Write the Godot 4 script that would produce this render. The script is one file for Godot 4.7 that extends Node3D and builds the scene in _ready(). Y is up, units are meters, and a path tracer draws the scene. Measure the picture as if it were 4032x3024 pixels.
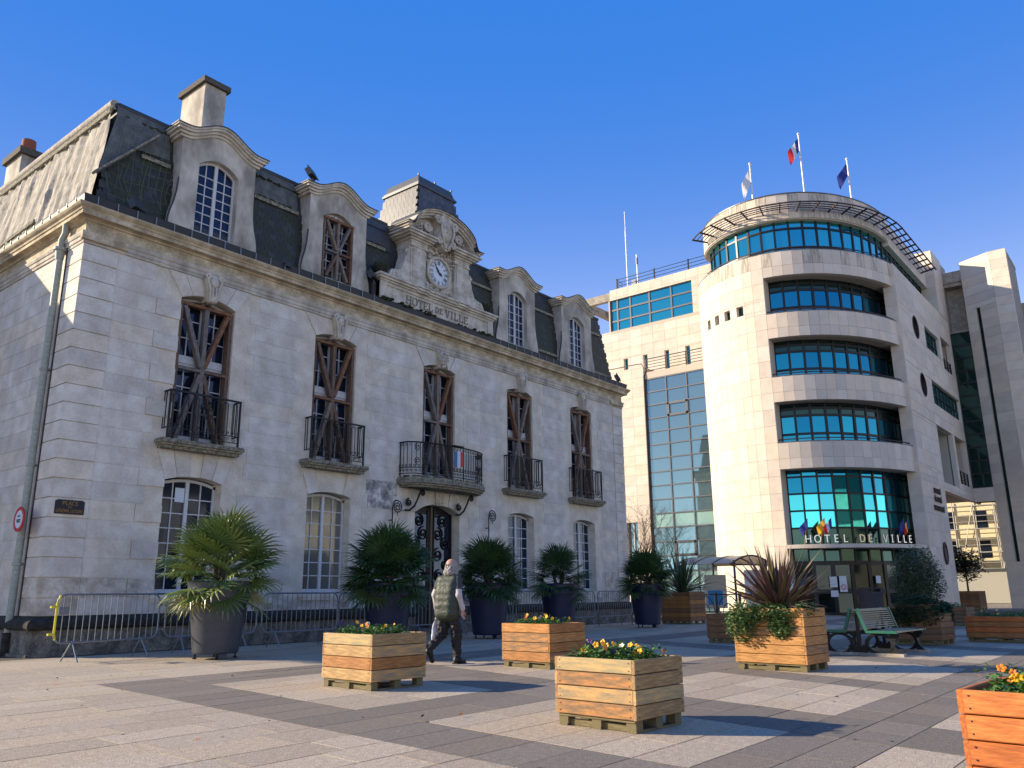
extends Node3D
# A town square in winter sun: an old stone town hall, a modern one behind it, planters and palms.
# x runs along the old facade, z towards the square, y up; the old hall's front left corner is the origin.
const LEN := 22.98
const CAM := Vector3(-7.261, 1.15, 18.279)
var rng := RandomNumberGenerator.new()
var M := {}
var cube: BoxMesh
var taken := {}
var CP := PackedVector2Array()
var CN := PackedVector2Array()
var CS := PackedFloat32Array()

class B:
	var v := PackedVector3Array()
	var n := PackedVector3Array()
	var x := Transform3D.IDENTITY
	func tri(a: Vector3, b: Vector3, c: Vector3) -> void:
		a = x * a; b = x * b; c = x * c
		var m := (b - a).cross(c - a).normalized()
		v.append(a); v.append(c); v.append(b)
		n.append(m); n.append(m); n.append(m)
	func stri(a: Vector3, na: Vector3, b: Vector3, nb: Vector3, c: Vector3, nc: Vector3) -> void:
		v.append(x * a); v.append(x * c); v.append(x * b)
		n.append((x.basis * na).normalized()); n.append((x.basis * nc).normalized()); n.append((x.basis * nb).normalized())
	func quad(a: Vector3, b: Vector3, c: Vector3, d: Vector3) -> void:
		tri(a, b, c); tri(a, c, d)
	func squad(a: Vector3, na: Vector3, b: Vector3, nb: Vector3, c: Vector3, nc: Vector3, d: Vector3, nd: Vector3) -> void:
		stri(a, na, b, nb, c, nc); stri(a, na, c, nc, d, nd)
	func box(ce: Vector3, si: Vector3) -> void:
		var h := si * 0.5
		for ax in 3:
			for sg in [-1.0, 1.0]:
				var e := Vector3.ZERO; var f := Vector3.ZERO; var g := Vector3.ZERO
				e[ax] = h[ax] * sg; f[(ax + 1) % 3] = h[(ax + 1) % 3]; g[(ax + 2) % 3] = h[(ax + 2) % 3]
				if sg > 0: quad(ce + e - f - g, ce + e + f - g, ce + e + f + g, ce + e - f + g)
				else: quad(ce + e - f - g, ce + e - f + g, ce + e + f + g, ce + e + f - g)
	func box2(a: Vector3, b: Vector3) -> void:
		box((a + b) * 0.5, (b - a).abs())
	func bar(a: Vector3, b: Vector3, w: float, h: float, upv := Vector3.UP) -> void:
		var d := b - a
		var keep := x
		if absf(d.normalized().dot(upv)) > 0.99: upv = Vector3.RIGHT if absf(d.normalized().x) < 0.9 else Vector3.BACK
		x = keep * Transform3D(Basis.looking_at(d.normalized(), upv), (a + b) * 0.5)
		box(Vector3.ZERO, Vector3(w, h, d.length()))
		x = keep
	func tube(p: Array, r0: float, sides := 6, r1 := -1.0) -> void:
		if r1 < 0: r1 = r0
		var cnt := p.size()
		var pr := []; var pn := []
		var refv := Vector3.UP
		var t0: Vector3 = (p[1] - p[0]).normalized()
		if absf(t0.dot(refv)) > 0.9: refv = Vector3.RIGHT
		var u := t0.cross(refv).normalized()
		for i in cnt:
			var a: Vector3 = p[maxi(i - 1, 0)]
			var b: Vector3 = p[mini(i + 1, cnt - 1)]
			var t := (b - a).normalized()
			u = (u - t * u.dot(t)).normalized()
			var w := t.cross(u)
			var r := lerpf(r0, r1, float(i) / (cnt - 1))
			var ring := []; var rn := []
			for k in sides:
				var an := TAU * k / sides
				var nn := u * cos(an) + w * sin(an)
				ring.append(p[i] + nn * r); rn.append(nn)
			pr.append(ring); pn.append(rn)
		for i in cnt - 1:
			for k in sides:
				var l := (k + 1) % sides
				squad(pr[i][k], pn[i][k], pr[i][l], pn[i][l], pr[i + 1][l], pn[i + 1][l], pr[i + 1][k], pn[i + 1][k])
		for k in range(1, sides - 1):
			tri(pr[0][0], pr[0][k + 1], pr[0][k])
			tri(pr[cnt - 1][0], pr[cnt - 1][k], pr[cnt - 1][k + 1])
	func lathe(pf: Array, sides := 24) -> void:
		for i in pf.size() - 1:
			var a: Vector2 = pf[i]; var b: Vector2 = pf[i + 1]
			var m := Vector2(b.y - a.y, a.x - b.x).normalized()
			for k in sides:
				var p := TAU * k / sides; var q := TAU * (k + 1) / sides
				var cp := cos(p); var sp := sin(p); var cq := cos(q); var sq := sin(q)
				var n1 := Vector3(m.x * cp, m.y, -m.x * sp); var n2 := Vector3(m.x * cq, m.y, -m.x * sq)
				squad(Vector3(a.x * cp, a.y, -a.x * sp), n1, Vector3(a.x * cq, a.y, -a.x * sq), n2, Vector3(b.x * cq, b.y, -b.x * sq), n2, Vector3(b.x * cp, b.y, -b.x * sp), n1)
	func prism(poly: Array, z0: float, z1: float) -> void:
		var p := PackedVector2Array(poly)
		if Geometry2D.is_polygon_clockwise(p): p.reverse()
		var id := Geometry2D.triangulate_polygon(p)
		for i in range(0, id.size(), 3):
			var a := p[id[i]]; var b := p[id[i + 1]]; var c := p[id[i + 2]]
			if (b - a).cross(c - a) < 0:
				var t := b; b = c; c = t
			tri(Vector3(a.x, a.y, z1), Vector3(b.x, b.y, z1), Vector3(c.x, c.y, z1))
			tri(Vector3(a.x, a.y, z0), Vector3(c.x, c.y, z0), Vector3(b.x, b.y, z0))
		for i in p.size():
			var a := p[i]; var b := p[(i + 1) % p.size()]
			quad(Vector3(a.x, a.y, z0), Vector3(b.x, b.y, z0), Vector3(b.x, b.y, z1), Vector3(a.x, a.y, z1))
	func ball(ce: Vector3, r: Vector3, nu := 10, nv := 6) -> void:
		for i in nv:
			for k in nu:
				var q := []
				for o in [[i, k], [i, k + 1], [i + 1, k + 1], [i + 1, k]]:
					var th: float = PI * o[0] / nv; var ph: float = TAU * o[1] / nu
					q.append(Vector3(sin(th) * cos(ph), cos(th), sin(th) * sin(ph)))
				squad(ce + q[0] * r, q[0] / r, ce + q[1] * r, q[1] / r, ce + q[2] * r, q[2] / r, ce + q[3] * r, q[3] / r)
	func mesh() -> ArrayMesh:
		var arr := []
		arr.resize(Mesh.ARRAY_MAX)
		arr[Mesh.ARRAY_VERTEX] = v; arr[Mesh.ARRAY_NORMAL] = n
		var m := ArrayMesh.new()
		m.add_surface_from_arrays(Mesh.PRIMITIVE_TRIANGLES, arr)
		return m

# ---------------------------------------------------------------- helpers
func numbered(s: String) -> String:
	if not taken.has(s):
		taken[s] = 0
		return s
	taken[s] += 1
	return "%s_%03d" % [s, taken[s]]
func tag(o: Node, label: String, cat: String, group := "") -> Node:
	o.set_meta("label", label); o.set_meta("category", cat)
	if group != "": o.set_meta("group", group)
	return o
func thing(called: String, label: String, cat: String, at := Vector3.ZERO, turn := 0.0, group := "") -> Node3D:
	var o := Node3D.new()
	o.name = numbered(called); add_child(o)
	o.position = at; o.rotation.y = turn
	tag(o, label, cat, group)
	return o
func sub(called: String, parent: Node, at := Vector3.ZERO, turn := 0.0) -> Node3D:
	var o := Node3D.new()
	o.name = called; parent.add_child(o, true)
	o.position = at; o.rotation.y = turn
	return o
func inst(mesh: Mesh, called: String, m: Material, parent: Node, xf := Transform3D.IDENTITY) -> MeshInstance3D:
	var o := MeshInstance3D.new()
	o.mesh = mesh; o.name = called; o.material_override = m
	o.cast_shadow = GeometryInstance3D.SHADOW_CASTING_SETTING_ON
	parent.add_child(o, true); o.transform = xf
	return o
func part(b: B, called: String, m: Material, parent: Node) -> MeshInstance3D:
	return inst(b.mesh(), called, m, parent)
func structure(b: B, called: String, m: Material) -> MeshInstance3D:
	var o := inst(b.mesh(), numbered(called), m, self)
	o.set_meta("kind", "structure")
	return o
func pc(list: Array, mesh: Mesh, m: Material, xf: Transform3D, area: float) -> void:
	list.append([mesh, m, xf, area / maxf(1.0, xf.origin.distance_squared_to(CAM))])
func pbox(list: Array, m: Material, a: Vector3, b: Vector3) -> void:
	var s := (b - a).abs()
	var ar := maxf(s.x * s.y, maxf(s.y * s.z, s.x * s.z))
	pc(list, cube, m, Transform3D(Basis.from_scale(s), (a + b) * 0.5), ar)
# the largest pieces become parts of their own, the rest one joined part
func emit(list: Array, called: String, rest: String, parent: Node, limit := 300) -> void:
	list.sort_custom(func(p, q): return p[3] > q[3])
	var by := {}
	for i in list.size():
		var e: Array = list[i]
		if i < limit: inst(e[0], called, e[1], parent, e[2])
		else:
			if not by.has(e[1]): by[e[1]] = SurfaceTool.new(); by[e[1]].begin(Mesh.PRIMITIVE_TRIANGLES)
			by[e[1]].append_from(e[0], 0, e[2])
	if by.size() > 0:
		var am := ArrayMesh.new()
		for m in by:
			by[m].commit(am)
			am.surface_set_material(am.get_surface_count() - 1, m)
		var o := MeshInstance3D.new()
		o.mesh = am; o.name = rest
		parent.add_child(o, true)
		o.set_meta("kind", "stuff")
func text(s: String, size: float, depth: float, m: Material, parent: Node, called: String, xf: Transform3D, serif := false) -> MeshInstance3D:
	var t := TextMesh.new()
	var f := SystemFont.new()
	f.font_names = PackedStringArray(["Droid Serif" if serif else "Droid Sans"])
	t.font = f; t.text = s; t.font_size = 64; t.pixel_size = size / 46.0; t.depth = depth
	return inst(t, called, m, parent, xf)

# ---------------------------------------------------------------- materials
func img(c0: Color, c1: Color, f1: float, f2: float, w2: float, seed_: int, px := 384, st := Vector2.ONE) -> ImageTexture:
	var a := FastNoiseLite.new(); a.seed = seed_; a.frequency = f1; a.fractal_octaves = 4
	var b := FastNoiseLite.new(); b.seed = seed_ + 7; b.frequency = f2; b.fractal_octaves = 2
	var ia := a.get_seamless_image(px, px); var ib := b.get_seamless_image(px, px)
	var im := Image.create(px, px, false, Image.FORMAT_RGB8)
	for y in px:
		for x in px:
			var t := ia.get_pixel(x, y).r * (1.0 - w2) + ib.get_pixel(x, y).r * w2
			im.set_pixel(x, y, c0.lerp(c1, clampf((t - 0.5) * 1.7 + 0.5, 0, 1)))
	im.generate_mipmaps()
	return ImageTexture.create_from_image(im)
func bump(f: float, st: float, seed_: int) -> ImageTexture:
	var a := FastNoiseLite.new(); a.seed = seed_; a.frequency = f; a.fractal_octaves = 3
	var im := a.get_seamless_image(384, 384)
	im.convert(Image.FORMAT_RGBA8); im.bump_map_to_normal_map(st)
	im.generate_mipmaps()
	return ImageTexture.create_from_image(im)
func mat(c: Color, rough := 0.8, metal := 0.0) -> StandardMaterial3D:
	var m := StandardMaterial3D.new()
	m.albedo_color = c; m.roughness = rough; m.metallic = metal
	return m
func tmat(t: Texture2D, sc: Vector3, rough := 0.85, world := true, tint := Color.WHITE, nm: Texture2D = null, ns := 0.5) -> StandardMaterial3D:
	var m := mat(tint, rough)
	m.albedo_texture = t; m.uv1_triplanar = true; m.uv1_world_triplanar = world; m.uv1_scale = sc
	if nm: m.normal_enabled = true; m.normal_texture = nm; m.normal_scale = ns
	return m
func materials() -> void:
	var V := Vector3.ONE
	var t := img(Color(0.755, 0.72, 0.665), Color(0.855, 0.83, 0.785), 0.008, 0.06, 0.3, 3)
	var nb := bump(0.05, 1.5, 5)
	M.stone = []
	for k in [Color(1, 1, 1), Color(0.975, 0.97, 0.965), Color(1.0, 0.985, 0.955), Color(0.95, 0.95, 0.95)]: M.stone.append(tmat(t, V * 0.45, 0.9, true, k, nb, 0.25))
	var tsoot := img(Color(0.42, 0.41, 0.395), Color(0.86, 0.83, 0.785), 0.012, 0.04, 0.25, 4)
	M.soot = [tmat(tsoot, V * 0.55, 0.95, true, Color.WHITE, nb, 0.3)]
	M.dirty = [tmat(img(Color(0.62, 0.575, 0.505), Color(0.83, 0.795, 0.735), 0.010, 0.05, 0.3, 6), V * 0.5, 0.95, true, Color.WHITE, nb, 0.3)]
	M.reveal = tmat(t, V * 0.45, 0.95, true, Color(1.0, 0.985, 0.955))
	var tc := img(Color(0.58, 0.52, 0.42), Color(0.82, 0.76, 0.64), 0.008, 0.05, 0.3, 11)
	M.cornice = tmat(tc, V * 0.5, 0.9, true, Color.WHITE, nb, 0.3)
	var td := img(Color(0.56, 0.53, 0.48), Color(0.80, 0.765, 0.70), 0.006, 0.03, 0.25, 12)
	M.render = tmat(td, Vector3(0.4, 0.22, 0.4), 0.92, true, Color.WHITE, nb, 0.3)
	M.carved = tmat(img(Color(0.64, 0.60, 0.535), Color(0.83, 0.795, 0.73), 0.01, 0.05, 0.3, 17), V * 0.5, 0.9, true, Color(1.08, 1.05, 1.0).clamp(Color.BLACK, Color.WHITE), nb, 0.3)
	M.plinth = tmat(img(Color(0.30, 0.29, 0.26), Color(0.56, 0.53, 0.48), 0.012, 0.05, 0.4, 14), V * 0.6, 0.95, true, Color.WHITE, nb, 0.5)
	M.mossy = tmat(img(Color(0.10, 0.095, 0.085), Color(0.27, 0.25, 0.215), 0.02, 0.06, 0.4, 15), V * 0.9, 0.97, true, Color.WHITE, nb, 0.7)
	M.ledge = tmat(img(Color(0.32, 0.31, 0.26), Color(0.66, 0.63, 0.55), 0.02, 0.06, 0.4, 16), V * 0.9, 0.95, true, Color.WHITE, nb, 0.6)
	var ts := img(Color(0.8, 0.8, 0.8), Color(1, 1, 1), 0.02, 0.08, 0.5, 20)
	M.slate = []
	for k in [Color(0.20, 0.20, 0.185), Color(0.185, 0.195, 0.145), Color(0.245, 0.25, 0.235), Color(0.20, 0.215, 0.11)]: M.slate.append(tmat(ts, V * 2.0, 0.62, true, k))
	M.turret_slate = []
	for k in [Color(0.33, 0.33, 0.33), Color(0.29, 0.29, 0.295), Color(0.37, 0.365, 0.36)]: M.turret_slate.append(tmat(ts, V * 2.0, 0.45, true, k))
	M.zinc = tmat(ts, V * 0.9, 0.5, true, Color(0.33, 0.345, 0.36)); M.zinc.metallic = 0.3
	M.lead = tmat(ts, V * 1.3, 0.6, true, Color(0.24, 0.25, 0.26))
	M.gutter = tmat(ts, V * 1.3, 0.55, true, Color(0.15, 0.16, 0.18))
	M.bracket = mat(Color(0.5, 0.52, 0.54), 0.5, 0.2)
	M.tarp = tmat(img(Color(0.56, 0.53, 0.48), Color(0.73, 0.70, 0.645), 0.012, 0.09, 0.35, 21), V * 0.6, 0.9, true, Color.WHITE, bump(0.03, 3.0, 22), 0.7)
	M.grey_tarp = tmat(img(Color(0.28, 0.29, 0.28), Color(0.42, 0.43, 0.42), 0.012, 0.09, 0.35, 23), V * 0.6, 0.8, true, Color.WHITE, bump(0.03, 3.0, 22), 0.6)
	M.net = mat(Color(0.55, 0.55, 0.42), 0.9)
	M.moss = tmat(img(Color(0.10, 0.12, 0.05), Color(0.27, 0.30, 0.12), 0.05, 0.2, 0.5, 24), V * 2.0, 0.98)
	var tw := img(Color(0.55, 0.52, 0.5), Color(1, 1, 1), 0.02, 0.06, 0.4, 31)
	M.timber = []
	for k in [Color(0.62, 0.56, 0.50), Color(0.54, 0.44, 0.36), Color(0.54, 0.38, 0.28), Color(0.56, 0.53, 0.51), Color(0.60, 0.43, 0.30)]:
		M.timber.append(tmat(tw, Vector3(6, 6, 0.5), 0.85, false, k))
	# planter boards: grain along the board (local x)
	var tg := img(Color(0.74, 0.71, 0.67), Color(1.0, 1.0, 1.0), 0.014, 0.05, 0.3, 33, 512)
	var nw := bump(0.03, 2.0, 36)
	# weathered faces: grey and greenish patches drawn out along the grain
	M.worn = []
	for k in [[Color(0.52, 0.47, 0.38), Color(0.80, 0.60, 0.35), 34], [Color(0.56, 0.52, 0.40), Color(0.78, 0.63, 0.40), 35], [Color(0.44, 0.36, 0.27), Color(0.74, 0.50, 0.27), 37]]: M.worn.append(tmat(img(k[0], k[1], 0.012, 0.07, 0.3, k[2], 512), Vector3(0.5, 3.2, 3.2), 0.8, false, Color.WHITE, nw, 0.4))
	M.wood = []
	for k in [Color(0.77, 0.56, 0.31), Color(0.75, 0.61, 0.40), Color(0.70, 0.48, 0.25), Color(0.68, 0.56, 0.38), Color(0.79, 0.55, 0.29), Color(0.60, 0.44, 0.28)]: M.wood.append(tmat(tg, Vector3(0.55, 5, 5), 0.75, false, k, nw, 0.4))
	M.wood.append_array(M.worn)
	M.red_wood = []
	for k in [Color(0.86, 0.48, 0.20), Color(0.80, 0.45, 0.20), Color(0.70, 0.46, 0.24), Color(0.88, 0.52, 0.25)]: M.red_wood.append(tmat(tg, Vector3(0.55, 5, 5), 0.7, false, k, nw, 0.4))
	M.brown_wood = []
	for k in [Color(0.56, 0.40, 0.26), Color(0.52, 0.38, 0.25), Color(0.60, 0.44, 0.30), Color(0.49, 0.38, 0.27)]: M.brown_wood.append(tmat(tg, Vector3(0.55, 5, 5), 0.8, false, k, nw, 0.4))
	M.pallet = tmat(tg, Vector3(0.6, 5, 5), 0.9, false, Color(0.50, 0.46, 0.33))
	M.soil = tmat(img(Color(0.07, 0.055, 0.045), Color(0.17, 0.13, 0.10), 0.05, 0.2, 0.5, 38), V * 2.5, 0.98)
	M.white = tmat(img(Color(0.70, 0.70, 0.70), Color(0.84, 0.84, 0.83), 0.03, 0.1, 0.4, 40), V * 1.5, 0.55)
	M.glass = mat(Color(0.16, 0.20, 0.27), 0.06, 0.55)
	M.curtain_glass = mat(Color(0.50, 0.50, 0.47), 0.1, 0.45)
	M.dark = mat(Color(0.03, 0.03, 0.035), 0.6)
	M.iron = mat(Color(0.045, 0.05, 0.065), 0.45, 0.3)
	M.galv = tmat(ts, V * 1.5, 0.42, true, Color(0.55, 0.58, 0.61)); M.galv.metallic = 0.55
	M.pipe = tmat(img(Color(0.52, 0.54, 0.50), Color(0.66, 0.67, 0.62), 0.02, 0.06, 0.4, 42), V, 0.6)
	M.clock = mat(Color(0.82, 0.84, 0.86), 0.35)
	M.black = mat(Color(0.025, 0.025, 0.03), 0.5)
	# modern building
	var tm := img(Color(0.80, 0.745, 0.675), Color(0.86, 0.81, 0.745), 0.006, 0.07, 0.5, 50)
	M.clad = []
	for k in [Color(1, 1, 1), Color(0.965, 0.96, 0.955), Color(1.0, 0.98, 0.96), Color(0.94, 0.94, 0.94)]: M.clad.append(tmat(tm, V * 0.5, 0.75, true, k))
	M.clad_core = mat(Color(0.83, 0.78, 0.71), 0.95)
	M.streaked = []
	for k in [56, 57]: M.streaked.append(tmat(img(Color(0.56, 0.52, 0.45), Color(0.86, 0.81, 0.745), 0.012, 0.05, 0.3, k), Vector3(1.5, 0.16, 1.5), 0.8))
	M.soffit = mat(Color(0.74, 0.69, 0.62), 0.9)
	M.concrete = tmat(img(Color(0.50, 0.47, 0.42), Color(0.70, 0.66, 0.60), 0.01, 0.04, 0.5, 52), V * 0.5, 0.9)
	M.sky_glass = mat(Color(0.28, 0.74, 0.76), 0.03, 0.92)
	M.deep_glass = mat(Color(0.13, 0.52, 0.62), 0.03, 0.9)
	M.green_glass = mat(Color(0.19, 0.29, 0.27), 0.05, 0.7)
	M.door_glass = mat(Color(0.10, 0.14, 0.13), 0.05, 0.5)
	M.hall_glass = mat(Color(0.46, 0.58, 0.62), 0.03, 0.75)
	M.spandrel = mat(Color(0.55, 0.68, 0.66), 0.15, 0.2)
	M.frame = mat(Color(0.115, 0.115, 0.13), 0.4, 0.4)
	M.grey_frame = mat(Color(0.36, 0.36, 0.37), 0.4, 0.4)
	M.rust_steel = mat(Color(0.24, 0.19, 0.18), 0.6, 0.2)
	M.steel = mat(Color(0.78, 0.77, 0.75), 0.22, 0.9)
	M.pole = mat(Color(0.80, 0.80, 0.80), 0.35, 0.1)
	# ground
	var tl := img(Color(0.54, 0.48, 0.405), Color(0.82, 0.765, 0.67), 0.03, 0.14, 0.72, 60, 512)
	var tk := img(Color(0.37, 0.34, 0.305), Color(0.57, 0.53, 0.475), 0.03, 0.14, 0.72, 61, 512)
	var ng := bump(0.2, 2.5, 62)
	M.light_slab = []; M.dark_slab = []
	for k in [Color(1, 1, 1), Color(0.95, 0.95, 0.955), Color(0.985, 0.97, 0.95), Color(0.92, 0.915, 0.91)]:
		M.light_slab.append(tmat(tl, V * 0.8, 0.92, true, k, ng, 0.6)); M.dark_slab.append(tmat(tk, V * 0.8, 0.92, true, k, ng, 0.6))
	M.joint = tmat(img(Color(0.20, 0.17, 0.14), Color(0.36, 0.32, 0.27), 0.04, 0.2, 0.5, 64), V, 0.97)
	M.ground = tmat(img(Color(0.40, 0.37, 0.335), Color(0.56, 0.52, 0.47), 0.02, 0.25, 0.5, 65), V * 0.4, 0.95)
	# plants and pots
	M.pot_grey = tmat(ts, V * 0.7, 0.42, true, Color(0.25, 0.265, 0.30))
	M.pot_navy = tmat(ts, V * 0.7, 0.4, true, Color(0.095, 0.115, 0.25))
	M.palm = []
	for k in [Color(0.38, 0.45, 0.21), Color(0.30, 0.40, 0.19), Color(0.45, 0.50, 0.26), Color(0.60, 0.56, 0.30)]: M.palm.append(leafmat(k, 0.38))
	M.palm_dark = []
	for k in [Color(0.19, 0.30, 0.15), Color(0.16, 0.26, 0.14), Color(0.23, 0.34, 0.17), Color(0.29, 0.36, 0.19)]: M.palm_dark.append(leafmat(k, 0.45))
	M.sword = []
	for k in [Color(0.36, 0.26, 0.24), Color(0.30, 0.21, 0.20), Color(0.42, 0.34, 0.25), Color(0.33, 0.31, 0.21)]: M.sword.append(leafmat(k, 0.4))
	M.sword_green = []
	for k in [Color(0.24, 0.30, 0.18), Color(0.29, 0.34, 0.20), Color(0.20, 0.27, 0.17)]: M.sword_green.append(leafmat(k, 0.4))
	M.ivy = leafmat(Color(0.25, 0.36, 0.20), 0.45); M.ivy_pale = leafmat(Color(0.38, 0.48, 0.29), 0.45); M.ivy_dark = leafmat(Color(0.13, 0.24, 0.15), 0.5)
	M.bush = leafmat(Color(0.33, 0.38, 0.27), 0.6); M.bush_b = leafmat(Color(0.24, 0.30, 0.20), 0.6)
	M.herb = leafmat(Color(0.31, 0.44, 0.14), 0.5); M.herb_b = leafmat(Color(0.22, 0.34, 0.12), 0.5)
	M.laurel = leafmat(Color(0.14, 0.17, 0.10), 0.4)
	M.bark = mat(Color(0.27, 0.21, 0.17), 0.9); M.twig = mat(Color(0.25, 0.20, 0.18), 0.9)
	M.yellow = mat(Color(0.93, 0.68, 0.08), 0.6); M.orange = mat(Color(0.85, 0.48, 0.10), 0.6); M.purple = mat(Color(0.22, 0.09, 0.40), 0.6); M.cream = mat(Color(0.90, 0.87, 0.72), 0.6)
	# misc
	M.barrier_yellow = mat(Color(0.88, 0.80, 0.18), 0.5)
	M.bench_green = mat(Color(0.07, 0.36, 0.27), 0.45); M.bench_slat = mat(Color(0.56, 0.53, 0.44), 0.55, 0.1); M.cast = mat(Color(0.07, 0.075, 0.08), 0.5, 0.3)
	M.red = mat(Color(0.72, 0.09, 0.10), 0.5); M.paper = mat(Color(0.80, 0.82, 0.84), 0.7); M.blue = mat(Color(0.08, 0.16, 0.55), 0.6); M.flag_blue = mat(Color(0.09, 0.16, 0.48), 0.7); M.sky_blue = mat(Color(0.05, 0.45, 0.66), 0.6)
	M.flag_white = mat(Color(0.80, 0.80, 0.80), 0.7); M.shield_blue = mat(Color(0.22, 0.40, 0.60), 0.6); M.brass = mat(Color(0.60, 0.46, 0.22), 0.5, 0.3); M.plaque = tmat(ts, V * 8, 0.6, true, Color(0.11, 0.11, 0.13))
	M.skin = mat(Color(0.70, 0.53, 0.46), 0.6); M.hair = tmat(img(Color(0.40, 0.38, 0.35), Color(0.74, 0.71, 0.67), 0.05, 0.2, 0.5, 70), V * 9, 0.7)
	M.vest = tmat(img(Color(0.165, 0.195, 0.15), Color(0.195, 0.225, 0.175), 0.03, 0.1, 0.4, 71), V * 4, 0.6); M.knit = tmat(img(Color(0.62, 0.60, 0.59), Color(0.78, 0.76, 0.75), 0.06, 0.3, 0.6, 72), V * 6, 0.9)
	M.shirt = tmat(img(Color(0.05, 0.05, 0.06), Color(0.35, 0.36, 0.38), 0.05, 0.15, 0.5, 73), V * 5, 0.8); M.trouser = tmat(img(Color(0.10, 0.09, 0.09), Color(0.15, 0.135, 0.13), 0.03, 0.1, 0.4, 74), V * 4, 0.75)
	M.plastic = mat(Color(0.80, 0.80, 0.82), 0.4); M.bin_blue = mat(Color(0.06, 0.08, 0.17), 0.5); M.poly = mat(Color(0.62, 0.61, 0.57), 0.3)
	M.house = tmat(img(Color(0.78, 0.72, 0.58), Color(0.86, 0.80, 0.66), 0.02, 0.08, 0.4, 80), V * 0.4, 0.9); M.pale = tmat(img(Color(0.70, 0.68, 0.62), Color(0.82, 0.80, 0.73), 0.01, 0.08, 0.4, 81), V * 0.3, 0.9)
	M.cap = tmat(img(Color(0.25, 0.23, 0.20), Color(0.42, 0.39, 0.34), 0.03, 0.1, 0.5, 82), V, 0.95); M.brick_pot = mat(Color(0.55, 0.30, 0.20), 0.85)
	M.lamp_body = mat(Color(0.25, 0.26, 0.27), 0.5, 0.3); M.scaffold = mat(Color(0.66, 0.65, 0.62), 0.4, 0.4)
func leafmat(c: Color, rough: float) -> StandardMaterial3D:
	var m := mat(c, rough)
	m.backlight_enabled = true; m.backlight = c * 0.45
	m.cull_mode = BaseMaterial3D.CULL_DISABLED
	return m
func rnd(a: float, b: float) -> float: return rng.randf_range(a, b)
func pick(a: Array): return a[rng.randi() % a.size()]

func _ready() -> void:
	rng.seed = 20240
	# camera, sky, sun, exposure
	var cam := Camera3D.new()
	cam.position = CAM; cam.rotation_degrees = Vector3(14.346, -51.068, -0.515)
	cam.fov = 50.277; cam.far = 600.0; cam.near = 0.1
	add_child(cam); cam.name = "camera"; cam.current = true
	var sk := ProceduralSkyMaterial.new()
	sk.sky_top_color = Color(0.115, 0.30, 0.54); sk.sky_horizon_color = Color(0.95, 0.96, 0.93); sk.sky_curve = 0.10
	sk.ground_bottom_color = Color(0.40, 0.37, 0.34); sk.ground_horizon_color = Color(0.62, 0.64, 0.66)
	sk.sun_angle_max = 1.0
	var sky := Sky.new(); sky.sky_material = sk
	var env := Environment.new()
	env.background_mode = Environment.BG_SKY; env.sky = sky
	env.background_energy_multiplier = 1.0
	env.tonemap_mode = Environment.TONE_MAPPER_LINEAR; env.tonemap_exposure = 3.1
	env.sdfgi_enabled = true; env.ssao_enabled = true; env.ssil_enabled = true
	var we := WorldEnvironment.new(); we.environment = env; add_child(we); we.name = "environment"
	var sun := DirectionalLight3D.new()
	var el := deg_to_rad(22.5)
	sun.basis = Basis.looking_at(Vector3(0.55 * cos(el), -sin(el), 0.835 * cos(el)).normalized())
	sun.light_energy = 0.9; sun.light_color = Color(1.0, 0.93, 0.82); sun.light_angular_distance = 0.5; sun.shadow_enabled = true
	add_child(sun); sun.name = "sun"
	cube = BoxMesh.new(); cube.size = Vector3.ONE
	materials()
	paving()
	old_hall()
	make_curve()
	modern_hall()
	surroundings()
	square_things()

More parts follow.
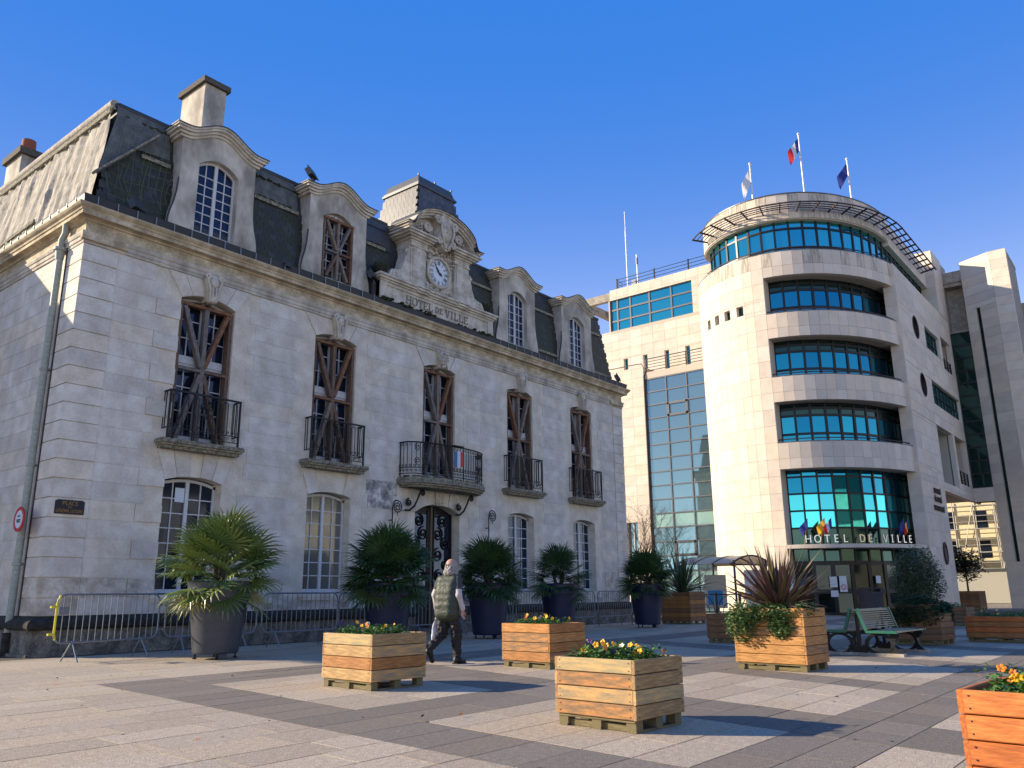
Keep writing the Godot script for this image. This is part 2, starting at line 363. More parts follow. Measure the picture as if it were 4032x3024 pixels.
# ---------------------------------------------------------------- the square
func slab_of(b: B, poly: Array, y0: float, y1: float) -> void:   # poly in (x, z)
	var keep := b.x
	b.x = keep * Transform3D(Basis(Vector3(1, 0, 0), Vector3(0, 0, -1), Vector3(0, 1, 0)), Vector3.ZERO)
	var q := []
	for p in poly: q.append(Vector2(p.x, -p.y))
	b.prism(q, y0, y1)
	b.x = keep
func joint_x(xc: float, z: float) -> float:
	return xc - clampf(0.125 + (xc + 1.9) * 0.04, 0.0, 0.4) * (z - 12.5)
func paving() -> void:
	var b := B.new()
	b.box2(Vector3(-300, -0.5, -300), Vector3(400, -0.03, 300))
	structure(b, "ground", M.ground)
	b = B.new()
	b.box2(Vector3(-15, -0.028, -2.0), Vector3(46, -0.008, 22))
	var pav := structure(b, "pavement", M.joint)
	var zs := []
	var z := 6.44 - 0.53 * 11
	while z < 6.4: zs.append(z); z += 0.53
	zs.append_array([6.44, 6.875, 7.31, 7.75])
	for i in range(1, 7): zs.append(7.75 + i * 0.514)
	zs.append_array([11.35, 11.92, 12.5])
	for i in range(1, 6): zs.append(12.5 + i * 0.487)
	zs.append_array([15.42, 15.86, 16.3])
	for i in range(1, 9): zs.append(16.3 + i * 0.53)
	var bands := [[-2.33, -1.44], [0.635, 1.95], [4.56, 5.45], [8.2, 9.3], [12.2, 13.3], [16.5, 17.7], [21.0, 22.3], [26.0, 27.3]]
	var list := []
	for r in zs.size() - 1:
		var z0: float = zs[r]; var z1: float = zs[r + 1]
		var zm := (z0 + z1) * 0.5
		var dark_row := (zm > 6.44 and zm < 7.75) or (zm > 11.35 and zm < 12.5) or (zm > 15.42 and zm < 16.3)
		var cols := []   # [x0, x1, dark]
		var x := -14.0 + (0.45 if r % 2 else 0.0)
		while x < -2.34:
			var nx := minf(x + rnd(0.82, 1.0), -2.33)
			if -2.33 - nx < 0.3: nx = -2.33
			cols.append([x, nx, false]); x = nx
		for i in bands.size():
			var w0: float = bands[i][0]; var w1: float = bands[i][1]
			var k := 2 if w1 - w0 > 1.2 and r % 2 == 0 else 1
			for j in k: cols.append([lerpf(w0, w1, float(j) / k), lerpf(w0, w1, float(j + 1) / k), true])
			var e: float = bands[i + 1][0] if i + 1 < bands.size() else 30.0
			var m := maxi(1, roundi((e - w1) / 0.92))
			var off := 0.28 if r % 2 else 0.0
			var a := w1
			for j in m:
				var c := lerpf(w1, e, (j + 1.0 - (off if j < m - 1 else 0.0)) / m)
				cols.append([a, c, false]); a = c
		for c in cols:
			var g := 0.006
			var p := [Vector2(joint_x(c[0], z0) + g, z0 + g), Vector2(joint_x(c[1], z0) - g, z0 + g), Vector2(joint_x(c[1], z1) - g, z1 - g), Vector2(joint_x(c[0], z1) + g, z1 - g)]
			var ce: Vector2 = (p[0] + p[2]) * 0.5
			if ce.x > 36.0: continue
			var q := []
			for k in p: q.append(k - ce)
			var t := B.new()
			slab_of(t, q, -0.02, rnd(-0.0025, 0.0))
			var dk: bool = zm > 6.44 and (c[2] or (dark_row and c[0] > -2.4))
			var ms: Array = M.dark_slab if dk else M.light_slab
			pc(list, t.mesh(), pick(ms), Transform3D(Basis.IDENTITY, Vector3(ce.x, 0, ce.y)), (c[1] - c[0]) * (z1 - z0) * (1.0 if ce.x > -6.0 and ce.y < 17.8 else 0.05))
	emit(list, "paving_slab", "distant_paving_slabs", pav)
	# trodden gum, crumbs and leaves on the slabs
	for k in 46:
		var g := B.new()
		var at := Vector3(rnd(-5, 8), 0, rnd(5, 16.5))
		g.x = Transform3D(Basis(Vector3.UP, rnd(0, TAU)) * Basis.from_scale(Vector3(rnd(0.6, 1.3), 1, rnd(0.6, 1.3))), at)
		g.lathe([Vector2(0.02, -0.002), Vector2(0.018, 0.0015), Vector2(0.0001, 0.002)], 9)
		part(g, "gum_spot", M.dark if k % 3 else M.concrete, pav)
	for k in 26:
		var g := B.new()
		leaf_cloud(g, [Vector3(rnd(-4, 9), 0.006, rnd(4, 16))], 0.03, 0.06)
		part(g, "fallen_leaf", M.orange if k % 4 == 0 else M.bark, pav)

# ---------------------------------------------------------------- the old town hall
const WC := [3.18, 7.26, 11.58, 15.83, 19.82]
func half_open(i: int, y: float) -> float:   # half width of the opening and its wedge stones at a height
	if y < 4.5:
		if i == 2:
			return 1.01 if y <= 3.62 else 1.01 + 0.34 * (y - 3.62) / 0.88
		return 0.75 if y <= 3.8 else 0.75 + 0.25 * (y - 3.8) / 0.7
	if y < 4.84: return 1.0 if i != 2 else 1.35
	return 0.75 if y <= 8.317 else 0.75 + 0.4 * (y - 8.317) / 0.613
func arch_pts(c: float, w: float, y: float, rise: float) -> Array:
	var a := []
	for k in 9:
		var t := -1.0 + k * 0.25
		a.append(Vector2(c + t * w, y + rise * (1.0 - t * t)))
	return a
func stone_at(x: float, y: float) -> Material:   # soot round the balcony and the lamp brackets, grime along the foot
	if (x > 8.7 and x < 10.4 and y > 3.0 and y < 5.0) or (x > 12.9 and x < 14.6 and y > 3.0 and y < 4.2):
		if rng.randf() < 0.55: return M.soot[0]
	if y < 1.5 and rng.randf() < 0.6 or (y < 3.0 and rng.randf() < 0.14): return M.dirty[0]
	return pick(M.stone)
func stone_prism(list: Array, poly: Array, z0: float, z1: float, m: Material) -> void:
	var ce := Vector2.ZERO
	for p in poly: ce += p
	ce /= poly.size()
	var q := []
	var lo := Vector2(1e9, 1e9); var hi := -lo
	for p in poly: q.append(p - ce); lo = lo.min(p); hi = hi.max(p)
	var b := B.new()
	b.prism(q, z0, z1)
	pc(list, b.mesh(), m, Transform3D(Basis.IDENTITY, Vector3(ce.x, ce.y, 0)), (hi.x - lo.x) * (hi.y - lo.y))
func perimeter(pf: Array, x0: float, x1: float, zb: float) -> B:   # profile (out, y) swept round left, front and right sides
	var b := B.new()
	for i in pf.size() - 1:
		var p: Vector2 = pf[i]; var q: Vector2 = pf[i + 1]
		b.quad(Vector3(x0 - p.x, p.y, p.x), Vector3(x1 + p.x, p.y, p.x), Vector3(x1 + q.x, q.y, q.x), Vector3(x0 - q.x, q.y, q.x))
		b.quad(Vector3(x0 - p.x, p.y, zb), Vector3(x0 - p.x, p.y, p.x), Vector3(x0 - q.x, q.y, q.x), Vector3(x0 - q.x, q.y, zb))
		b.quad(Vector3(x1 + p.x, p.y, p.x), Vector3(x1 + p.x, p.y, zb), Vector3(x1 + q.x, q.y, zb), Vector3(x1 + q.x, q.y, q.x))
	return b
func old_hall() -> void:
	var th := thing("old_town_hall", "old pale stone town hall with slate mansard roof, dormers and clock pediment", "building")
	var list := []
	var rows := [0.78, 1.14]
	for k in range(1, 20): rows.append(1.14 + 0.41 * k)
	var g := 0.006
	for r in rows.size() - 1:
		var y0: float = rows[r]; var y1: float = rows[r + 1]
		var ym := (y0 + y1) * 0.5
		# quoins at the two corners
		for e in [[0.0, 0.78], [LEN - 0.78, LEN]]:
			pbox(list, stone_at(e[0], ym), Vector3(e[0] - (0.018 if e[0] == 0.0 else 0.0), y0 + 0.012, -0.78 if e[0] == 0.0 else -0.1), Vector3(e[1], y1 - 0.012, 0.02))
		# stones beside the openings
		var spans := []
		var last := 0.78 + 0.008
		for i in 5:
			var c: float = WC[i]
			if r == 0 and i != 2: continue
			var w0 := half_open(i, y0 + 0.02); var w1 := half_open(i, y1 - 0.02)
			if y0 > 4.8 and i == 2: pass
			var out := (0.75 if i != 2 or y0 > 4.8 else 1.01) + (0.62 if r % 2 else 0.42)
			if ym > 8.52: out = 1.45
			if ym > 3.62 and ym < 4.84: out = maxf(out, 1.3) + (0.35 if i == 2 else 0.0)
			for s in [-1.0, 1.0]:
				var sp := 3.8 if y0 < 3.8 and y1 > 3.82 else (8.317 if y0 < 8.3 and y1 > 8.33 else -1.0)
				if i == 2 and y0 < 4.5: sp = 3.62 if y0 < 3.61 and y1 > 3.64 else -1.0
				var poly := [Vector2(c + s * w0, y0 + 0.012), Vector2(c + s * out, y0 + 0.012), Vector2(c + s * out, y1 - 0.012), Vector2(c + s * w1, y1 - 0.012)]
				if sp > 0: poly.append(Vector2(c + s * half_open(i, sp), sp))
				stone_prism(list, poly, -0.04, 0.02, stone_at(c + s, ym))
			spans.append([last, c - out - 0.008]); last = c + out + 0.008
		spans.append([last, LEN - 0.788])
		for s in spans:
			var wd: float = s[1] - s[0]
			if wd < 0.05: continue
			var m := maxi(1, roundi(wd / 1.15))
			var a: float = s[0]
			for j in m:
				var bx: float = s[1] if j == m - 1 else s[0] + wd * (j + 1.0 + (0.22 if r % 2 else -0.1)) / m
				pbox(list, stone_at((a + bx) * 0.5, ym), Vector3(a + 0.0025, y0 + 0.003, -0.04), Vector3(bx - 0.0025, y1 - 0.003, rnd(-0.0015, 0.0015)))
				a = bx
		# end wall
		var zz := -0.79
		while zz > -10.4:
			var nz := zz - rnd(0.9, 1.5)
			pbox(list, pick(M.stone), Vector3(-0.0 + rnd(-0.002, 0.002), y0 + 0.004, nz + 0.004), Vector3(0.04, y1 - 0.004, zz - 0.004))
			zz = nz
	# wedge stones
	for i in 5:
		var c: float = WC[i]
		var wa := 0.75; var ya := 3.8; var rise := 0.13; var ta := 1.0; var n := 5
		if i == 2: wa = 1.01; ya = 3.62; rise = 0.3; ta = 1.35; n = 7
		for k in n:
			if i == 2 and k == 3: continue
			var t0 := -1.0 + 2.0 * k / n; var t1 := -1.0 + 2.0 * (k + 1) / n
			stone_prism(list, [Vector2(c + t0 * wa + g, ya + rise * (1 - t0 * t0)), Vector2(c + t1 * wa - g, ya + rise * (1 - t1 * t1)), Vector2(c + t1 * ta - g, 4.5), Vector2(c + t0 * ta + g, 4.5)], -0.3, 0.03, pick(M.stone))
		for s in [-1.0, 1.0]:
			for k in 2:
				var t0 := 0.24 + k * 0.38; var t1 := t0 + 0.38
				stone_prism(list, [Vector2(c + s * (t0 * 0.75 + g), 8.317 + 0.17 * (1 - t0 * t0)), Vector2(c + s * (t1 * 0.75 - g), 8.317 + 0.17 * (1 - t1 * t1)), Vector2(c + s * (t1 * 1.15 - g), 8.92), Vector2(c + s * (t0 * 1.15 + g), 8.92)], -0.3, 0.022, pick(M.stone))
	emit(list, "stone", "smaller_stones", th)
	# wall behind the stones, with openings
	var b := B.new()
	var xs := [0.02]
	for i in 5: xs.append(WC[i] - (0.75 if i != 2 else 1.01)); xs.append(WC[i] + (0.75 if i != 2 else 1.01))
	xs.append(LEN - 0.02)
	for i in 6: b.box2(Vector3(xs[i * 2], 0, -0.5), Vector3(xs[i * 2 + 1], 9.3, -0.012))
	for i in 5:
		var c: float = WC[i]; var w := 0.75 if i != 2 else 1.01
		if i != 2: b.box2(Vector3(c - w, 0, -0.5), Vector3(c + w, 1.18, -0.012))
		var p := arch_pts(c, w, 3.8 if i != 2 else 3.62, 0.12 if i != 2 else 0.28)
		p.append(Vector2(c + w, 4.78)); p.append(Vector2(c - w, 4.78))
		b.prism(p, -0.5, -0.012)
		var q := arch_pts(c, 0.75, 8.317, 0.16)
		q.append(Vector2(c + 0.75, 9.3)); q.append(Vector2(c - 0.75, 9.3))
		b.prism(q, -0.5, -0.012)
		if i == 2:
			for s in [-1.0, 1.0]: b.box2(Vector3(c + s * 0.75, 4.78, -0.5), Vector3(c + s * 1.01, 9.3, -0.012))
	b.box2(Vector3(0.012, 0, -10.6), Vector3(0.5, 9.3, -0.5))
	b.box2(Vector3(LEN - 0.5, 0, -10.6), Vector3(LEN - 0.012, 9.3, -0.5))
	b.box2(Vector3(0.5, 0, -10.6), Vector3(LEN - 0.5, 9.3, -10.2))
	part(b, "wall_core", M.reveal, th)
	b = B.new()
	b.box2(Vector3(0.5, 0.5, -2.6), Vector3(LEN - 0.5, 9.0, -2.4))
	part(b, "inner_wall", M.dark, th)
	# right end wall face
	b = B.new()
	for k in rows.size() - 1: b.box2(Vector3(LEN - 0.011, rows[k] + 0.006, -10.5), Vector3(LEN + 0.01, rows[k + 1] - 0.006, -0.11))
	part(b, "end_wall_stone", M.stone[1], th)
	# plinth (gap at the door)
	for e in [[-0.1, WC[2] - 1.01], [WC[2] + 1.01, LEN + 0.1]]:
		b = B.new()
		b.box2(Vector3(e[0], -0.05, -10.5 if e[0] < 0 else -10.5), Vector3(e[1], 0.5, 0.1))
		if e[0] < 0: b.box2(Vector3(-0.16, -0.05, -10.5), Vector3(e[1], 0.05, 0.16))
		else: b.box2(Vector3(e[0], -0.05, -0.3), Vector3(e[1] + 0.06, 0.05, 0.16))
		part(b, "plinth", M.plinth, th)
		b = B.new()
		var pf := [Vector2(0.09, 0.5), Vector2(0.17, 0.51), Vector2(0.215, 0.56), Vector2(0.22, 0.62), Vector2(0.19, 0.68), Vector2(0.1, 0.73), Vector2(0.03, 0.76), Vector2(-0.02, 0.785)]
		for k in pf.size() - 1:
			var p: Vector2 = pf[k]; var q: Vector2 = pf[k + 1]
			var l0: float = -p.x if e[0] < 0 else e[0]; var l1: float = -q.x if e[0] < 0 else e[0]
			var r0: float = e[1] if e[0] < 0 else LEN + p.x; var r1: float = e[1] if e[0] < 0 else LEN + q.x
			b.quad(Vector3(l0, p.y, p.x), Vector3(r0, p.y, p.x), Vector3(r1, q.y, q.x), Vector3(l1, q.y, q.x))
			if e[0] < 0: b.quad(Vector3(l0, p.y, -10.5), Vector3(l0, p.y, p.x), Vector3(l1, q.y, q.x), Vector3(l1, q.y, -10.5))
			else: b.quad(Vector3(r0, p.y, p.x), Vector3(r0, p.y, -10.5), Vector3(r1, q.y, -10.5), Vector3(r1, q.y, q.x))
		part(b, "plinth_moulding", M.mossy, th)
	# cornice, frieze, gutter
	part(perimeter([Vector2(0.0, 8.93), Vector2(0.03, 8.935), Vector2(0.03, 9.0), Vector2(0.05, 9.01), Vector2(0.05, 9.1), Vector2(0.07, 9.11), Vector2(0.09, 9.17), Vector2(0.09, 9.2), Vector2(0.01, 9.215)], 0, LEN, -10.6), "architrave", M.render, th)
	part(perimeter([Vector2(0.01, 9.2), Vector2(0.01, 9.47)], 0, LEN, -10.6), "frieze", M.cornice, th)
	part(perimeter([Vector2(0.01, 9.465), Vector2(0.05, 9.475), Vector2(0.06, 9.51), Vector2(0.1, 9.53), Vector2(0.2, 9.54), Vector2(0.205, 9.62), Vector2(0.23, 9.63), Vector2(0.24, 9.67), Vector2(0.29, 9.71), Vector2(0.32, 9.75), Vector2(0.32, 9.785), Vector2(0.0, 9.82)], 0, LEN, -10.6), "cornice", M.cornice, th)
	# cornice breaks forward over the corner pier
	for s in [-1.0, 1.0]:
		b = B.new()
		var xa := 0.0 if s < 0 else LEN - 0.95; var xb := 0.95 if s < 0 else LEN
		b.box2(Vector3(xa - 0.21, 9.535, 0.0), Vector3(xb, 9.625, 0.235)); b.box2(Vector3(xa - 0.1, 9.0, 0.0), Vector3(xb, 9.19, 0.105))
		part(b, "corner_block", M.cornice, th)
	part(perimeter([Vector2(0.0, 9.8), Vector2(0.17, 9.81), Vector2(0.19, 9.86), Vector2(0.21, 10.0), Vector2(0.22, 10.03), Vector2(0.19, 10.03), Vector2(0.17, 9.9), Vector2(-0.1, 9.9)], 0, LEN, -10.6), "gutter", M.gutter, th)
	for k in 50:
		var x := 0.1 + k * 0.463
		if x > 8.6 and x < 14.3: continue
		inst(cube, "gutter_bracket", M.bracket, th, Transform3D(Basis.from_scale(Vector3(0.022, 0.23, 0.018)), Vector3(x, 9.915, 0.215)))
	for k in 14: inst(cube, "gutter_bracket", M.bracket, th, Transform3D(Basis.from_scale(Vector3(0.018, 0.23, 0.022)), Vector3(-0.215, 9.915, -0.2 - k * 0.463)))
	# moss and plaster crumbs lying in the gutter
	b = B.new()
	for k in 170:
		var x := rnd(0.3, LEN)
		if x > 8.7 and x < 14.2: b.ball(Vector3(x, 10.02 + rnd(0, 0.05), rnd(0.08, 0.3)), Vector3(rnd(0.04, 0.12), rnd(0.02, 0.06), rnd(0.03, 0.08)), 6, 4)
		else: b.ball(Vector3(x, 9.79 + rnd(0, 0.01), rnd(0.22, 0.31)), Vector3(rnd(0.02, 0.07), rnd(0.01, 0.025), 0.03), 6, 4)
	part(b, "gutter_moss", M.moss, th).set_meta("kind", "stuff")
	roof(th)
	for i in 5: upper_window(th, i)
	for i in 5:
		if i != 2: lower_window(th, WC[i], i)
	centre_balcony(th)
	front_door(th)
	for d in [[3.2, 0], [7.23, 1], [15.9, 2], [19.87, 3]]: dormer(th, d[0], d[1])
	clock_gable(th)
	end_wall_things(th)
func on_roof(x: float, t: float, out: float) -> Vector3:   # front slope: t from eave to break
	return Vector3(x, 9.98 + 3.05 * t + out * 0.14, -0.26 - 0.42 * t + out * 0.99)
func roof(th: Node3D) -> void:
	var b := B.new()
	# slope cores, top
	b.quad(Vector3(0.22, 9.88, -0.24), Vector3(LEN - 0.22, 9.88, -0.24), Vector3(LEN - 0.66, 13.03, -0.68), Vector3(0.66, 13.03, -0.68))
	b.quad(Vector3(0.22, 9.88, -10.4), Vector3(0.22, 9.88, -0.24), Vector3(0.66, 13.03, -0.68), Vector3(0.66, 13.03, -9.9))
	b.quad(Vector3(LEN - 0.22, 9.88, -0.24), Vector3(LEN - 0.22, 9.88, -10.4), Vector3(LEN - 0.66, 13.03, -9.9), Vector3(LEN - 0.66, 13.03, -0.68))
	b.quad(Vector3(LEN - 0.22, 9.88, -10.4), Vector3(0.22, 9.88, -10.4), Vector3(0.66, 13.03, -9.9), Vector3(LEN - 0.66, 13.03, -9.9))
	b.quad(Vector3(0.66, 13.03, -0.68), Vector3(LEN - 0.66, 13.03, -0.68), Vector3(LEN - 2.6, 13.5, -5.3), Vector3(2.6, 13.5, -5.3))
	b.quad(Vector3(LEN - 0.66, 13.03, -9.9), Vector3(0.66, 13.03, -9.9), Vector3(2.6, 13.5, -5.3), Vector3(LEN - 2.6, 13.5, -5.3))
	b.tri(Vector3(0.66, 13.03, -9.9), Vector3(0.66, 13.03, -0.68), Vector3(2.6, 13.5, -5.3)); b.tri(Vector3(LEN - 0.66, 13.03, -0.68), Vector3(LEN - 0.66, 13.03, -9.9), Vector3(LEN - 2.6, 13.5, -5.3))
	part(b, "roof_core", M.lead, th)
	var list := []
	var tilt := Basis(Vector3.RIGHT, -0.137 + 0.05)
	for r in 21:
		var t := (r + 0.5) / 21.0
		var x := 0.3 + 0.42 * t + (0.12 if r % 2 else 0.0)
		while x < LEN - 0.28 - 0.42 * t:
			var hid := false
			for c in [3.2, 7.23, 15.9, 19.87]:
				if absf(x - c) < 1.1: hid = true
			if x > 9.6 and x < 13.4: hid = true
			if t > 0.66 and x < 9.2: hid = true
			if not hid:
				var m: Material = M.slate[3] if rng.randf() < (0.45 if t < 0.62 else 0.05) else M.slate[rng.randi() % 3]
				if t > 0.74: m = M.slate[2] if rng.randf() < 0.6 else M.slate[0]
				var p := on_roof(x, t, 0.035)
				pc(list, cube, m, Transform3D(tilt.scaled(Vector3.ONE) * Basis.from_scale(Vector3(0.226, 0.19, 0.012)), p), 0.04)
			x += 0.235
	# turret slates
	var tw := [[10.44, 10.76, 12.92, 12.52], [13.4, 14.86]]   # left/right at bottom and top
	for r in 9:
		var t := (r + 0.5) / 9.0
		var y := lerpf(13.4, 14.86, t)
		var cv := 0.10 * (1.0 - t) * (1.0 - t)
		var x0 := lerpf(10.5, 10.75, t) - cv; var x1 := lerpf(12.78, 12.5, t) + cv; var zf := lerpf(-0.16, -0.35, t) + cv; var zb := lerpf(-2.2, -2.0, t)
		var k := 9
		for j in k:
			var u := (j + (0.5 if r % 2 else 0.2)) / k
			pc(list, cube, pick(M.turret_slate), Transform3D(Basis(Vector3.RIGHT, -0.1) * Basis.from_scale(Vector3((x1 - x0) / k - 0.01, 0.2, 0.014)), Vector3(lerpf(x0, x1, u) + 0.04, y, zf + 0.03)), 0.06)
			pc(list, cube, pick(M.turret_slate), Transform3D(Basis(Vector3.FORWARD, 0.1) * Basis.from_scale(Vector3(0.014, 0.2, (zf - zb) / k - 0.01)), Vector3(x0 - 0.03, y, lerpf(zf, zb, u) - 0.04)), 0.06)
	emit(list, "slate", "smaller_slates", th)
	# ridge roll, flashing band, battens and zinc sheets
	b = B.new()
	b.tube([Vector3(0.66, 13.02, -9.9), Vector3(0.66, 13.02, -0.66)], 0.09, 8); b.tube([Vector3(0.66, 13.02, -0.66), Vector3(9.6, 13.02, -0.66)], 0.09, 8)
	b.tube([Vector3(13.3, 13.02, -0.66), Vector3(LEN - 0.66, 13.02, -0.66)], 0.08, 8)
	part(b, "ridge_roll", M.lead, th)
	for e in [[0.6, 2.0], [4.5, 6.0], [8.45, 9.7]]:
		b = B.new()
		b.quad(on_roof(e[0], 0.90, 0.08), on_roof(e[1], 0.90, 0.08), on_roof(e[1], 0.99, 0.08), on_roof(e[0], 0.99, 0.08))
		b.quad(on_roof(e[0], 0.67, 0.05), on_roof(e[1], 0.67, 0.05), on_roof(e[1], 0.9, 0.05), on_roof(e[0], 0.9, 0.05))
		part(b, "zinc_sheet", M.zinc if e[0] > 4.6 else M.grey_tarp, th)
	for e in [[1.25, 2.0, 0.60], [4.5, 6.0, 0.665], [8.4, 9.4, 0.665], [13.4, 14.8, 0.72], [17.1, 18.7, 0.72], [21.1, 22.2, 0.72], [0.9, 2.0, 0.05], [4.5, 5.6, 0.05], [13.9, 14.7, 0.1], [17.2, 18.6, 0.13], [21.2, 22.6, 0.1]]:
		b = B.new()
		b.bar(on_roof(e[0], e[2], 0.09), on_roof(e[1], e[2], 0.09), 0.05, 0.10)
		part(b, "roof_batten", M.ledge, th)
	# moss clumps on the upper edge of battens
	b = B.new()
	for k in 130:
		var e: Array = pick([[1.3, 2.0, 0.61], [4.5, 6.0, 0.68], [8.4, 9.4, 0.68], [4.5, 6.0, 0.89], [13.4, 14.8, 0.73], [17.1, 18.7, 0.73], [0.7, 2.0, 0.9]])
		b.ball(on_roof(rnd(e[0], e[1]), e[2] + rnd(0, 0.02), 0.08), Vector3(rnd(0.03, 0.1), rnd(0.02, 0.04), 0.04), 6, 4)
	part(b, "roof_moss", M.moss, th).set_meta("kind", "stuff")
	# tarpaulin over the end slope, pinned by boards
	var nz := FastNoiseLite.new(); nz.seed = 9; nz.frequency = 0.7
	b = B.new()
	var grid := []
	for i in 141:
		var row := []
		for j in 29:
			var u := i / 140.0; var t := 0.02 + j / 28.0 * 0.93
			var z := lerpf(-0.22 - 0.44 * t, -9.6, u)
			var o := 0.09 + 0.10 * nz.get_noise_2d(u * 30.0 + t * 1.5, t * 0.7) + 0.03 * nz.get_noise_2d(u * 90.0 + t * 4.0, t * 1.5)
			row.append(Vector3(0.2 + 0.44 * t - o, 9.95 + 3.05 * t + (0.18 * nz.get_noise_1d(u * 14.0) if j == 0 else 0.0) - (0.0 if j > 0 else 0.0), z))
		grid.append(row)
	var nrm := func(i: int, j: int) -> Vector3:
		var p: Vector3 = grid[mini(i + 1, 140)][j] - grid[maxi(i - 1, 0)][j]
		var q: Vector3 = grid[i][mini(j + 1, 28)] - grid[i][maxi(j - 1, 0)]
		return q.cross(p).normalized() * -1.0
	for i in 140:
		for j in 28:
			b.squad(grid[i + 1][j], -nrm.call(i + 1, j), grid[i][j], -nrm.call(i, j), grid[i][j + 1], -nrm.call(i, j + 1), grid[i + 1][j + 1], -nrm.call(i + 1, j + 1))
	part(b, "tarpaulin", M.tarp, th)
	b = B.new()
	b.tube([Vector3(0.62, 13.06, -10.0), Vector3(0.60, 13.08, -4), Vector3(0.58, 13.04, -0.68)], 0.13, 8)
	part(b, "rolled_tarpaulin", M.tarp, th)
	b = B.new()
	b.bar(Vector3(0.48, 12.80, -9.6), Vector3(0.46, 12.78, -0.6), 0.06, 0.12); b.bar(Vector3(0.14, 10.52, -6.5), Vector3(0.14, 10.62, -3.6), 0.05, 0.1)
	part(b, "tarpaulin_batten", M.ledge, th)
	b = B.new()
	b.quad(on_roof(0.62, 0.62, 0.12), on_roof(1.7, 0.66, 0.07), on_roof(2.0, 0.9, 0.09), on_roof(0.6, 0.93, 0.1))
	b.tri(on_roof(0.16, 0.26, 0.13), on_roof(1.1, 0.62, 0.1), on_roof(0.62, 0.93, 0.12))
	part(b, "loose_tarpaulin", M.grey_tarp, th)
	b = B.new()
	b.bar(on_roof(0.05, 0.24, 0.24), on_roof(1.62, 0.83, 0.2), 0.05, 0.13, Vector3(0, 0.2, 1))
	part(b, "diagonal_plank", M.ledge, th)
	# safety net, sagging and torn
	b = B.new()
	for k in 11:
		var x := 0.45 + k * 0.15 + rnd(-0.04, 0.04)
		b.tube([on_roof(x + 0.2, 0.9, 0.12), on_roof(x + 0.06 + rnd(-0.08, 0.08), 0.55, 0.15), on_roof(x + rnd(-0.1, 0.1), 0.3, 0.14), on_roof(x + rnd(-0.12, 0.12), rnd(0.06, 0.2), 0.13)], 0.0035, 3)
	for k in 6:
		var t := 0.15 + k * 0.1 + rnd(-0.02, 0.02)
		b.tube([on_roof(0.4 + t * 0.3, t, 0.12), on_roof(0.9, t - rnd(0.0, 0.05), 0.15), on_roof(1.5, t - rnd(0.0, 0.05), 0.14), on_roof(2.0, t, 0.12)], 0.0035, 3)
	for k in 16:
		var z := -0.5 - k * 0.5 + rnd(-0.15, 0.15)
		b.tube([Vector3(0.46, 12.9, z), Vector3(0.27, 11.9, z + rnd(-0.2, 0.2)), Vector3(0.16, 11.0, z + rnd(-0.2, 0.2)), Vector3(0.04, 10.1, z + rnd(-0.3, 0.3))], 0.004, 3)
	part(b, "safety_net", M.net, th).set_meta("kind", "stuff")
	# chimneys
	var ch := sub("chimney", th, Vector3(3.5, 0, -1.85))
	b = B.new(); b.box2(Vector3(-0.33, 12.9, -0.62), Vector3(0.33, 15.28, 0.62)); part(b, "stack", M.render, ch)
	b = B.new(); b.box2(Vector3(-0.42, 15.28, -0.71), Vector3(0.42, 15.45, 0.71)); b.box2(Vector3(-0.3, 15.45, -0.6), Vector3(0.3, 15.5, 0.6)); part(b, "cap", M.cap, ch)
	ch = sub("chimney", th, Vector3(1.55, 0, -9.2))
	b = B.new(); b.box2(Vector3(-0.35, 12.0, -0.6), Vector3(0.35, 14.9, 0.6)); part(b, "stack", M.render, ch)
	b = B.new(); b.box2(Vector3(-0.46, 14.9, -0.72), Vector3(0.46, 15.12, 0.72)); part(b, "cap", M.cap, ch)
	b = B.new(); b.x = Transform3D(Basis.IDENTITY, Vector3(0, 15.1, 0)); b.lathe([Vector2(0.24, 0), Vector2(0.21, 0.62), Vector2(0.16, 0.62), Vector2(0.16, 0.3)], 14); part(b, "chimney_pot", M.brick_pot, ch)
	# turret body and cap
	var tu := sub("turret", th)
	b = B.new()
	var pf := [[13.2, 10.38, 12.9, -0.04, -2.3], [13.6, 10.5, 12.78, -0.2, -2.2], [14.1, 10.62, 12.65, -0.28, -2.1], [14.88, 10.75, 12.5, -0.36, -2.0]]
	for k in 3: frustum(b, pf[k], pf[k + 1])
	part(b, "turret_core", M.lead, tu)
	b = B.new()
	frustum(b, [14.86, 10.66, 12.6, -0.27, -2.1], [14.94, 10.66, 12.6, -0.27, -2.1]); frustum(b, [14.94, 10.70, 12.55, -0.31, -2.06], [15.0, 10.70, 12.55, -0.31, -2.06]); frustum(b, [15.0, 10.72, 12.52, -0.33, -2.04], [15.28, 10.80, 12.44, -0.41, -1.95])
	b.quad(Vector3(10.8, 15.28, -0.41), Vector3(12.44, 15.28, -0.41), Vector3(12.44, 15.28, -1.95), Vector3(10.8, 15.28, -1.95))
	for x in [10.8, 11.62, 12.44]: b.bar(Vector3(x, 15.28, -0.41), Vector3(x, 15.36, -0.41), 0.05, 0.05)
	part(b, "turret_cap", M.zinc, tu)
	# floodlights
	for p in [Vector3(1.05, 10.2, 0.1), Vector3(5.35, 10.05, 0.1), Vector3(8.55, 10.75, 0.0), Vector3(6.05, 13.2, 0.0), Vector3(22.6, 10.25, 0.1)]:
		b = B.new()
		b.x = Transform3D(Basis(Vector3.UP, 0.5) * Basis(Vector3.RIGHT, -0.5) * Basis.from_scale(Vector3.ONE * 1.25), p)
		b.box2(Vector3(-0.16, -0.1, -0.08), Vector3(0.16, 0.1, 0.02)); b.box2(Vector3(-0.19, -0.13, 0.02), Vector3(0.19, 0.13, 0.05)); b.bar(Vector3(0, -0.1, -0.03), Vector3(0, -0.24, -0.08), 0.04, 0.04)
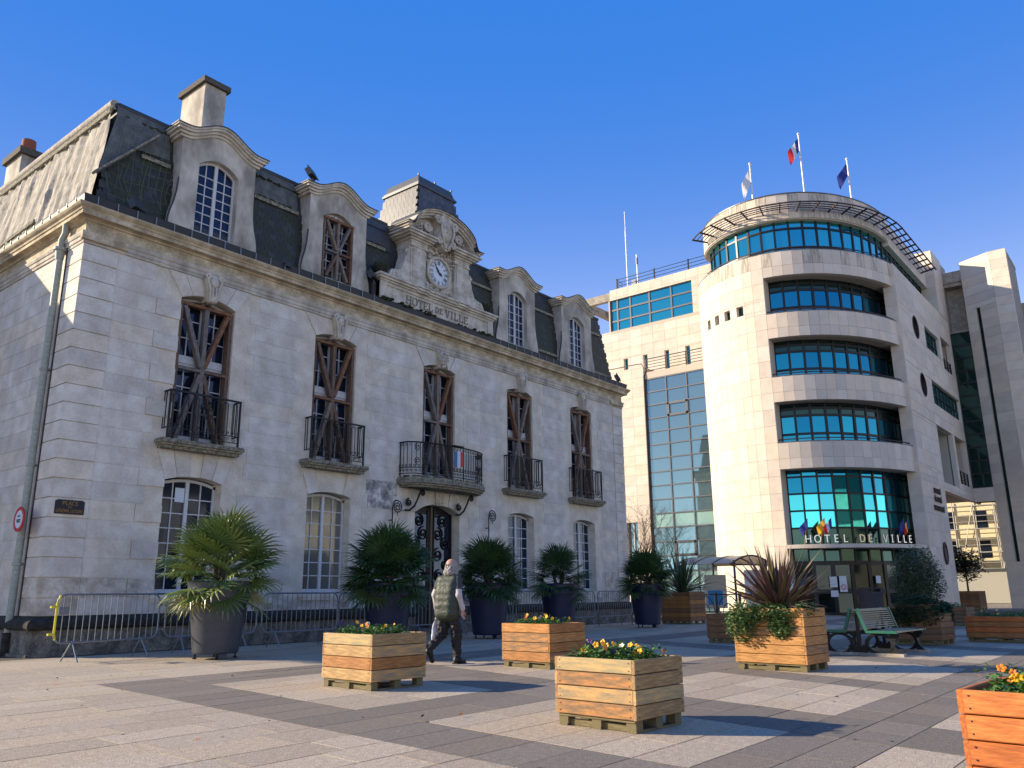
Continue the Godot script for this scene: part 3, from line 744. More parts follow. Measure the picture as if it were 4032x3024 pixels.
		part(b, "floodlight", M.lamp_body, th)
func frustum(b: B, p: Array, q: Array) -> void:   # [y, x0, x1, zfront, zback]
	var a := [Vector3(p[1], p[0], p[3]), Vector3(p[2], p[0], p[3]), Vector3(p[2], p[0], p[4]), Vector3(p[1], p[0], p[4])]
	var c := [Vector3(q[1], q[0], q[3]), Vector3(q[2], q[0], q[3]), Vector3(q[2], q[0], q[4]), Vector3(q[1], q[0], q[4])]
	for k in 4: b.quad(a[k], a[(k + 1) % 4], c[(k + 1) % 4], c[k])
	b.quad(a[3], a[2], a[1], a[0]); b.quad(c[0], c[1], c[2], c[3])
func casement(parent: Node, c: float, y0: float, y1: float, w: float, z: float, cols: int, rows: int, fm: Material, gm: Material, arch := 0.0, odd: Material = null) -> Node3D:
	var nd := sub("window", parent, Vector3(c, y0, z))
	var h := y1 - y0
	var b := B.new()
	var hw := w * 0.5
	for s in [-1.0, 1.0]: b.box2(Vector3(s * hw, 0, -0.04), Vector3(s * (hw - 0.06), h + arch * 0.35, 0.04))
	b.box2(Vector3(-0.045, 0, -0.03), Vector3(0.045, h + arch, 0.05))
	b.box2(Vector3(-hw + 0.06, 0, -0.035), Vector3(hw - 0.06, 0.09, 0.045))
	if arch > 0:
		var p := arch_pts(0, hw, h, arch); p.append(Vector2(hw, h + arch + 0.1)); p.append(Vector2(-hw, h + arch + 0.1)); p.reverse()
		var q := arch_pts(0, hw, h - 0.07, arch); q.append_array([])
		var ring := arch_pts(0, hw, h, arch); var lo := arch_pts(0, hw, h - 0.07, arch); lo.reverse(); ring.append_array(lo)
		b.prism(ring, -0.04, 0.04)
	else: b.box2(Vector3(-hw + 0.06, h - 0.07, -0.035), Vector3(hw - 0.06, h, 0.04))
	var hc := cols / 2
	var lw := (w * 0.5 - 0.06 - 0.045)
	var rh := (h - 0.09) / rows
	for s in [-1.0, 1.0]:
		var x0: float = (-hw + 0.06) if s < 0 else 0.045
		for j in range(1, hc): b.box2(Vector3(x0 + lw * j / hc - 0.013, 0.09, -0.02), Vector3(x0 + lw * j / hc + 0.013, h + arch * 0.8, 0.028))
		for r in range(1, rows): b.box2(Vector3(x0, 0.09 + rh * r - 0.013, -0.02), Vector3(x0 + lw, 0.09 + rh * r + 0.013, 0.026))
	part(b, "window_frame", fm, nd)
	for s in [-1.0, 1.0]:
		var x0: float = (-hw + 0.06) if s < 0 else 0.045
		for j in hc:
			for r in rows:
				var top := 0.09 + rh * (r + 1) + (arch if r == rows - 1 else 0.0)
				var a := Vector3(x0 + lw * j / hc, 0.09 + rh * r, -0.012); var e := Vector3(x0 + lw * (j + 1) / hc, top, 0.0)
				var g: Material = odd if odd and r == 0 and j == 0 and s < 0 else gm
				inst(cube, "pane", g, nd, Transform3D(Basis(Vector3.UP, rnd(-0.012, 0.012)) * Basis(Vector3.RIGHT, rnd(-0.012, 0.012)) * Basis.from_scale((e - a).abs()), (a + e) * 0.5))
	return nd
func timber(parent: Node, a: Vector3, b: Vector3, w: float, t: float, m: Material) -> void:
	var q := B.new()
	q.box(Vector3.ZERO, Vector3(w, t, a.distance_to(b)))
	var d := (b - a).normalized()
	var u := Vector3.BACK if absf(d.z) < 0.9 else Vector3.UP
	inst(q.mesh(), "timber", m, parent, Transform3D(Basis.looking_at(d, u), (a + b) * 0.5))
func shoring(th: Node, c: float, y0: float, y1: float, w: float, z: float, mid: float, sc := 1.0) -> void:
	var n := sub("window_shoring", th, Vector3(c, y0, z))
	var h := y1 - y0
	var hw := w * 0.5
	var k := 0.11 * sc; var T: Array = M.timber
	timber(n, Vector3(0, 0, 0), Vector3(0, h, 0), k, 0.16 * sc, pick([T[0], T[3], T[1]]))
	for s in [-1.0, 1.0]: timber(n, Vector3(s * (hw - 0.04), 0, -0.03), Vector3(s * (hw - 0.04), h, -0.03), 0.07, 0.2 * sc, pick([T[1], T[2]]))
	timber(n, Vector3(-hw, h, 0.0), Vector3(hw, h, 0.0), 0.08, 0.16, pick([T[2], T[4]]))
	for s in [-1.0, 1.0]:
		timber(n, Vector3(s * 0.05, mid, 0.03), Vector3(s * (hw - 0.07), mid, 0.03), 0.07, 0.12, pick(T))
		timber(n, Vector3(s * 0.05, mid + 0.1, 0.01), Vector3(s * (hw - 0.12), h - 0.06, 0.01), 0.10 * sc, 0.15 * sc, pick([T[3], T[0], T[1], T[4]]))
		timber(n, Vector3(s * 0.05, mid - 0.1, 0.01), Vector3(s * (hw - 0.16), 0.04, 0.01), 0.10 * sc, 0.15 * sc, pick([T[3], T[0], T[1]]))
func spiral(b: B, c: Vector3, r: float, turns: float, a0: float, s: float, th := 0.014) -> void:
	var p := []
	var n := int(turns * 12)
	for k in n + 1:
		var t := float(k) / n
		var a := a0 + s * t * turns * TAU
		p.append(c + Vector3(cos(a), sin(a), 0) * r * (1.0 - 0.82 * t))
	b.tube(p, th, 5)
func upper_window(th: Node3D, i: int) -> void:
	var c: float = WC[i]
	# glazed frame behind: upper leaf, transom, lower leaf
	casement(th, c, 4.85, 6.75, 1.46, -0.34, 4, 3, M.white, M.glass)
	casement(th, c, 6.85, 8.32, 1.46, -0.34, 4, 3, M.white, M.glass, 0.15)
	var b := B.new(); b.box2(Vector3(c - 0.73, 6.74, -0.38), Vector3(c + 0.73, 6.86, -0.27)); part(b, "transom", M.white, th)
	shoring(th, c, 4.74, 8.22, 1.44, -0.14, 1.82)
	# carved keystone
	var ks := sub("keystone", th, Vector3(c, 8.42, 0))
	b = B.new()
	b.prism([Vector2(-0.12, -0.06), Vector2(0.12, -0.06), Vector2(0.2, 0.5), Vector2(-0.2, 0.5)], -0.2, 0.09)
	if i == 2:
		b.ball(Vector3(0, 0.22, 0.12), Vector3(0.15, 0.22, 0.16), 12, 8); b.ball(Vector3(0, 0.22, 0.27), Vector3(0.03, 0.07, 0.04), 8, 6)
		for s in [-1.0, 1.0]: b.ball(Vector3(s * 0.06, 0.16, 0.24), Vector3(0.045, 0.04, 0.04), 8, 5); b.ball(Vector3(s * 0.06, 0.29, 0.24), Vector3(0.05, 0.02, 0.04), 8, 5)
		for k in 26:
			var a := rnd(-0.6, PI + 0.6)
			b.ball(Vector3(cos(a) * 0.17, 0.28 + sin(a) * 0.2, 0.12 + rnd(-0.03, 0.08)), Vector3(0.055, 0.05, 0.06), 7, 5)
		for k in 14: b.ball(Vector3(rnd(-0.1, 0.1), rnd(-0.06, 0.1), 0.2 + rnd(-0.05, 0.05)), Vector3(0.035, 0.06, 0.04), 6, 5)
	else:
		b.prism([Vector2(-0.1, -0.1), Vector2(0.1, -0.1), Vector2(0.15, 0.3), Vector2(0.24, 0.52), Vector2(0.12, 0.64), Vector2(-0.12, 0.64), Vector2(-0.24, 0.52), Vector2(-0.15, 0.3)], 0.05, 0.15)
		b.ball(Vector3(0, 0.44, 0.15), Vector3(0.13, 0.15, 0.07), 10, 6); b.ball(Vector3(0, 0.0, 0.14), Vector3(0.09, 0.12, 0.08), 8, 6)
		for s in [-1.0, 1.0]:
			spiral(b, Vector3(s * 0.19, 0.58, 0.17), 0.085, 1.5, PI / 2, s, 0.032)
			b.tube([Vector3(s * 0.2, 0.5, 0.18), Vector3(s * 0.12, 0.25, 0.19), Vector3(s * 0.08, -0.08, 0.16)], 0.035, 6)
			b.tube([Vector3(s * 0.06, 0.3, 0.17), Vector3(s * 0.04, 0.1, 0.2), Vector3(s * 0.05, -0.08, 0.17)], 0.03, 6)
	part(b, "carving", M.carved, ks)
	if i == 2: return
	# shallow balcony
	var n := sub("balcony", th, Vector3(c, 0, 0))
	b = B.new()
	for e in [[4.69, 4.72, 0.35, 1.06], [4.62, 4.69, 0.37, 1.08], [4.57, 4.62, 0.32, 1.04], [4.5, 4.57, 0.26, 1.0]]: b.box2(Vector3(-e[3], e[0], -0.35), Vector3(e[3], e[1], e[2]))
	part(b, "slab", M.ledge, n)
	b = B.new()
	b.box2(Vector3(-0.95, 5.86, 0.24), Vector3(0.95, 5.905, 0.29))
	for s in [-1.0, 1.0]:
		b.box2(Vector3(s * 0.95, 5.86, -0.1), Vector3(s * 0.91, 5.9, 0.24)); b.box2(Vector3(s * 0.93 - 0.02, 4.72, 0.245), Vector3(s * 0.93 + 0.02, 5.86, 0.285))
		b.box2(Vector3(s * 0.945, 4.98, -0.1), Vector3(s * 0.915, 5.0, 0.24))
		for q in [0.08, -0.02]: b.box2(Vector3(s * 0.94, 5.0, q), Vector3(s * 0.92, 5.86, q + 0.02))
	for y in [4.98, 4.82]: b.box2(Vector3(-0.93, y, 0.255), Vector3(0.93, y + 0.02, 0.275))
	for x in [-0.3, 0.3]: b.box2(Vector3(x - 0.015, 4.72, 0.25), Vector3(x + 0.015, 5.86, 0.28))
	part(b, "railing_frame", M.iron, n)
	for k in 14:
		var x := -0.86 + k * 1.72 / 13.0
		b = B.new()
		b.tube([Vector3(x, 5.0, 0.265), Vector3(x, 5.2, 0.265), Vector3(x, 5.75, 0.265)], 0.011, 5)
		spiral(b, Vector3(x + 0.03, 5.07, 0.265), 0.04, 1.2, PI, 1.0, 0.009)
		if k % 2 == 0 and k < 13:
			var p := []
			for q in 7: p.append(Vector3(x + 0.066 - cos(PI * q / 6.0) * 0.066, 5.74 + sin(PI * q / 6.0) * 0.08, 0.265))
			b.tube(p, 0.011, 5)
		part(b, "baluster", M.iron, n)
	b = B.new()
	for k in 9: spiral(b, Vector3(-0.8 + k * 0.2, 4.905, 0.265), 0.06, 1.3, 0.0, 1.0 if k % 2 else -1.0, 0.009)
	for s in [-1.0, 1.0]:
		spiral(b, Vector3(s * 0.1, 5.6, 0.265), 0.1, 1.6, PI / 2, s, 0.011); spiral(b, Vector3(s * 0.1, 5.36, 0.265), 0.09, 1.6, -PI / 2, -s, 0.011)
		b.ball(Vector3(s * 0.07, 5.72, 0.28), Vector3(0.05, 0.04, 0.02), 6, 4)
	part(b, "scrollwork", M.iron, n)
func lower_window(th: Node3D, c: float, i: int) -> void:
	var gm: Material = M.curtain_glass if i == 1 else M.glass
	casement(th, c, 1.22, 3.76, 1.48, -0.32, 4, 7, M.white, gm, 0.13, M.timber[1] if i == 1 else null)
	var b := B.new()
	b.box2(Vector3(c - 0.85, 1.10, -0.3), Vector3(c + 0.85, 1.19, 0.06)); b.box2(Vector3(c - 0.8, 1.02, -0.1), Vector3(c + 0.8, 1.1, 0.04))
	part(b, "sill", M.reveal, th)
	if i == 0:
		inst(cube, "notice", M.paper, th, Transform3D(Basis.from_scale(Vector3(0.24, 0.34, 0.004)), Vector3(c - 0.18, 3.5, -0.285)))
func centre_balcony(th: Node3D) -> void:
	var c := 11.6
	var n := sub("balcony", th, Vector3(c, 0, 0))
	var curve := func(w: float, d: float) -> Array:
		var p := [Vector2(-w, -0.3), Vector2(-w, 0.15)]
		for k in 13:
			var a := PI - PI * k / 12.0
			p.append(Vector2(cos(a) * (w - 0.02), 0.15 + pow(maxf(sin(a), 0.0), 0.75) * (d - 0.15)))
		p.append(Vector2(w, 0.15)); p.append(Vector2(w, -0.3))
		return p
	var b := B.new()
	for e in [[4.30, 4.36, 1.72, 0.72], [4.36, 4.42, 1.78, 0.80], [4.42, 4.54, 1.84, 0.88], [4.54, 4.60, 1.80, 0.84]]: slab_of(b, curve.call(e[2], e[3]), e[0], e[1])
	part(b, "slab", M.ledge, n)
	b = B.new()
	for k in 70:
		var a := rnd(0, PI)
		b.ball(Vector3(cos(a) * 1.72, 4.61, 0.15 + pow(sin(a), 0.75) * 0.62), Vector3(rnd(0.03, 0.1), rnd(0.015, 0.04), rnd(0.03, 0.07)), 6, 4)
	part(b, "moss", M.moss, n).set_meta("kind", "stuff")
	var ring := []
	for k in 33:
		var a := PI - PI * k / 32.0
		ring.append(Vector3(cos(a) * 1.74, 0, 0.12 + pow(maxf(sin(a), 0.0), 0.75) * 0.64))
	ring.push_front(Vector3(-1.74, 0, -0.02)); ring.append(Vector3(1.74, 0, -0.02))
	b = B.new()
	for y in [5.66, 4.88, 4.70]:
		var p := []
		for q in ring: p.append(q + Vector3(0, y, 0))
		b.tube(p, 0.026 if y > 5 else 0.014, 5)
	b.box2(Vector3(-0.2, 5.67, 0.62), Vector3(0.25, 5.70, 0.86))
	part(b, "railing_frame", M.iron, n)
	var dist := 0.0
	var nxt := 0.06
	var cnt := 0
	for k in ring.size() - 1:
		var p: Vector3 = ring[k]; var q: Vector3 = ring[k + 1]
		var l := p.distance_to(q)
		while nxt < dist + l:
			var at := p.lerp(q, (nxt - dist) / l)
			b = B.new()
			var tk := 0.02 if cnt % 6 == 0 else 0.011
			b.tube([at + Vector3(0, 4.60 if cnt % 6 == 0 else 4.9, 0), at + Vector3(0, 5.3, 0), at + Vector3(0, 5.64, 0)], tk, 5)
			b.x = Transform3D(Basis.looking_at((q - p).normalized().cross(Vector3.UP), Vector3.UP), at)
			spiral(b, Vector3(0.045, 4.95, 0), 0.05, 1.3, PI, 1.0, 0.009); spiral(b, Vector3(0.0, 4.79, 0), 0.05, 1.2, 0.0, 1.0, 0.009); spiral(b, Vector3(0.04, 5.57, 0), 0.05, 1.1, PI, -1.0, 0.009)
			part(b, "baluster", M.iron, n)
			nxt += 0.135; cnt += 1
		dist += l
	b = B.new()
	for s in [-1.0, 1.0]:   # side scroll panels
		for e in [[5.5, 1.0], [5.1, -1.0]]:
			spiral(b, Vector3(s * 1.45, e[0], 0.48), 0.12, 1.6, PI / 2 * e[1], e[1], 0.014); spiral(b, Vector3(s * 1.2, e[0], 0.6), 0.12, 1.6, PI / 2 * e[1], -e[1], 0.014)
	part(b, "scrollwork", M.iron, n)
	# S brackets under the slab
	for s in [-1.0, 1.0]:
		b = B.new()
		var x: float = s * 1.12
		spiral(b, Vector3(x + 0.1, 4.16, 0.3), 0.11, 1.7, PI, -1.0, 0.026)
		spiral(b, Vector3(x - 0.3, 3.86, 0.12), 0.12, 1.7, PI * 0.5, 1.0, 0.026)
		b.tube([Vector3(x - 0.01, 4.16, 0.3), Vector3(x - 0.03, 4.0, 0.24), Vector3(x - 0.1, 3.76, 0.16), Vector3(x - 0.26, 3.62, 0.12), Vector3(x - 0.44, 3.62, 0.12)], 0.03, 6)
		part(b, "scroll_bracket", M.iron, n)
	b = B.new(); b.bar(Vector3(-1.5, 4.29, 0.2), Vector3(-0.6, 4.29, 0.2), 0.09, 0.02); b.bar(Vector3(0.5, 4.29, 0.3), Vector3(1.5, 4.29, 0.3), 0.09, 0.02); part(b, "support_bar", M.iron, n)
	# carved block over the door
	b = B.new()
	b.prism([Vector2(-0.16, 3.86), Vector2(0.16, 3.86), Vector2(0.21, 4.42), Vector2(-0.21, 4.42)], -0.2, 0.06)
	for k in 40: b.ball(Vector3(rnd(-0.14, 0.14), rnd(3.92, 4.38), 0.06), Vector3(rnd(0.02, 0.05), rnd(0.02, 0.06), 0.03), 6, 4)
	part(b, "door_keystone", M.carved, n)
	# tricolour shield tied to the railing, as in the photo
	var sh := thing("tricolour_shield", "blue, white and red shield hung on the curved iron balcony", "shield", Vector3(11.62, 4.97, 0.83))
	var cols := [M.shield_blue, M.flag_white, M.red]
	for k in 3:
		b = B.new()
		var x0 := -0.21 + k * 0.14; var y0 := 0.1 if k != 1 else 0.02
		b.prism([Vector2(x0, y0 if k != 2 else 0.03), Vector2(x0 + 0.14, y0 if k != 0 else 0.03), Vector2(x0 + 0.14, 0.56 if k < 2 else 0.52), Vector2(x0, 0.52 if k == 0 else 0.56)], 0.0, 0.015)
		part(b, "stripe", cols[k], sh)
func front_door(th: Node3D) -> void:
	var c := 11.6
	var n := sub("door", th, Vector3(c, 0, -0.36))
	var b := B.new()
	b.box2(Vector3(-1.0, 0.15, -0.06), Vector3(1.0, 3.95, 0)); part(b, "door_leaf", M.dark, n)
	b = B.new()
	b.box2(Vector3(-0.04, 0.15, 0), Vector3(0.04, 3.9, 0.06)); part(b, "meeting_stile", M.timber[1], n)
	for s in [-1.0, 1.0]:
		b = B.new()
		b.box2(Vector3(s * 0.14, 1.4, 0.0), Vector3(s * 0.9, 3.6, 0.006)); part(b, "door_glass", M.glass, n)
		b = B.new()
		for e in [[0.52, 3.4, 0.2, 1.0], [0.34, 3.0, 0.22, -1.0], [0.68, 2.7, 0.22, 1.0], [0.34, 2.35, 0.22, 1.0], [0.68, 2.05, 0.2, -1.0], [0.4, 1.7, 0.2, 1.0]]: spiral(b, Vector3(s * e[0], e[1], 0.03), e[2], 1.8, PI / 2, s * e[3], 0.024)
		for x in [0.14, 0.9]: b.box2(Vector3(s * x - 0.02, 1.35, 0), Vector3(s * x + 0.02, 3.75, 0.04))
		part(b, "door_grille", M.iron, n)
		# wall lamp brackets
		b = B.new()
		var x: float = -2.1 if s < 0 else 2.28
		b.tube([Vector3(x, 2.6, 0.5), Vector3(x, 3.6, 0.5), Vector3(x + 0.03, 3.78, 0.5), Vector3(x + 0.12, 3.88, 0.5), Vector3(x + 0.24, 3.86, 0.5)], 0.02, 6)
		spiral(b, Vector3(x + 0.2, 3.68, 0.5), 0.19, 2.2, PI / 2, -1.0, 0.017)
		b.tube([Vector3(x + 0.2, 3.52, 0.5), Vector3(x + 0.2, 3.42, 0.5)], 0.012, 5); b.tube([Vector3(x - 0.09, 3.28, 0.5), Vector3(x, 3.28, 0.5), Vector3(x, 3.28, 0.37)], 0.014, 5)
		part(b, "lamp_bracket", M.iron, n)
	b = B.new(); b.box2(Vector3(-1.15, -0.02, -0.1), Vector3(1.15, 0.15, 0.75)); part(b, "door_step", M.plinth, n)
func crown(x: float) -> float:
	return 12.66 + (0.40 * (0.5 + 0.5 * cos(PI * x / 1.05)) if absf(x) < 1.05 else 0.0)
func dormer(th: Node3D, c: float, kind: int) -> void:
	var n := sub("dormer", th, Vector3(c, 0, 0.06))
	var b := B.new()
	for s in [-1.0, 1.0]:
		var p := [Vector2(s * 0.575, 9.9), Vector2(s * 1.27, 9.9), Vector2(s * 1.26, 10.3), Vector2(s * 1.22, 10.55), Vector2(s * 1.15, 10.8), Vector2(s * 1.10, 11.1), Vector2(s * 1.08, 11.45), Vector2(s * 1.08, 12.66), Vector2(s * 0.575, crown(0.575))]
		b.prism(p, -1.1, -0.18)
	var l := arch_pts(0, 0.575, 12.1, 0.26)
	l.reverse()
	for k in 9: l.append(Vector2(-0.575 + 1.15 * k / 8.0, crown(-0.575 + 1.15 * k / 8.0)))
	b.prism(l, -1.1, -0.18)
	part(b, "dormer_wall", M.render, n)
	b = B.new()
	for e in [[-0.02, 0.05, 0.04], [0.05, 0.12, 0.10], [0.12, 0.19, 0.17], [0.19, 0.24, 0.21]]:
		var p := []; var q := []
		var w: float = 1.13 + e[2]
		for k in 25:
			var x := -w + 2.0 * w * k / 24.0
			p.append(Vector2(x, crown(x) + e[0])); q.append(Vector2(x, crown(x) + e[1]))
		q.reverse(); p.append_array(q)
		b.prism(p, -1.1, -0.18 + e[2])
	part(b, "dormer_cornice", M.carved, n)
	b = B.new()
	var p2 := []; var q2 := []
	for k in 25:
		var x := -1.36 + 2.72 * k / 24.0
		p2.append(Vector2(x, crown(x) + 0.24)); q2.append(Vector2(x, crown(x) + 0.265))
	q2.reverse(); p2.append_array(q2)
	b.prism(p2, -1.5, 0.05)
	part(b, "dormer_roof", M.lead, n)
	for s in [-1.0, 1.0]:
		b = B.new()
		b.tube([Vector3(s * 1.09, 11.5, -0.2), Vector3(s * 1.11, 11.1, -0.2), Vector3(s * 1.17, 10.79, -0.2), Vector3(s * 1.24, 10.55, -0.2), Vector3(s * 1.28, 10.3, -0.2), Vector3(s * 1.28, 9.95, -0.2)], 0.025, 5)
		part(b, "lead_edging", M.lead, n)
	b = B.new(); b.box2(Vector3(-0.58, 9.9, -0.6), Vector3(0.58, 10.22, -0.2)); part(b, "sill", M.render, n)
	var w := sub("window_bay", n)
	if kind == 0: casement_in(w, 7)
	elif kind == 1: casement_in(w, 7)
	else: casement_in(w, 6)
	if kind == 1: shoring(n, 0, 10.22, 12.1, 1.12, -0.22, 0.85, 0.8)
func casement_in(nd: Node3D, rows: int) -> void:   # dormer window, drawn straight into its bay (no deeper level)
	var b := B.new()
	var y0 := 10.22; var h := 1.92; var hw := 0.57
	for s in [-1.0, 1.0]: b.box2(Vector3(s * hw, y0, -0.42), Vector3(s * (hw - 0.06), y0 + h + 0.2, -0.34))
	b.box2(Vector3(-0.045, y0, -0.42), Vector3(0.045, y0 + h + 0.26, -0.33)); b.box2(Vector3(-hw, y0, -0.42), Vector3(hw, y0 + 0.08, -0.34))
	var ring := arch_pts(0, hw, y0 + h - 0.04, 0.26); var lo := arch_pts(0, hw, y0 + h - 0.11, 0.26); lo.reverse(); ring.append_array(lo)
	b.prism(ring, -0.42, -0.34)
	var lw := hw - 0.06 - 0.045
	for s in [-1.0, 1.0]:
		var x0: float = (-hw + 0.06) if s < 0 else 0.045
		b.box2(Vector3(x0 + lw * 0.5 - 0.013, y0, -0.4), Vector3(x0 + lw * 0.5 + 0.013, y0 + h + 0.2, -0.352))
		for r in range(1, rows): b.box2(Vector3(x0, y0 + 0.08 + (h - 0.08) * r / rows - 0.013, -0.4), Vector3(x0 + lw, y0 + 0.08 + (h - 0.08) * r / rows + 0.013, -0.355))
	part(b, "window_frame", M.white, nd)
	for s in [-1.0, 1.0]:
		var x0: float = (-hw + 0.06) if s < 0 else 0.045
		for j in 2:
			for r in rows:
				var a := Vector3(x0 + lw * j / 2, y0 + 0.08 + (h - 0.08) * r / rows, -0.39); var e := Vector3(x0 + lw * (j + 1) / 2, y0 + 0.08 + (h - 0.08) * (r + 1) / rows + (0.24 if r == rows - 1 else 0.0), -0.38)
				inst(cube, "pane", M.glass, nd, Transform3D(Basis(Vector3.UP, rnd(-0.015, 0.015)) * Basis.from_scale((e - a).abs()), (a + e) * 0.5))
func clock_gable(th: Node3D) -> void:
	var n := sub("clock_gable", th, Vector3(11.45, 0, 0))
	var b := B.new()
	# inscription block
	b.box2(Vector3(-2.72, 9.82, -0.5), Vector3(2.72, 10.02, 0.16)); b.box2(Vector3(-2.7, 10.02, -0.5), Vector3(2.7, 10.66, 0.08))
	for s in [-1.0, 1.0]: b.box2(Vector3(s * 2.7, 10.02, -0.4), Vector3(s * 2.42, 10.66, 0.13))
	b.box2(Vector3(-2.42, 10.56, 0.0), Vector3(2.42, 10.66, 0.115)); b.box2(Vector3(-2.42, 10.02, 0.0), Vector3(2.42, 10.09, 0.115))
	part(b, "inscription_block", M.carved, n)
	b = B.new()
	for e in [[10.66, 10.72, 0.16, 0.03], [10.72, 10.80, 0.22, 0.09], [10.80, 10.87, 0.27, 0.14]]:
		b.box2(Vector3(-2.7 - e[3], e[0], -0.5), Vector3(2.7 + e[3], e[1], e[2]))
		for s in [-1.0, 1.0]: b.box2(Vector3(s * 0.7, e[0] + 0.003, -0.4), Vector3(s * 1.2, e[1] - 0.003, e[2] + 0.06))
	part(b, "inscription_moulding", M.carved, n)
	var tx := [["H", -1.44, 1.0], ["O", -1.17, 1.0], ["T", -0.91, 1.0], ["E", -0.68, 1.0], ["L", -0.45, 1.0], ["D", -0.14, 0.72], ["E", 0.05, 0.72], ["V", 0.36, 1.0], ["I", 0.58, 1.0], ["L", 0.79, 1.0], ["L", 1.03, 1.0], ["E", 1.28, 1.0]]
	for e in tx: text(e[0], 0.27 * e[2], 0.03, M.ledge, n, "letter", Transform3D(Basis.IDENTITY, Vector3(e[1], 10.33, 0.09)), true)
	# piers and back wall
	b = B.new()
	b.box2(Vector3(-1.4, 10.87, -0.9), Vector3(1.4, 12.75, -0.02))
	for s in [-1.0, 1.0]:
		b.box2(Vector3(s * 0.70, 10.87, -0.5), Vector3(s * 1.38, 12.55, 0.08)); b.box2(Vector3(s * 0.78, 10.95, 0.08), Vector3(s * 1.3, 12.25, 0.11))
		for e in [[12.25, 12.30, 0.14, 0.06], [12.42, 12.48, 0.13, 0.05], [12.48, 12.55, 0.18, 0.1], [12.30, 12.42, 0.115, 0.03]]: b.box2(Vector3(s * (0.70 - e[3]), e[0], -0.6), Vector3(s * (1.38 + e[3]), e[1], e[2]))
		b.prism([Vector2(s * 0.92, 12.32), Vector2(s * 1.16, 12.32), Vector2(s * 1.16, 12.4), Vector2(s * 0.92, 12.4)], 0.11, 0.14)
	part(b, "clock_pier", M.carved, n)
	# broken entablature and curved pediment
	b = B.new()
	for s in [-1.0, 1.0]:
		for e in [[12.55, 12.60, 0.26, 0.12], [12.60, 12.68, 0.34, 0.22], [12.68, 12.74, 0.40, 0.30]]: b.box2(Vector3(s * (0.52 - e[3] * 0.3), e[0], -0.8), Vector3(s * (1.5 + e[3]), e[1], e[2]))
	var arc := func(off: float, w: float) -> Array:
		var p := []
		for k in 25:
			var x := -w + 2.0 * w * k / 24.0
			var t := clampf(absf(x) / 1.55, 0.0, 1.0)
			p.append(Vector2(x, 12.74 + 0.92 * sqrt(maxf(0.0, 1.0 - t * t * 0.98)) * (1.0 if t < 1.0 else 0.14) + off))
		return p
	for e in [[-0.10, -0.03, 0.20, 1.62], [-0.03, 0.05, 0.28, 1.7], [0.05, 0.12, 0.36, 1.78], [0.12, 0.16, 0.42, 1.84]]:
		var p: Array = arc.call(e[0], e[3]); var q: Array = arc.call(e[1], e[3])
		q.reverse(); p.append_array(q)
		b.prism(p, -0.9, e[2])
	part(b, "pediment_cornice", M.carved, n)
	b = B.new()
	var tp: Array = arc.call(-0.08, 1.5); tp.append(Vector2(1.5, 12.56)); tp.append(Vector2(-1.5, 12.56))
	b.prism(tp, -0.9, 0.02)
	part(b, "tympanum", M.render, n)
	b = B.new()
	var lp: Array = arc.call(0.16, 1.86); var lq: Array = arc.call(0.185, 1.86); lq.reverse(); lp.append_array(lq)
	b.prism(lp, -0.9, 0.45)
	part(b, "pediment_lead", M.lead, n)
	# cartouche
	b = B.new()
	b.prism([Vector2(-0.36, 13.55), Vector2(-0.15, 13.72), Vector2(0.15, 13.72), Vector2(0.36, 13.55), Vector2(0.30, 13.2), Vector2(0.36, 12.85), Vector2(0.2, 12.52), Vector2(0, 12.42), Vector2(-0.2, 12.52), Vector2(-0.36, 12.85), Vector2(-0.30, 13.2)], 0.0, 0.34)
	b.ball(Vector3(0, 13.12, 0.34), Vector3(0.25, 0.38, 0.12), 14, 10)
	for s in [-1.0, 1.0]:
		spiral(b, Vector3(s * 0.4, 13.45, 0.36), 0.16, 1.8, PI, s, 0.05); spiral(b, Vector3(s * 0.32, 12.72, 0.36), 0.13, 1.7, PI / 2, -s, 0.045)
		b.tube([Vector3(s * 0.28, 13.4, 0.4), Vector3(s * 0.3, 13.1, 0.42), Vector3(s * 0.2, 12.75, 0.4), Vector3(s * 0.05, 12.5, 0.36)], 0.045, 6)
		spiral(b, Vector3(s * 0.75, 13.12, 0.2), 0.18, 1.6, 0.0, s, 0.05)
	part(b, "cartouche", M.carved, n)
	text("H", 0.24, 0.05, M.render, n, "monogram", Transform3D(Basis.IDENTITY, Vector3(0, 13.15, 0.45)), true)
	# carved foliage round the dial
	b = B.new()
	for k in 300:
		var x := rnd(-0.64, 0.64); var y := rnd(11.0, 12.55)
		if k > 230: x = rnd(0.5, 1.15) * (1 if k % 2 else -1); y = rnd(12.78, 13.2)
		if Vector2(x, y - 11.68).length() < 0.5: continue
		if y > 11.2 and y < 11.8 and k < 230: continue
		var bs := Basis.from_euler(Vector3(rnd(0, 3), rnd(0, 3), rnd(0, 3)))
		b.x = Transform3D(bs, Vector3(x, y, rnd(0.0, 0.13)))
		b.ball(Vector3.ZERO, Vector3(rnd(0.03, 0.09), rnd(0.02, 0.035), rnd(0.03, 0.055)), 6, 4)
	part(b, "carved_foliage", M.carved, n)
	# the dial
	var d := sub("clock", th, Vector3(11.36, 11.68, 0.06))
	b = B.new()
	b.x = Transform3D(Basis(Vector3.RIGHT, PI / 2), Vector3.ZERO)
	b.lathe([Vector2(0.47, 0.03), Vector2(0.47, 0.0), Vector2(0.56, -0.02), Vector2(0.57, 0.06), Vector2(0.53, 0.1), Vector2(0.48, 0.09), Vector2(0.47, 0.03)], 36)
	part(b, "clock_surround", M.carved, d)
	b = B.new()
	b.x = Transform3D(Basis(Vector3.RIGHT, PI / 2), Vector3.ZERO)
	b.lathe([Vector2(0.47, 0.02), Vector2(0.0001, 0.03)], 36)
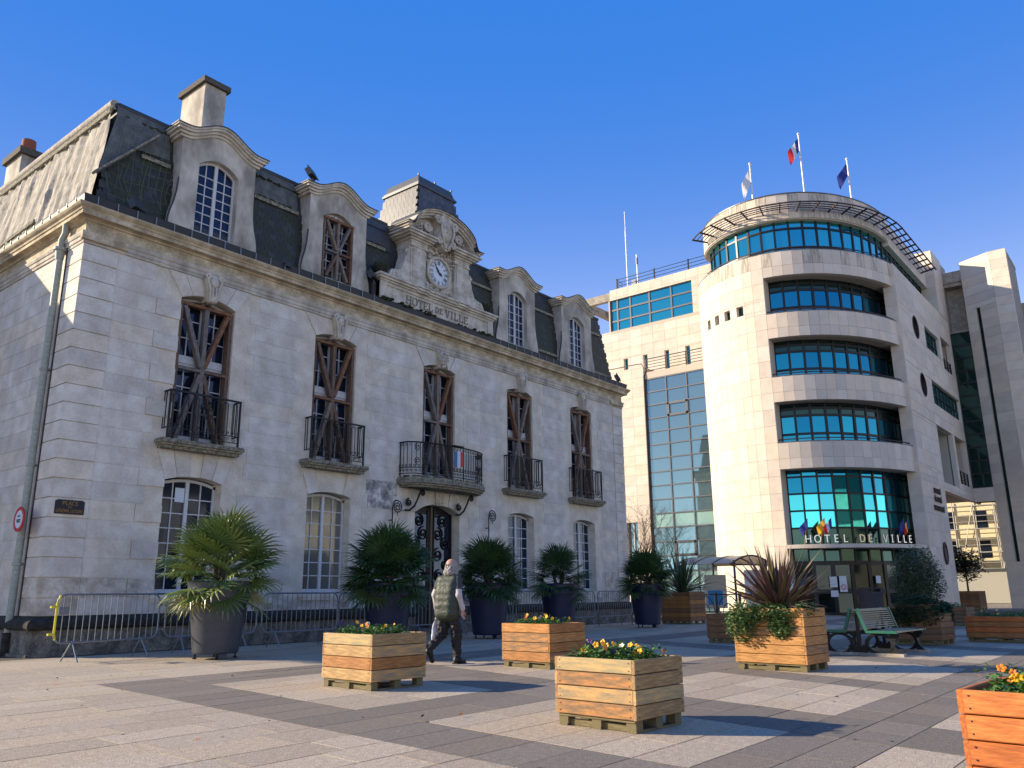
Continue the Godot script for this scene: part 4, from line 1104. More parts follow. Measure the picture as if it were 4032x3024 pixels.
	part(b, "dial", M.clock, d)
	var num := ["XII", "I", "II", "III", "IIII", "V", "VI", "VII", "VIII", "IX", "X", "XI"]
	for k in 12:
		var a := -TAU * k / 12.0
		text(num[k], 0.12, 0.006, M.black, d, "numeral", Transform3D(Basis(Vector3.BACK, a) * Basis.from_scale(Vector3(0.55, 1, 1)), Vector3(-sin(a) * 0.345, cos(a) * 0.345, 0.036)), true)
	for k in 60:
		var a := TAU * k / 60.0
		inst(cube, "minute_mark", M.black, d, Transform3D(Basis(Vector3.BACK, a) * Basis.from_scale(Vector3(0.014, 0.022, 0.004)), Vector3(-sin(a) * 0.44, cos(a) * 0.44, 0.033)))
	for e in [[TAU * 54.0 / 60.0, 0.36, 0.035], [TAU * 3.9 / 12.0, 0.2, 0.05]]:
		b = B.new()
		b.x = Transform3D(Basis(Vector3.BACK, -e[0]), Vector3.ZERO)
		b.prism([Vector2(-0.015, -0.09), Vector2(0.015, -0.09), Vector2(e[2], 0.1), Vector2(e[2] * 0.4, e[1] * 0.7), Vector2(0, e[1]), Vector2(-e[2] * 0.4, e[1] * 0.7), Vector2(-e[2], 0.1)], 0.045, 0.055)
		part(b, "hand", M.black, d)
	# side scrolls and urns
	for s in [-1.0, 1.0]:
		b = B.new()
		b.prism([Vector2(s * 1.36, 10.87), Vector2(s * 2.2, 10.87), Vector2(s * 2.28, 11.02), Vector2(s * 2.18, 11.2), Vector2(s * 1.95, 11.24), Vector2(s * 1.78, 11.3), Vector2(s * 1.68, 11.5), Vector2(s * 1.60, 11.8), Vector2(s * 1.5, 12.0), Vector2(s * 1.45, 12.3), Vector2(s * 1.36, 12.4)], -0.35, 0.05)
		spiral(b, Vector3(s * 2.02, 11.04, 0.06), 0.15, 1.8, 0.0, s, 0.035); spiral(b, Vector3(s * 1.52, 12.0, 0.05), 0.1, 1.4, 0.0, -s, 0.03)
		part(b, "side_scroll", M.carved, n)
		b = B.new()
		b.x = Transform3D(Basis.IDENTITY, Vector3(s * 2.5, 10.87, -0.1))
		b.lathe([Vector2(0.16, 0), Vector2(0.10, 0.06), Vector2(0.22, 0.22), Vector2(0.26, 0.3), Vector2(0.2, 0.3)], 12)
		part(b, "urn", M.mossy, n)
		b = B.new()
		for k in 16: b.ball(Vector3(s * 2.5 + rnd(-0.17, 0.17), 11.17 + rnd(0, 0.1), -0.1 + rnd(-0.15, 0.15)), Vector3(0.08, rnd(0.04, 0.12), 0.07), 6, 4)
		part(b, "urn_moss", M.moss, n)
		b = B.new()
		b.quad(Vector3(s * 2.6, 9.95, -0.2), Vector3(s * 3.3, 9.95, -0.3), Vector3(s * 3.2, 11.6, -0.55), Vector3(s * 1.8, 12.7, -0.6))
		b.box2(Vector3(s * 2.72, 10.0, -0.5), Vector3(s * 2.86, 10.75, -0.05))
		part(b, "lead_flashing", M.lead, n)
func end_wall_things(th: Node3D) -> void:
	var n := sub("downpipe", th, Vector3(-0.13, 0, -0.92))
	var b := B.new()
	b.tube([Vector3(0, 0.3, 0), Vector3(0, 8.75, 0.02)], 0.075, 10); part(b, "pipe", M.pipe, n)
	b = B.new(); b.x = Transform3D(Basis.IDENTITY, Vector3(0, 8.72, 0)); b.lathe([Vector2(0.06, -0.1), Vector2(0.09, 0), Vector2(0.11, 0.2), Vector2(0.15, 0.22), Vector2(0.15, 0.28), Vector2(0.05, 0.3)], 12); part(b, "hopper", M.pipe, n)
	b = B.new(); b.tube([Vector3(0, 9.0, 0), Vector3(0, 9.2, 0), Vector3(0.02, 9.35, 0.1), Vector3(0, 9.55, 0.14)], 0.075, 10); part(b, "swan_neck", M.pipe, n)
	for y in [1.8, 3.9, 6.05]:
		b = B.new(); b.x = Transform3D(Basis.IDENTITY, Vector3(0, y, 0)); b.lathe([Vector2(0.075, 0), Vector2(0.095, 0.01), Vector2(0.095, 0.06), Vector2(0.075, 0.08)], 12); b.box2(Vector3(0, 0.02, -0.02), Vector3(0.13, 0.06, 0.02)); part(b, "pipe_collar", M.pipe, n)
	b = B.new(); b.tube([Vector3(0, 0.45, 0), Vector3(0, 0.0, 0.03)], 0.1, 10); part(b, "pipe_foot", M.mossy, n)
	b = B.new(); b.tube([Vector3(0.1, 0.3, 0.14), Vector3(0.1, 9.0, 0.14)], 0.018, 6); part(b, "cable", M.rust_steel, n)
	var s := thing("round_traffic_sign", "round red rimmed white traffic sign on the stone hall's downpipe", "sign", Vector3(-0.3, 2.747, -0.68), -PI / 2)
	b = B.new(); b.x = Transform3D(Basis(Vector3.RIGHT, PI / 2), Vector3.ZERO); b.lathe([Vector2(0.0001, -0.012), Vector2(0.26, -0.012), Vector2(0.265, 0.0), Vector2(0.26, 0.012), Vector2(0.19, 0.012)], 32); part(b, "rim", M.red, s)
	b = B.new(); b.x = Transform3D(Basis(Vector3.RIGHT, PI / 2), Vector3.ZERO); b.lathe([Vector2(0.192, 0.008), Vector2(0.0001, 0.01)], 32); part(b, "face", M.paper, s)
	b = B.new()
	for e in [[0.05, 0.07], [-0.03, 0.1], [-0.07, 0.08]]: b.box2(Vector3(-e[1], e[0], 0.012), Vector3(e[1], e[0] + 0.028, 0.016))
	part(b, "marking", M.black, s)
	var p := thing("street_name_plaque", "dark enamel street name plaque screwed to the stone corner", "plaque", Vector3(0.385, 3.0, 0.03))
	b = B.new()
	b.prism([Vector2(-0.3, -0.15), Vector2(0.3, -0.15), Vector2(0.3, 0.12), Vector2(0.25, 0.15), Vector2(-0.25, 0.15), Vector2(-0.3, 0.12)], -0.01, 0.012); part(b, "plate", M.plaque, p)
	text("PLACE", 0.085, 0.006, M.brass, p, "lettering", Transform3D(Basis.IDENTITY, Vector3(0, 0.075, 0.014)))
	text("DU", 0.04, 0.006, M.brass, p, "lettering", Transform3D(Basis.IDENTITY, Vector3(0, -0.005, 0.014)))
	text("GÉNÉRAL LECLERC", 0.062, 0.006, M.brass, p, "lettering", Transform3D(Basis.from_scale(Vector3(0.78, 1, 1)), Vector3(0, -0.085, 0.014)))

# ---------------------------------------------------------------- the modern town hall
func make_curve() -> void:   # plan of the rounded front: two quarter ellipses, then straight along x
	for i in 81:
		var t := i / 80.0 * PI / 2
		CP.append(Vector2(37.2 - 4.6 * sin(t), 2.65 - 4.9 * cos(t))); CN.append(Vector2(-sin(t) / 4.6, -cos(t) / 4.9).normalized())
	for i in range(1, 81):
		var t := i / 80.0 * PI / 2
		CP.append(Vector2(40.2 - 7.6 * cos(t), 2.65 + 5.6 * sin(t))); CN.append(Vector2(-cos(t) / 7.6, sin(t) / 5.6).normalized())
	for i in range(1, 25): CP.append(Vector2(40.2 + i * 0.5, 8.25)); CN.append(Vector2(0, 1))
	CS.append(0.0)
	for i in range(1, CP.size()): CS.append(CS[i - 1] + CP[i].distance_to(CP[i - 1]))
func cpos(s: float, off := 0.0) -> Array:
	var i := clampi(CS.bsearch(s) - 1, 0, CS.size() - 2)
	var t := (s - CS[i]) / (CS[i + 1] - CS[i])
	var n := CN[i].lerp(CN[i + 1], t).normalized()
	return [CP[i].lerp(CP[i + 1], t) - n * off, n]
func v3(p: Vector2, y: float) -> Vector3: return Vector3(p.x, y, p.y)
func rects(u0: float, u1: float, y0: float, y1: float, w: float, h: float, uo: float, yo: float, holes: Array) -> Array:
	var ys := [y0, y1]
	var k := ceili((y0 - yo) / h)
	while yo + k * h < y1 - 0.02:
		if yo + k * h > y0 + 0.02: ys.append(yo + k * h)
		k += 1
	for q in holes:
		for e in [q[2], q[3]]:
			if e > y0 + 0.01 and e < y1 - 0.01: ys.append(e)
	ys.sort()
	var out := []
	for r in ys.size() - 1:
		var a: float = ys[r]; var b: float = ys[r + 1]
		if b - a < 0.03: continue
		var iv := [[u0, u1]]
		for q in holes:
			if q[2] < b - 0.01 and q[3] > a + 0.01:
				var nx := []
				for s in iv:
					if q[0] >= s[1] or q[1] <= s[0]: nx.append(s); continue
					if q[0] > s[0] + 0.02: nx.append([s[0], q[0]])
					if q[1] < s[1] - 0.02: nx.append([q[1], s[1]])
				iv = nx
		for s in iv:
			var c: float = s[0]
			var j := ceili((c - uo) / w + 0.08)
			while c < s[1] - 0.001:
				var d := minf(uo + j * w, s[1])
				if s[1] - d < 0.1: d = s[1]
				out.append([c, d, a, b]); c = d; j += 1
	return out
# cladding on a vertical plane: origin o, horizontal unit vector u, facing n
func clad_plane(list: Array, core: B, o: Vector3, u: Vector3, n: Vector3, u0: float, u1: float, y0: float, y1: float, w: float, h: float, holes := [], depth := 0.3, ms: Array = [], yo := 0.72) -> void:
	if ms.is_empty(): ms = M.clad
	var sg := 1.0 if u.cross(Vector3.UP).dot(n) > 0 else -1.0
	var bs := Basis(u * sg, Vector3.UP, n)
	for q in rects(u0, u1, y0, y1, w, h, u0, yo, holes):
		var c: Vector3 = o + u * ((q[0] + q[1]) * 0.5) + Vector3.UP * ((q[2] + q[3]) * 0.5)
		pc(list, cube, pick(ms), Transform3D(bs * Basis.from_scale(Vector3(q[1] - q[0] - 0.012, q[3] - q[2] - 0.012, 0.03)), c), (q[1] - q[0]) * (q[3] - q[2]))
	for q in rects(u0, u1, y0, y1, 999.0, 999.0, u0, -50.0, holes):
		core.x = Transform3D(bs, o)
		core.box2(Vector3(q[0] * sg, q[2], -depth), Vector3(q[1] * sg, q[3], -0.012))
		core.x = Transform3D.IDENTITY
func clad_curve(list: Array, core: B, s0: float, s1: float, y0: float, y1: float, off := 0.0, w := 0.52, h := 0.85, holes := [], depth := 0.3, drip := 99.0) -> void:
	for q in rects(s0, s1, y0, y1, w, h, s0, 0.72, holes):
		var a: Array = cpos(q[0], off); var b: Array = cpos(q[1], off)
		var pa := v3(a[0], 0); var pb := v3(b[0], 0)
		var u := (pb - pa).normalized()
		var n := Vector3(-u.z, 0, u.x)
		if n.dot(Vector3(a[1].x, 0, a[1].y)) < 0: n = -n
		var bs := Basis(n.cross(Vector3.UP) * -1.0, Vector3.UP, n)
		var c: Vector3 = (pa + pb) * 0.5 + Vector3.UP * ((q[2] + q[3]) * 0.5)
		pc(list, cube, pick(M.streaked) if q[3] > drip and rng.randf() < 0.6 else pick(M.clad), Transform3D(bs * Basis.from_scale(Vector3(pa.distance_to(pb) - 0.01, q[3] - q[2] - 0.012, 0.03)), c), (q[1] - q[0]) * (q[3] - q[2]))
	for q in rects(s0, s1, y0, y1, w, 999.0, s0, -50.0, holes):
		var a: Array = cpos(q[0], off + 0.012); var b: Array = cpos(q[1], off + 0.012)
		var c: Array = cpos(q[0], off + depth); var d: Array = cpos(q[1], off + depth)
		slab_of(core, [a[0], b[0], d[0], c[0]], q[2], q[3])
func glaze_curve(parent: Node, called: String, s0: float, s1: float, n: int, ys: Array, off: float, glass, fm: Material, fw := 0.07) -> void:
	var nd := sub(called, parent)
	var b := B.new()
	for k in n + 1:
		var s := lerpf(s0, s1, float(k) / n)
		var p: Array = cpos(s, off)
		b.x = Transform3D(Basis(Vector3(p[1].y, 0, -p[1].x), Vector3.UP, Vector3(p[1].x, 0, p[1].y)), v3(p[0], 0))
		b.box2(Vector3(-fw * 0.5, ys[0], -0.06), Vector3(fw * 0.5, ys[-1], 0.06))
	b.x = Transform3D.IDENTITY
	for k in n:
		var p: Array = cpos(lerpf(s0, s1, float(k) / n), off); var q: Array = cpos(lerpf(s0, s1, float(k + 1) / n), off)
		for y in ys: b.bar(v3(p[0], y), v3(q[0], y), 0.09, fw)
	part(b, "mullions", fm, nd)
	for k in n:
		var p: Array = cpos(lerpf(s0, s1, float(k) / n), off); var q: Array = cpos(lerpf(s0, s1, float(k + 1) / n), off)
		var pa := v3(p[0], 0); var pb := v3(q[0], 0)
		var u := (pb - pa).normalized(); var nn := Vector3(-u.z, 0, u.x)
		if nn.dot(Vector3(p[1].x, 0, p[1].y)) < 0: nn = -nn
		for r in ys.size() - 1:
			var m: Material = glass if glass is Material else glass[r]
			var bs := Basis(nn.cross(Vector3.UP) * -1.0, Vector3.UP, nn) * Basis(Vector3.UP, rnd(-0.03, 0.03)) * Basis(Vector3.RIGHT, rnd(-0.025, 0.025))
			inst(cube, "pane", m, nd, Transform3D(bs * Basis.from_scale(Vector3(pa.distance_to(pb), ys[r + 1] - ys[r], 0.012)), (pa + pb) * 0.5 + Vector3.UP * ((ys[r] + ys[r + 1]) * 0.5)))
# flat glazing: columns us and rows ys on a plane
func glaze_flat(parent: Node, called: String, o: Vector3, u: Vector3, n: Vector3, us: Array, ys: Array, glass, fm: Material, fw := 0.07, thick := []) -> void:
	var nd := sub(called, parent)
	var sg := 1.0 if u.cross(Vector3.UP).dot(n) > 0 else -1.0
	var bs := Basis(u * sg, Vector3.UP, n)
	var b := B.new()
	b.x = Transform3D(bs, o)
	for x in us: b.box2(Vector3(x * sg - fw * 0.5, ys[0], -0.07), Vector3(x * sg + fw * 0.5, ys[-1], 0.05))
	for y in ys: b.box2(Vector3(us[0] * sg, y - fw * 0.5, -0.05), Vector3(us[-1] * sg, y + fw * 0.5, 0.042))
	for t in thick:
		var x0: float = us[t[0]]; var x1: float = us[t[0] + 1]; var y0: float = ys[t[1]]; var y1: float = ys[t[1] + 1]
		for e in [[x0, x0 + 0.14, y0, y1], [x1 - 0.14, x1, y0, y1], [x0, x1, y0, y0 + 0.12], [x0, x1, y1 - 0.12, y1]]: b.box2(Vector3(e[0] * sg, e[2], -0.04), Vector3(e[1] * sg, e[3], 0.065))
	part(b, "mullions", fm, nd)
	for k in us.size() - 1:
		for r in ys.size() - 1:
			var m: Material = glass if glass is Material else glass[r]
			var c: Vector3 = o + u * ((us[k] + us[k + 1]) * 0.5) + Vector3.UP * ((ys[r] + ys[r + 1]) * 0.5) - n * 0.02
			inst(cube, "pane", m, nd, Transform3D(bs * Basis(Vector3.UP, rnd(-0.008, 0.008)) * Basis(Vector3.RIGHT, rnd(-0.008, 0.008)) * Basis.from_scale(Vector3(us[k + 1] - us[k], ys[r + 1] - ys[r], 0.012)), c))
func ring_poly(s0: float, s1: float, a: float, b: float, n := 40) -> Array:
	var p := []; var q := []
	for k in n + 1:
		var s := lerpf(s0, s1, float(k) / n)
		p.append(cpos(s, a)[0]); q.append(cpos(s, b)[0])
	q.reverse(); p.append_array(q)
	return p
func modern_hall() -> void:
	var h := thing("modern_town_hall", "modern cream stone town hall with rounded glazed tower and teal windows", "building")
	var list := []
	var core := B.new()
	var OPEN := 7.97; var END := 16.45
	# ---- rounded tower: solid side, then stone bands between the recessed floors
	var sq := []
	for e in [[3.89, 4.17], [4.71, 5.01], [5.52, 5.87], [6.36, 6.71]]: sq.append([e[0] - 0.03, e[1] + 0.03, 15.36, 15.9])
	clad_curve(list, core, 0.6, OPEN, 0.0, 18.5, 0.0, 0.52, 0.85, sq, 0.3, 18.0)
	for e in [[17.15, 18.5], [13.8, 15.12], [10.42, 11.73], [7.0, 8.32]]: clad_curve(list, core, OPEN, END, e[0], e[1], 0.0, 0.52, 0.85, [], 0.3, 18.0 if e[0] > 17 else 99.0)
	for e in sq:
		var p: Array = cpos((e[0] + e[1]) * 0.5, 0.22)
		inst(cube, "small_window", M.green_glass, h, Transform3D(Basis(Vector3(p[1].y, 0, -p[1].x), Vector3.UP, Vector3(p[1].x, 0, p[1].y)) * Basis.from_scale(Vector3(0.4, 0.56, 0.02)), v3(p[0], 15.63)))
	var b := B.new()
	for y in [17.15, 13.8, 10.42, 7.0]: slab_of(b, ring_poly(OPEN - 0.1, 18.3, 0.03, 2.4), y + 0.03, y + 0.3)
	part(b, "balcony_soffit", M.soffit, h)
	b = B.new()   # jamb of the solid side
	for e in [[15.0, 17.2], [11.6, 13.9], [8.2, 10.5], [0.0, 7.1]]:
		var p: Array = cpos(OPEN, 0.0); var q: Array = cpos(OPEN, 1.7)
		b.bar(v3(p[0], (e[0] + e[1]) * 0.5), v3(q[0], (e[0] + e[1]) * 0.5), 0.05, e[1] - e[0])
	part(b, "opening_jamb", M.soffit, h)
	b = B.new()
	for y in [18.52, 15.14, 11.75, 8.34]:
		slab_of(b, ring_poly(0.6 if y > 18 else OPEN, END, -0.02, 0.34), y - 0.02, y + 0.02)
	part(b, "parapet_coping", M.grey_frame, h)
	b = B.new()
	for y in [18.72, 15.28, 11.9, 8.5]:
		var p := []
		for k in 41: p.append(v3(cpos(lerpf(4.0 if y > 18 else OPEN, 17.2 if y > 18 else END - 0.2, k / 40.0), 0.12)[0], y))
		b.tube(p, 0.03, 5)
	part(b, "handrail", M.rust_steel, h)
	for e in [15.1, 11.72, 8.32]:
		glaze_curve(h, "floor_glazing", OPEN + 0.02, 18.2, 11, [e - 0.3, e + 0.55, e + 1.5, e + 1.86, e + 2.1], 0.95, [M.deep_glass, M.deep_glass, M.green_glass, M.green_glass], M.frame, 0.12)
	glaze_curve(h, "entrance_glazing", OPEN + 0.05, 18.2, 11, [2.45, 3.3, 4.15, 5.0, 5.85, 6.7, 7.05], 1.0, [M.green_glass, M.green_glass, M.sky_glass, M.sky_glass, M.deep_glass, M.deep_glass], M.frame, 0.09)
	glaze_curve(h, "entrance_doors", OPEN + 0.05, 18.2, 9, [0.02, 1.1, 2.45], 1.0, M.door_glass, M.frame, 0.2)
	# top floor
	glaze_curve(h, "top_glazing", 2.5, 26.5, 27, [18.4, 19.0, 20.1, 20.62], 0.85, M.sky_glass, M.frame, 0.11)
	var rim := []
	clad_curve(list, core, 1.6, 17.9, 20.55, 22.0, 0.5, 0.62, 1.6, [], 0.3, 21.0)
	clad_plane(list, core, Vector3(40.2, 0, 7.75), Vector3.RIGHT, Vector3.BACK, 0.0, 9.0, 20.3, 21.8, 1.24, 1.7)
	b = B.new()
	var poly := ring_poly(1.6, 18.0, 0.55, 0.56, 60).slice(0, 61)
	poly.append_array([Vector2(49.2, 7.7), Vector2(49.2, -2.0)])
	slab_of(b, poly, 20.5, 20.75); slab_of(b, poly, 21.7, 21.9)
	part(b, "roof_slab", M.soffit, h)
	b = B.new()
	var cp2 := ring_poly(1.6, 17.9, 0.46, 0.62, 50)
	slab_of(b, cp2, 22.0, 22.05)
	part(b, "roof_coping", M.grey_frame, h)
	b = B.new()
	var poly2 := ring_poly(0.7, 17.8, 0.2, 0.21, 60).slice(0, 61)
	poly2.append_array([Vector2(51.5, 8.0), Vector2(51.5, -2.0)])
	slab_of(b, poly2, 18.2, 18.4)
	for y in [14.9, 11.5, 8.1]:
		var pl := ring_poly(0.9, 17.8, 0.9, 0.91, 60).slice(0, 61)
		pl.append_array([Vector2(43.4, 7.7), Vector2(43.4, -2.0)])
		slab_of(b, pl, y - 0.25, y)
	part(b, "floor_slab", M.soffit, h)
	# steel sunshade round the roof
	var tr := sub("sunshade", h)
	for o in [0.34, 0.12, -0.12, -0.38]:
		b = B.new()
		var p := []
		for k in 71: p.append(v3(cpos(lerpf(3.4, 25.8, k / 70.0), o)[0], 21.05))
		b.tube(p, 0.03 if o > -0.3 else 0.042, 5)
		part(b, "sunshade_rail", M.rust_steel, tr)
	for k in 24:
		var s := 3.4 + k * 0.96
		b = B.new()
		b.bar(v3(cpos(s, 0.52)[0], 20.92), v3(cpos(s, -0.42)[0], 21.06), 0.05, 0.09)
		part(b, "sunshade_arm", M.rust_steel, tr)
	# ---- straight front with the motto
	var holes := [[44.05, 47.68, 14.98, 16.34], [48.3, 51.0, 14.55, 16.7], [44.0, 51.45, 11.58, 13.0], [43.7, 47.72, 7.0, 10.28], [48.27, 51.3, 7.35, 10.3], [41.1, 42.6, 14.91, 16.41], [41.1, 42.6, 11.52, 13.02]]
	var hs := []
	for q in holes: hs.append([q[0] - 38.3, q[1] - 38.3, q[2], q[3]])
	clad_plane(list, core, Vector3(38.3, 0, 8.25), Vector3.RIGHT, Vector3.BACK, 0.0, 5.2, 0.0, 18.44, 1.3, 0.85, hs)
	clad_plane(list, core, Vector3(38.3, 0, 8.25), Vector3.RIGHT, Vector3.BACK, 5.2, 13.4, 6.5, 18.44, 1.36, 0.85, hs)
	clad_plane(list, core, Vector3(38.29, 0, 8.25), Vector3.FORWARD, Vector3.LEFT, 0.0, 0.62, 0.0, 18.4, 1.7, 0.85)
	clad_plane(list, core, Vector3(43.5, 0, 8.25), Vector3.FORWARD, Vector3.RIGHT, 0.0, 8.0, 0.0, 6.6, 1.3, 0.85)
	for c in [Vector2(41.85, 15.66), Vector2(41.85, 12.27)]:
		b = B.new()
		for k in 32:
			var a := TAU * k / 32.0; var e := TAU * (k + 1) / 32.0
			var pa := Vector2(cos(a), sin(a)); var pe := Vector2(cos(e), sin(e))
			var qa: Vector2 = pa * 0.75 / maxf(absf(pa.x), absf(pa.y)); var qe: Vector2 = pe * 0.75 / maxf(absf(pe.x), absf(pe.y))
			pa *= 0.7; pe *= 0.7
			b.quad(Vector3(pa.x, pa.y, 0.015), Vector3(qa.x, qa.y, 0.015), Vector3(qe.x, qe.y, 0.015), Vector3(pe.x, pe.y, 0.015))
		b.x = Transform3D.IDENTITY
		var nd := sub("round_window", h, Vector3(c.x, c.y, 8.25))
		part(b, "surround", M.clad[0], nd)
		b = B.new(); b.x = Transform3D(Basis(Vector3.RIGHT, PI / 2), Vector3.ZERO); b.lathe([Vector2(0.7, 0.03), Vector2(0.7, -0.25), Vector2(0.62, -0.25), Vector2(0.62, 0.03), Vector2(0.7, 0.03)], 32); part(b, "ring", M.rust_steel, nd)
		b = B.new(); b.x = Transform3D(Basis(Vector3.RIGHT, PI / 2), Vector3.ZERO); b.lathe([Vector2(0.64, -0.2), Vector2(0.0001, -0.2)], 32); part(b, "pane", M.green_glass, nd)
		b = B.new(); b.box2(Vector3(-0.03, -0.64, -0.2), Vector3(0.03, 0.64, -0.1)); part(b, "mullion", M.frame, nd)
	var W := Vector3(0, 0, 8.05)
	glaze_flat(h, "strip_window", W, Vector3.RIGHT, Vector3.BACK, [44.05, 45.0, 45.9, 46.8, 47.68], [14.98, 15.66, 16.34], M.sky_glass, M.frame, 0.07)
	glaze_flat(h, "strip_window", W, Vector3.RIGHT, Vector3.BACK, [44.0, 44.93, 45.86, 46.79, 47.72, 48.65, 49.58, 50.51, 51.45], [11.58, 12.3, 13.0], M.sky_glass, M.frame, 0.07)
	glaze_flat(h, "loggia_glazing", Vector3(0, 0, 7.4), Vector3.RIGHT, Vector3.BACK, [43.7, 45.7, 47.72], [7.0, 8.2, 9.3, 10.28], M.deep_glass, M.frame, 0.12)
	b = B.new()
	for e in [[43.6, 43.7, 6.9, 10.4], [47.72, 47.85, 6.9, 10.4]]: b.box2(Vector3(e[0], e[2], 7.2), Vector3(e[1], e[3], 8.0))
	b.box2(Vector3(43.6, 10.28, 7.2), Vector3(47.85, 10.4, 8.0)); b.box2(Vector3(43.6, 6.9, 7.2), Vector3(47.85, 7.0, 8.0))
	part(b, "loggia", M.soffit, h)
	for q in [[48.3, 51.0, 14.55, 16.7], [48.27, 51.3, 7.35, 10.3]]:
		b = B.new(); b.box2(Vector3(q[0] - 0.3, q[2], 6.0), Vector3(q[1] + 0.3, q[3], 6.2)); b.box2(Vector3(q[0] - 0.2, q[2], 6.2), Vector3(q[0], q[3], 8.0)); b.box2(Vector3(q[1], q[2], 6.2), Vector3(q[1] + 0.2, q[3], 8.0)); b.box2(Vector3(q[0], q[3], 6.2), Vector3(q[1], q[3] + 0.2, 8.0)); b.box2(Vector3(q[0], q[2] - 0.2, 6.2), Vector3(q[1], q[2], 8.0)); part(b, "loggia", M.soffit, h)
		b = B.new(); b.box2(Vector3(q[0] + 0.5, q[2], 6.2), Vector3(q[0] + 1.7, q[2] + 2.0, 6.26)); part(b, "loggia_door", M.frame, h)
		b = B.new()
		for k in 5: b.box2(Vector3(q[0], q[2] + 0.15 + k * 0.17, 8.12), Vector3(q[1], q[2] + 0.18 + k * 0.17, 8.15))
		for k in 4: b.box2(Vector3(lerpf(q[0], q[1] - 0.04, k / 3.0), q[2], 8.1), Vector3(lerpf(q[0], q[1] - 0.04, k / 3.0) + 0.04, q[2] + 0.9, 8.17))
		part(b, "loggia_railing", M.frame, h)
	for e in [["LIBERTÉ", 6.25, 1.48], ["ÉGALITÉ", 5.8, 1.4], ["FRATERNITÉ", 5.32, 2.2]]: text(e[0], 0.27, 0.05, M.rust_steel, h, "motto_line", Transform3D(Basis.from_scale(Vector3(1.15, 1, 1)), Vector3(41.35, e[1], 8.32)))
	b = B.new()   # crest
	for k in 40:
		var a := TAU * k / 40.0
		b.ball(Vector3(41.44 + cos(a) * 0.36, 3.0 + sin(a) * 0.5, 8.31), Vector3(0.08, 0.1, 0.05), 6, 4)
	b.prism([Vector2(41.25, 2.75), Vector2(41.44, 2.62), Vector2(41.63, 2.75), Vector2(41.63, 3.25), Vector2(41.25, 3.25)], 8.27, 8.33)
	part(b, "crest", M.rust_steel, h)
	# bridge body, soffit, roof box
	b = B.new()
	b.box2(Vector3(43.6, 6.52, -2), Vector3(51.6, 6.9, 8.2)); b.box2(Vector3(43.6, 6.9, -2.0), Vector3(51.6, 18.2, 5.9))
	part(b, "bridge_core", M.concrete, h)
	clad_plane(list, core, Vector3(49.2, 0, 8.26), Vector3.FORWARD, Vector3.LEFT, 0.0, 5.0, 18.44, 22.85, 1.3, 0.85)
	clad_plane(list, core, Vector3(49.2, 0, 8.27), Vector3.RIGHT, Vector3.BACK, 0.0, 2.5, 18.46, 22.85, 1.3, 0.85)
	b = B.new(); b.box2(Vector3(49.2, 22.6, 3.3), Vector3(53.7, 22.86, 8.2)); b.box2(Vector3(51.72, 18.4, 3.3), Vector3(53.7, 22.6, 8.2)); part(b, "roof_box", M.concrete, h)
	# ---- stair glass and the leaning right wall
	var P0 := Vector3(51.7, 0, 9.42); var P1 := Vector3(50.85, 0, 11.3); var P2 := Vector3(50.85, 0, 12.26)
	var gy := []
	for k in 13: gy.append(7.4 + k * 0.85)
	glaze_flat(h, "stair_glazing", Vector3(51.75, 0, 9.42), Vector3.FORWARD, Vector3.LEFT, [0.0, 1.16], gy, M.green_glass, M.frame, 0.1)
	clad_plane(list, core, Vector3(51.72, 0, 9.45), Vector3.FORWARD, Vector3.LEFT, 0.0, 1.2, 6.5, 7.36, 1.3, 0.9)
	b = B.new(); b.box2(Vector3(51.75, 21.2, 8.2), Vector3(53.5, 21.95, 9.5)); part(b, "link_beam", M.concrete, h)
	for k in 5:
		b = B.new(); b.box2(Vector3(51.8, 21.25 - k * 0.02, 8.3 - k * 0.0), Vector3(53.4, 21.3, 8.35)); b.box2(Vector3(51.9 + k * 0.3, 20.95, 8.28), Vector3(52.0 + k * 0.3, 21.2, 9.4)); part(b, "link_louvre", M.concrete, h)
	b = B.new(); b.box2(Vector3(52.6, 6.5, 8.28), Vector3(52.8, 21.2, 9.5)); b.box2(Vector3(51.62, 6.5, 8.1), Vector3(53.7, 21.3, 8.27)); b.box2(Vector3(51.76, 17.6, 8.28), Vector3(52.6, 17.75, 9.5)); part(b, "stair_back_wall", M.concrete, h)
	var u1 := (P1 - P0).normalized()
	var n1 := Vector3(-u1.z, 0, u1.x)
	if n1.x > 0: n1 = -n1
	var l1 := P0.distance_to(P1)
	clad_plane(list, core, P1, -u1, n1, 0.0, l1, 0.0, 22.45, 2.2, 0.62, [[l1 - 0.95, l1 - 0.66, 2.74, 19.0]])
	clad_plane(list, core, P2, Vector3.FORWARD, Vector3.LEFT, 0.0, 0.96, 0.0, 22.45, 2.0, 0.62, [[0.2, 0.9, 0.9, 1.95]])
	var sy := []
	for k in 12: sy.append(2.74 + k * 16.26 / 11.0)
	glaze_flat(h, "slit_window", P1 - n1 * 0.2, -u1, n1, [l1 - 0.97, l1 - 0.64], sy, M.green_glass, M.frame, 0.07)
	b = B.new(); b.box2(Vector3(51.0, 0.9, 11.3), Vector3(51.02, 1.95, 12.1)); part(b, "ground_window", M.hall_glass, h)
	b = B.new(); slab_of(b, [Vector2(51.72, 9.44), Vector2(50.9, 11.3), Vector2(50.9, 12.24), Vector2(55, 12.24), Vector2(55, 9.44)], 22.2, 22.44); b.box2(Vector3(51.2, 0, 12.0), Vector3(55, 22.3, 12.22)); b.box2(Vector3(54.8, 0, 9.4), Vector3(55, 22.3, 12.2)); part(b, "side_wall_core", M.concrete, h)
	# ---- left wing: upper wall, glazed band, terrace, hall glazing
	var wing_holes := [[-9.62, -3.53, 18.2, 20.4]]
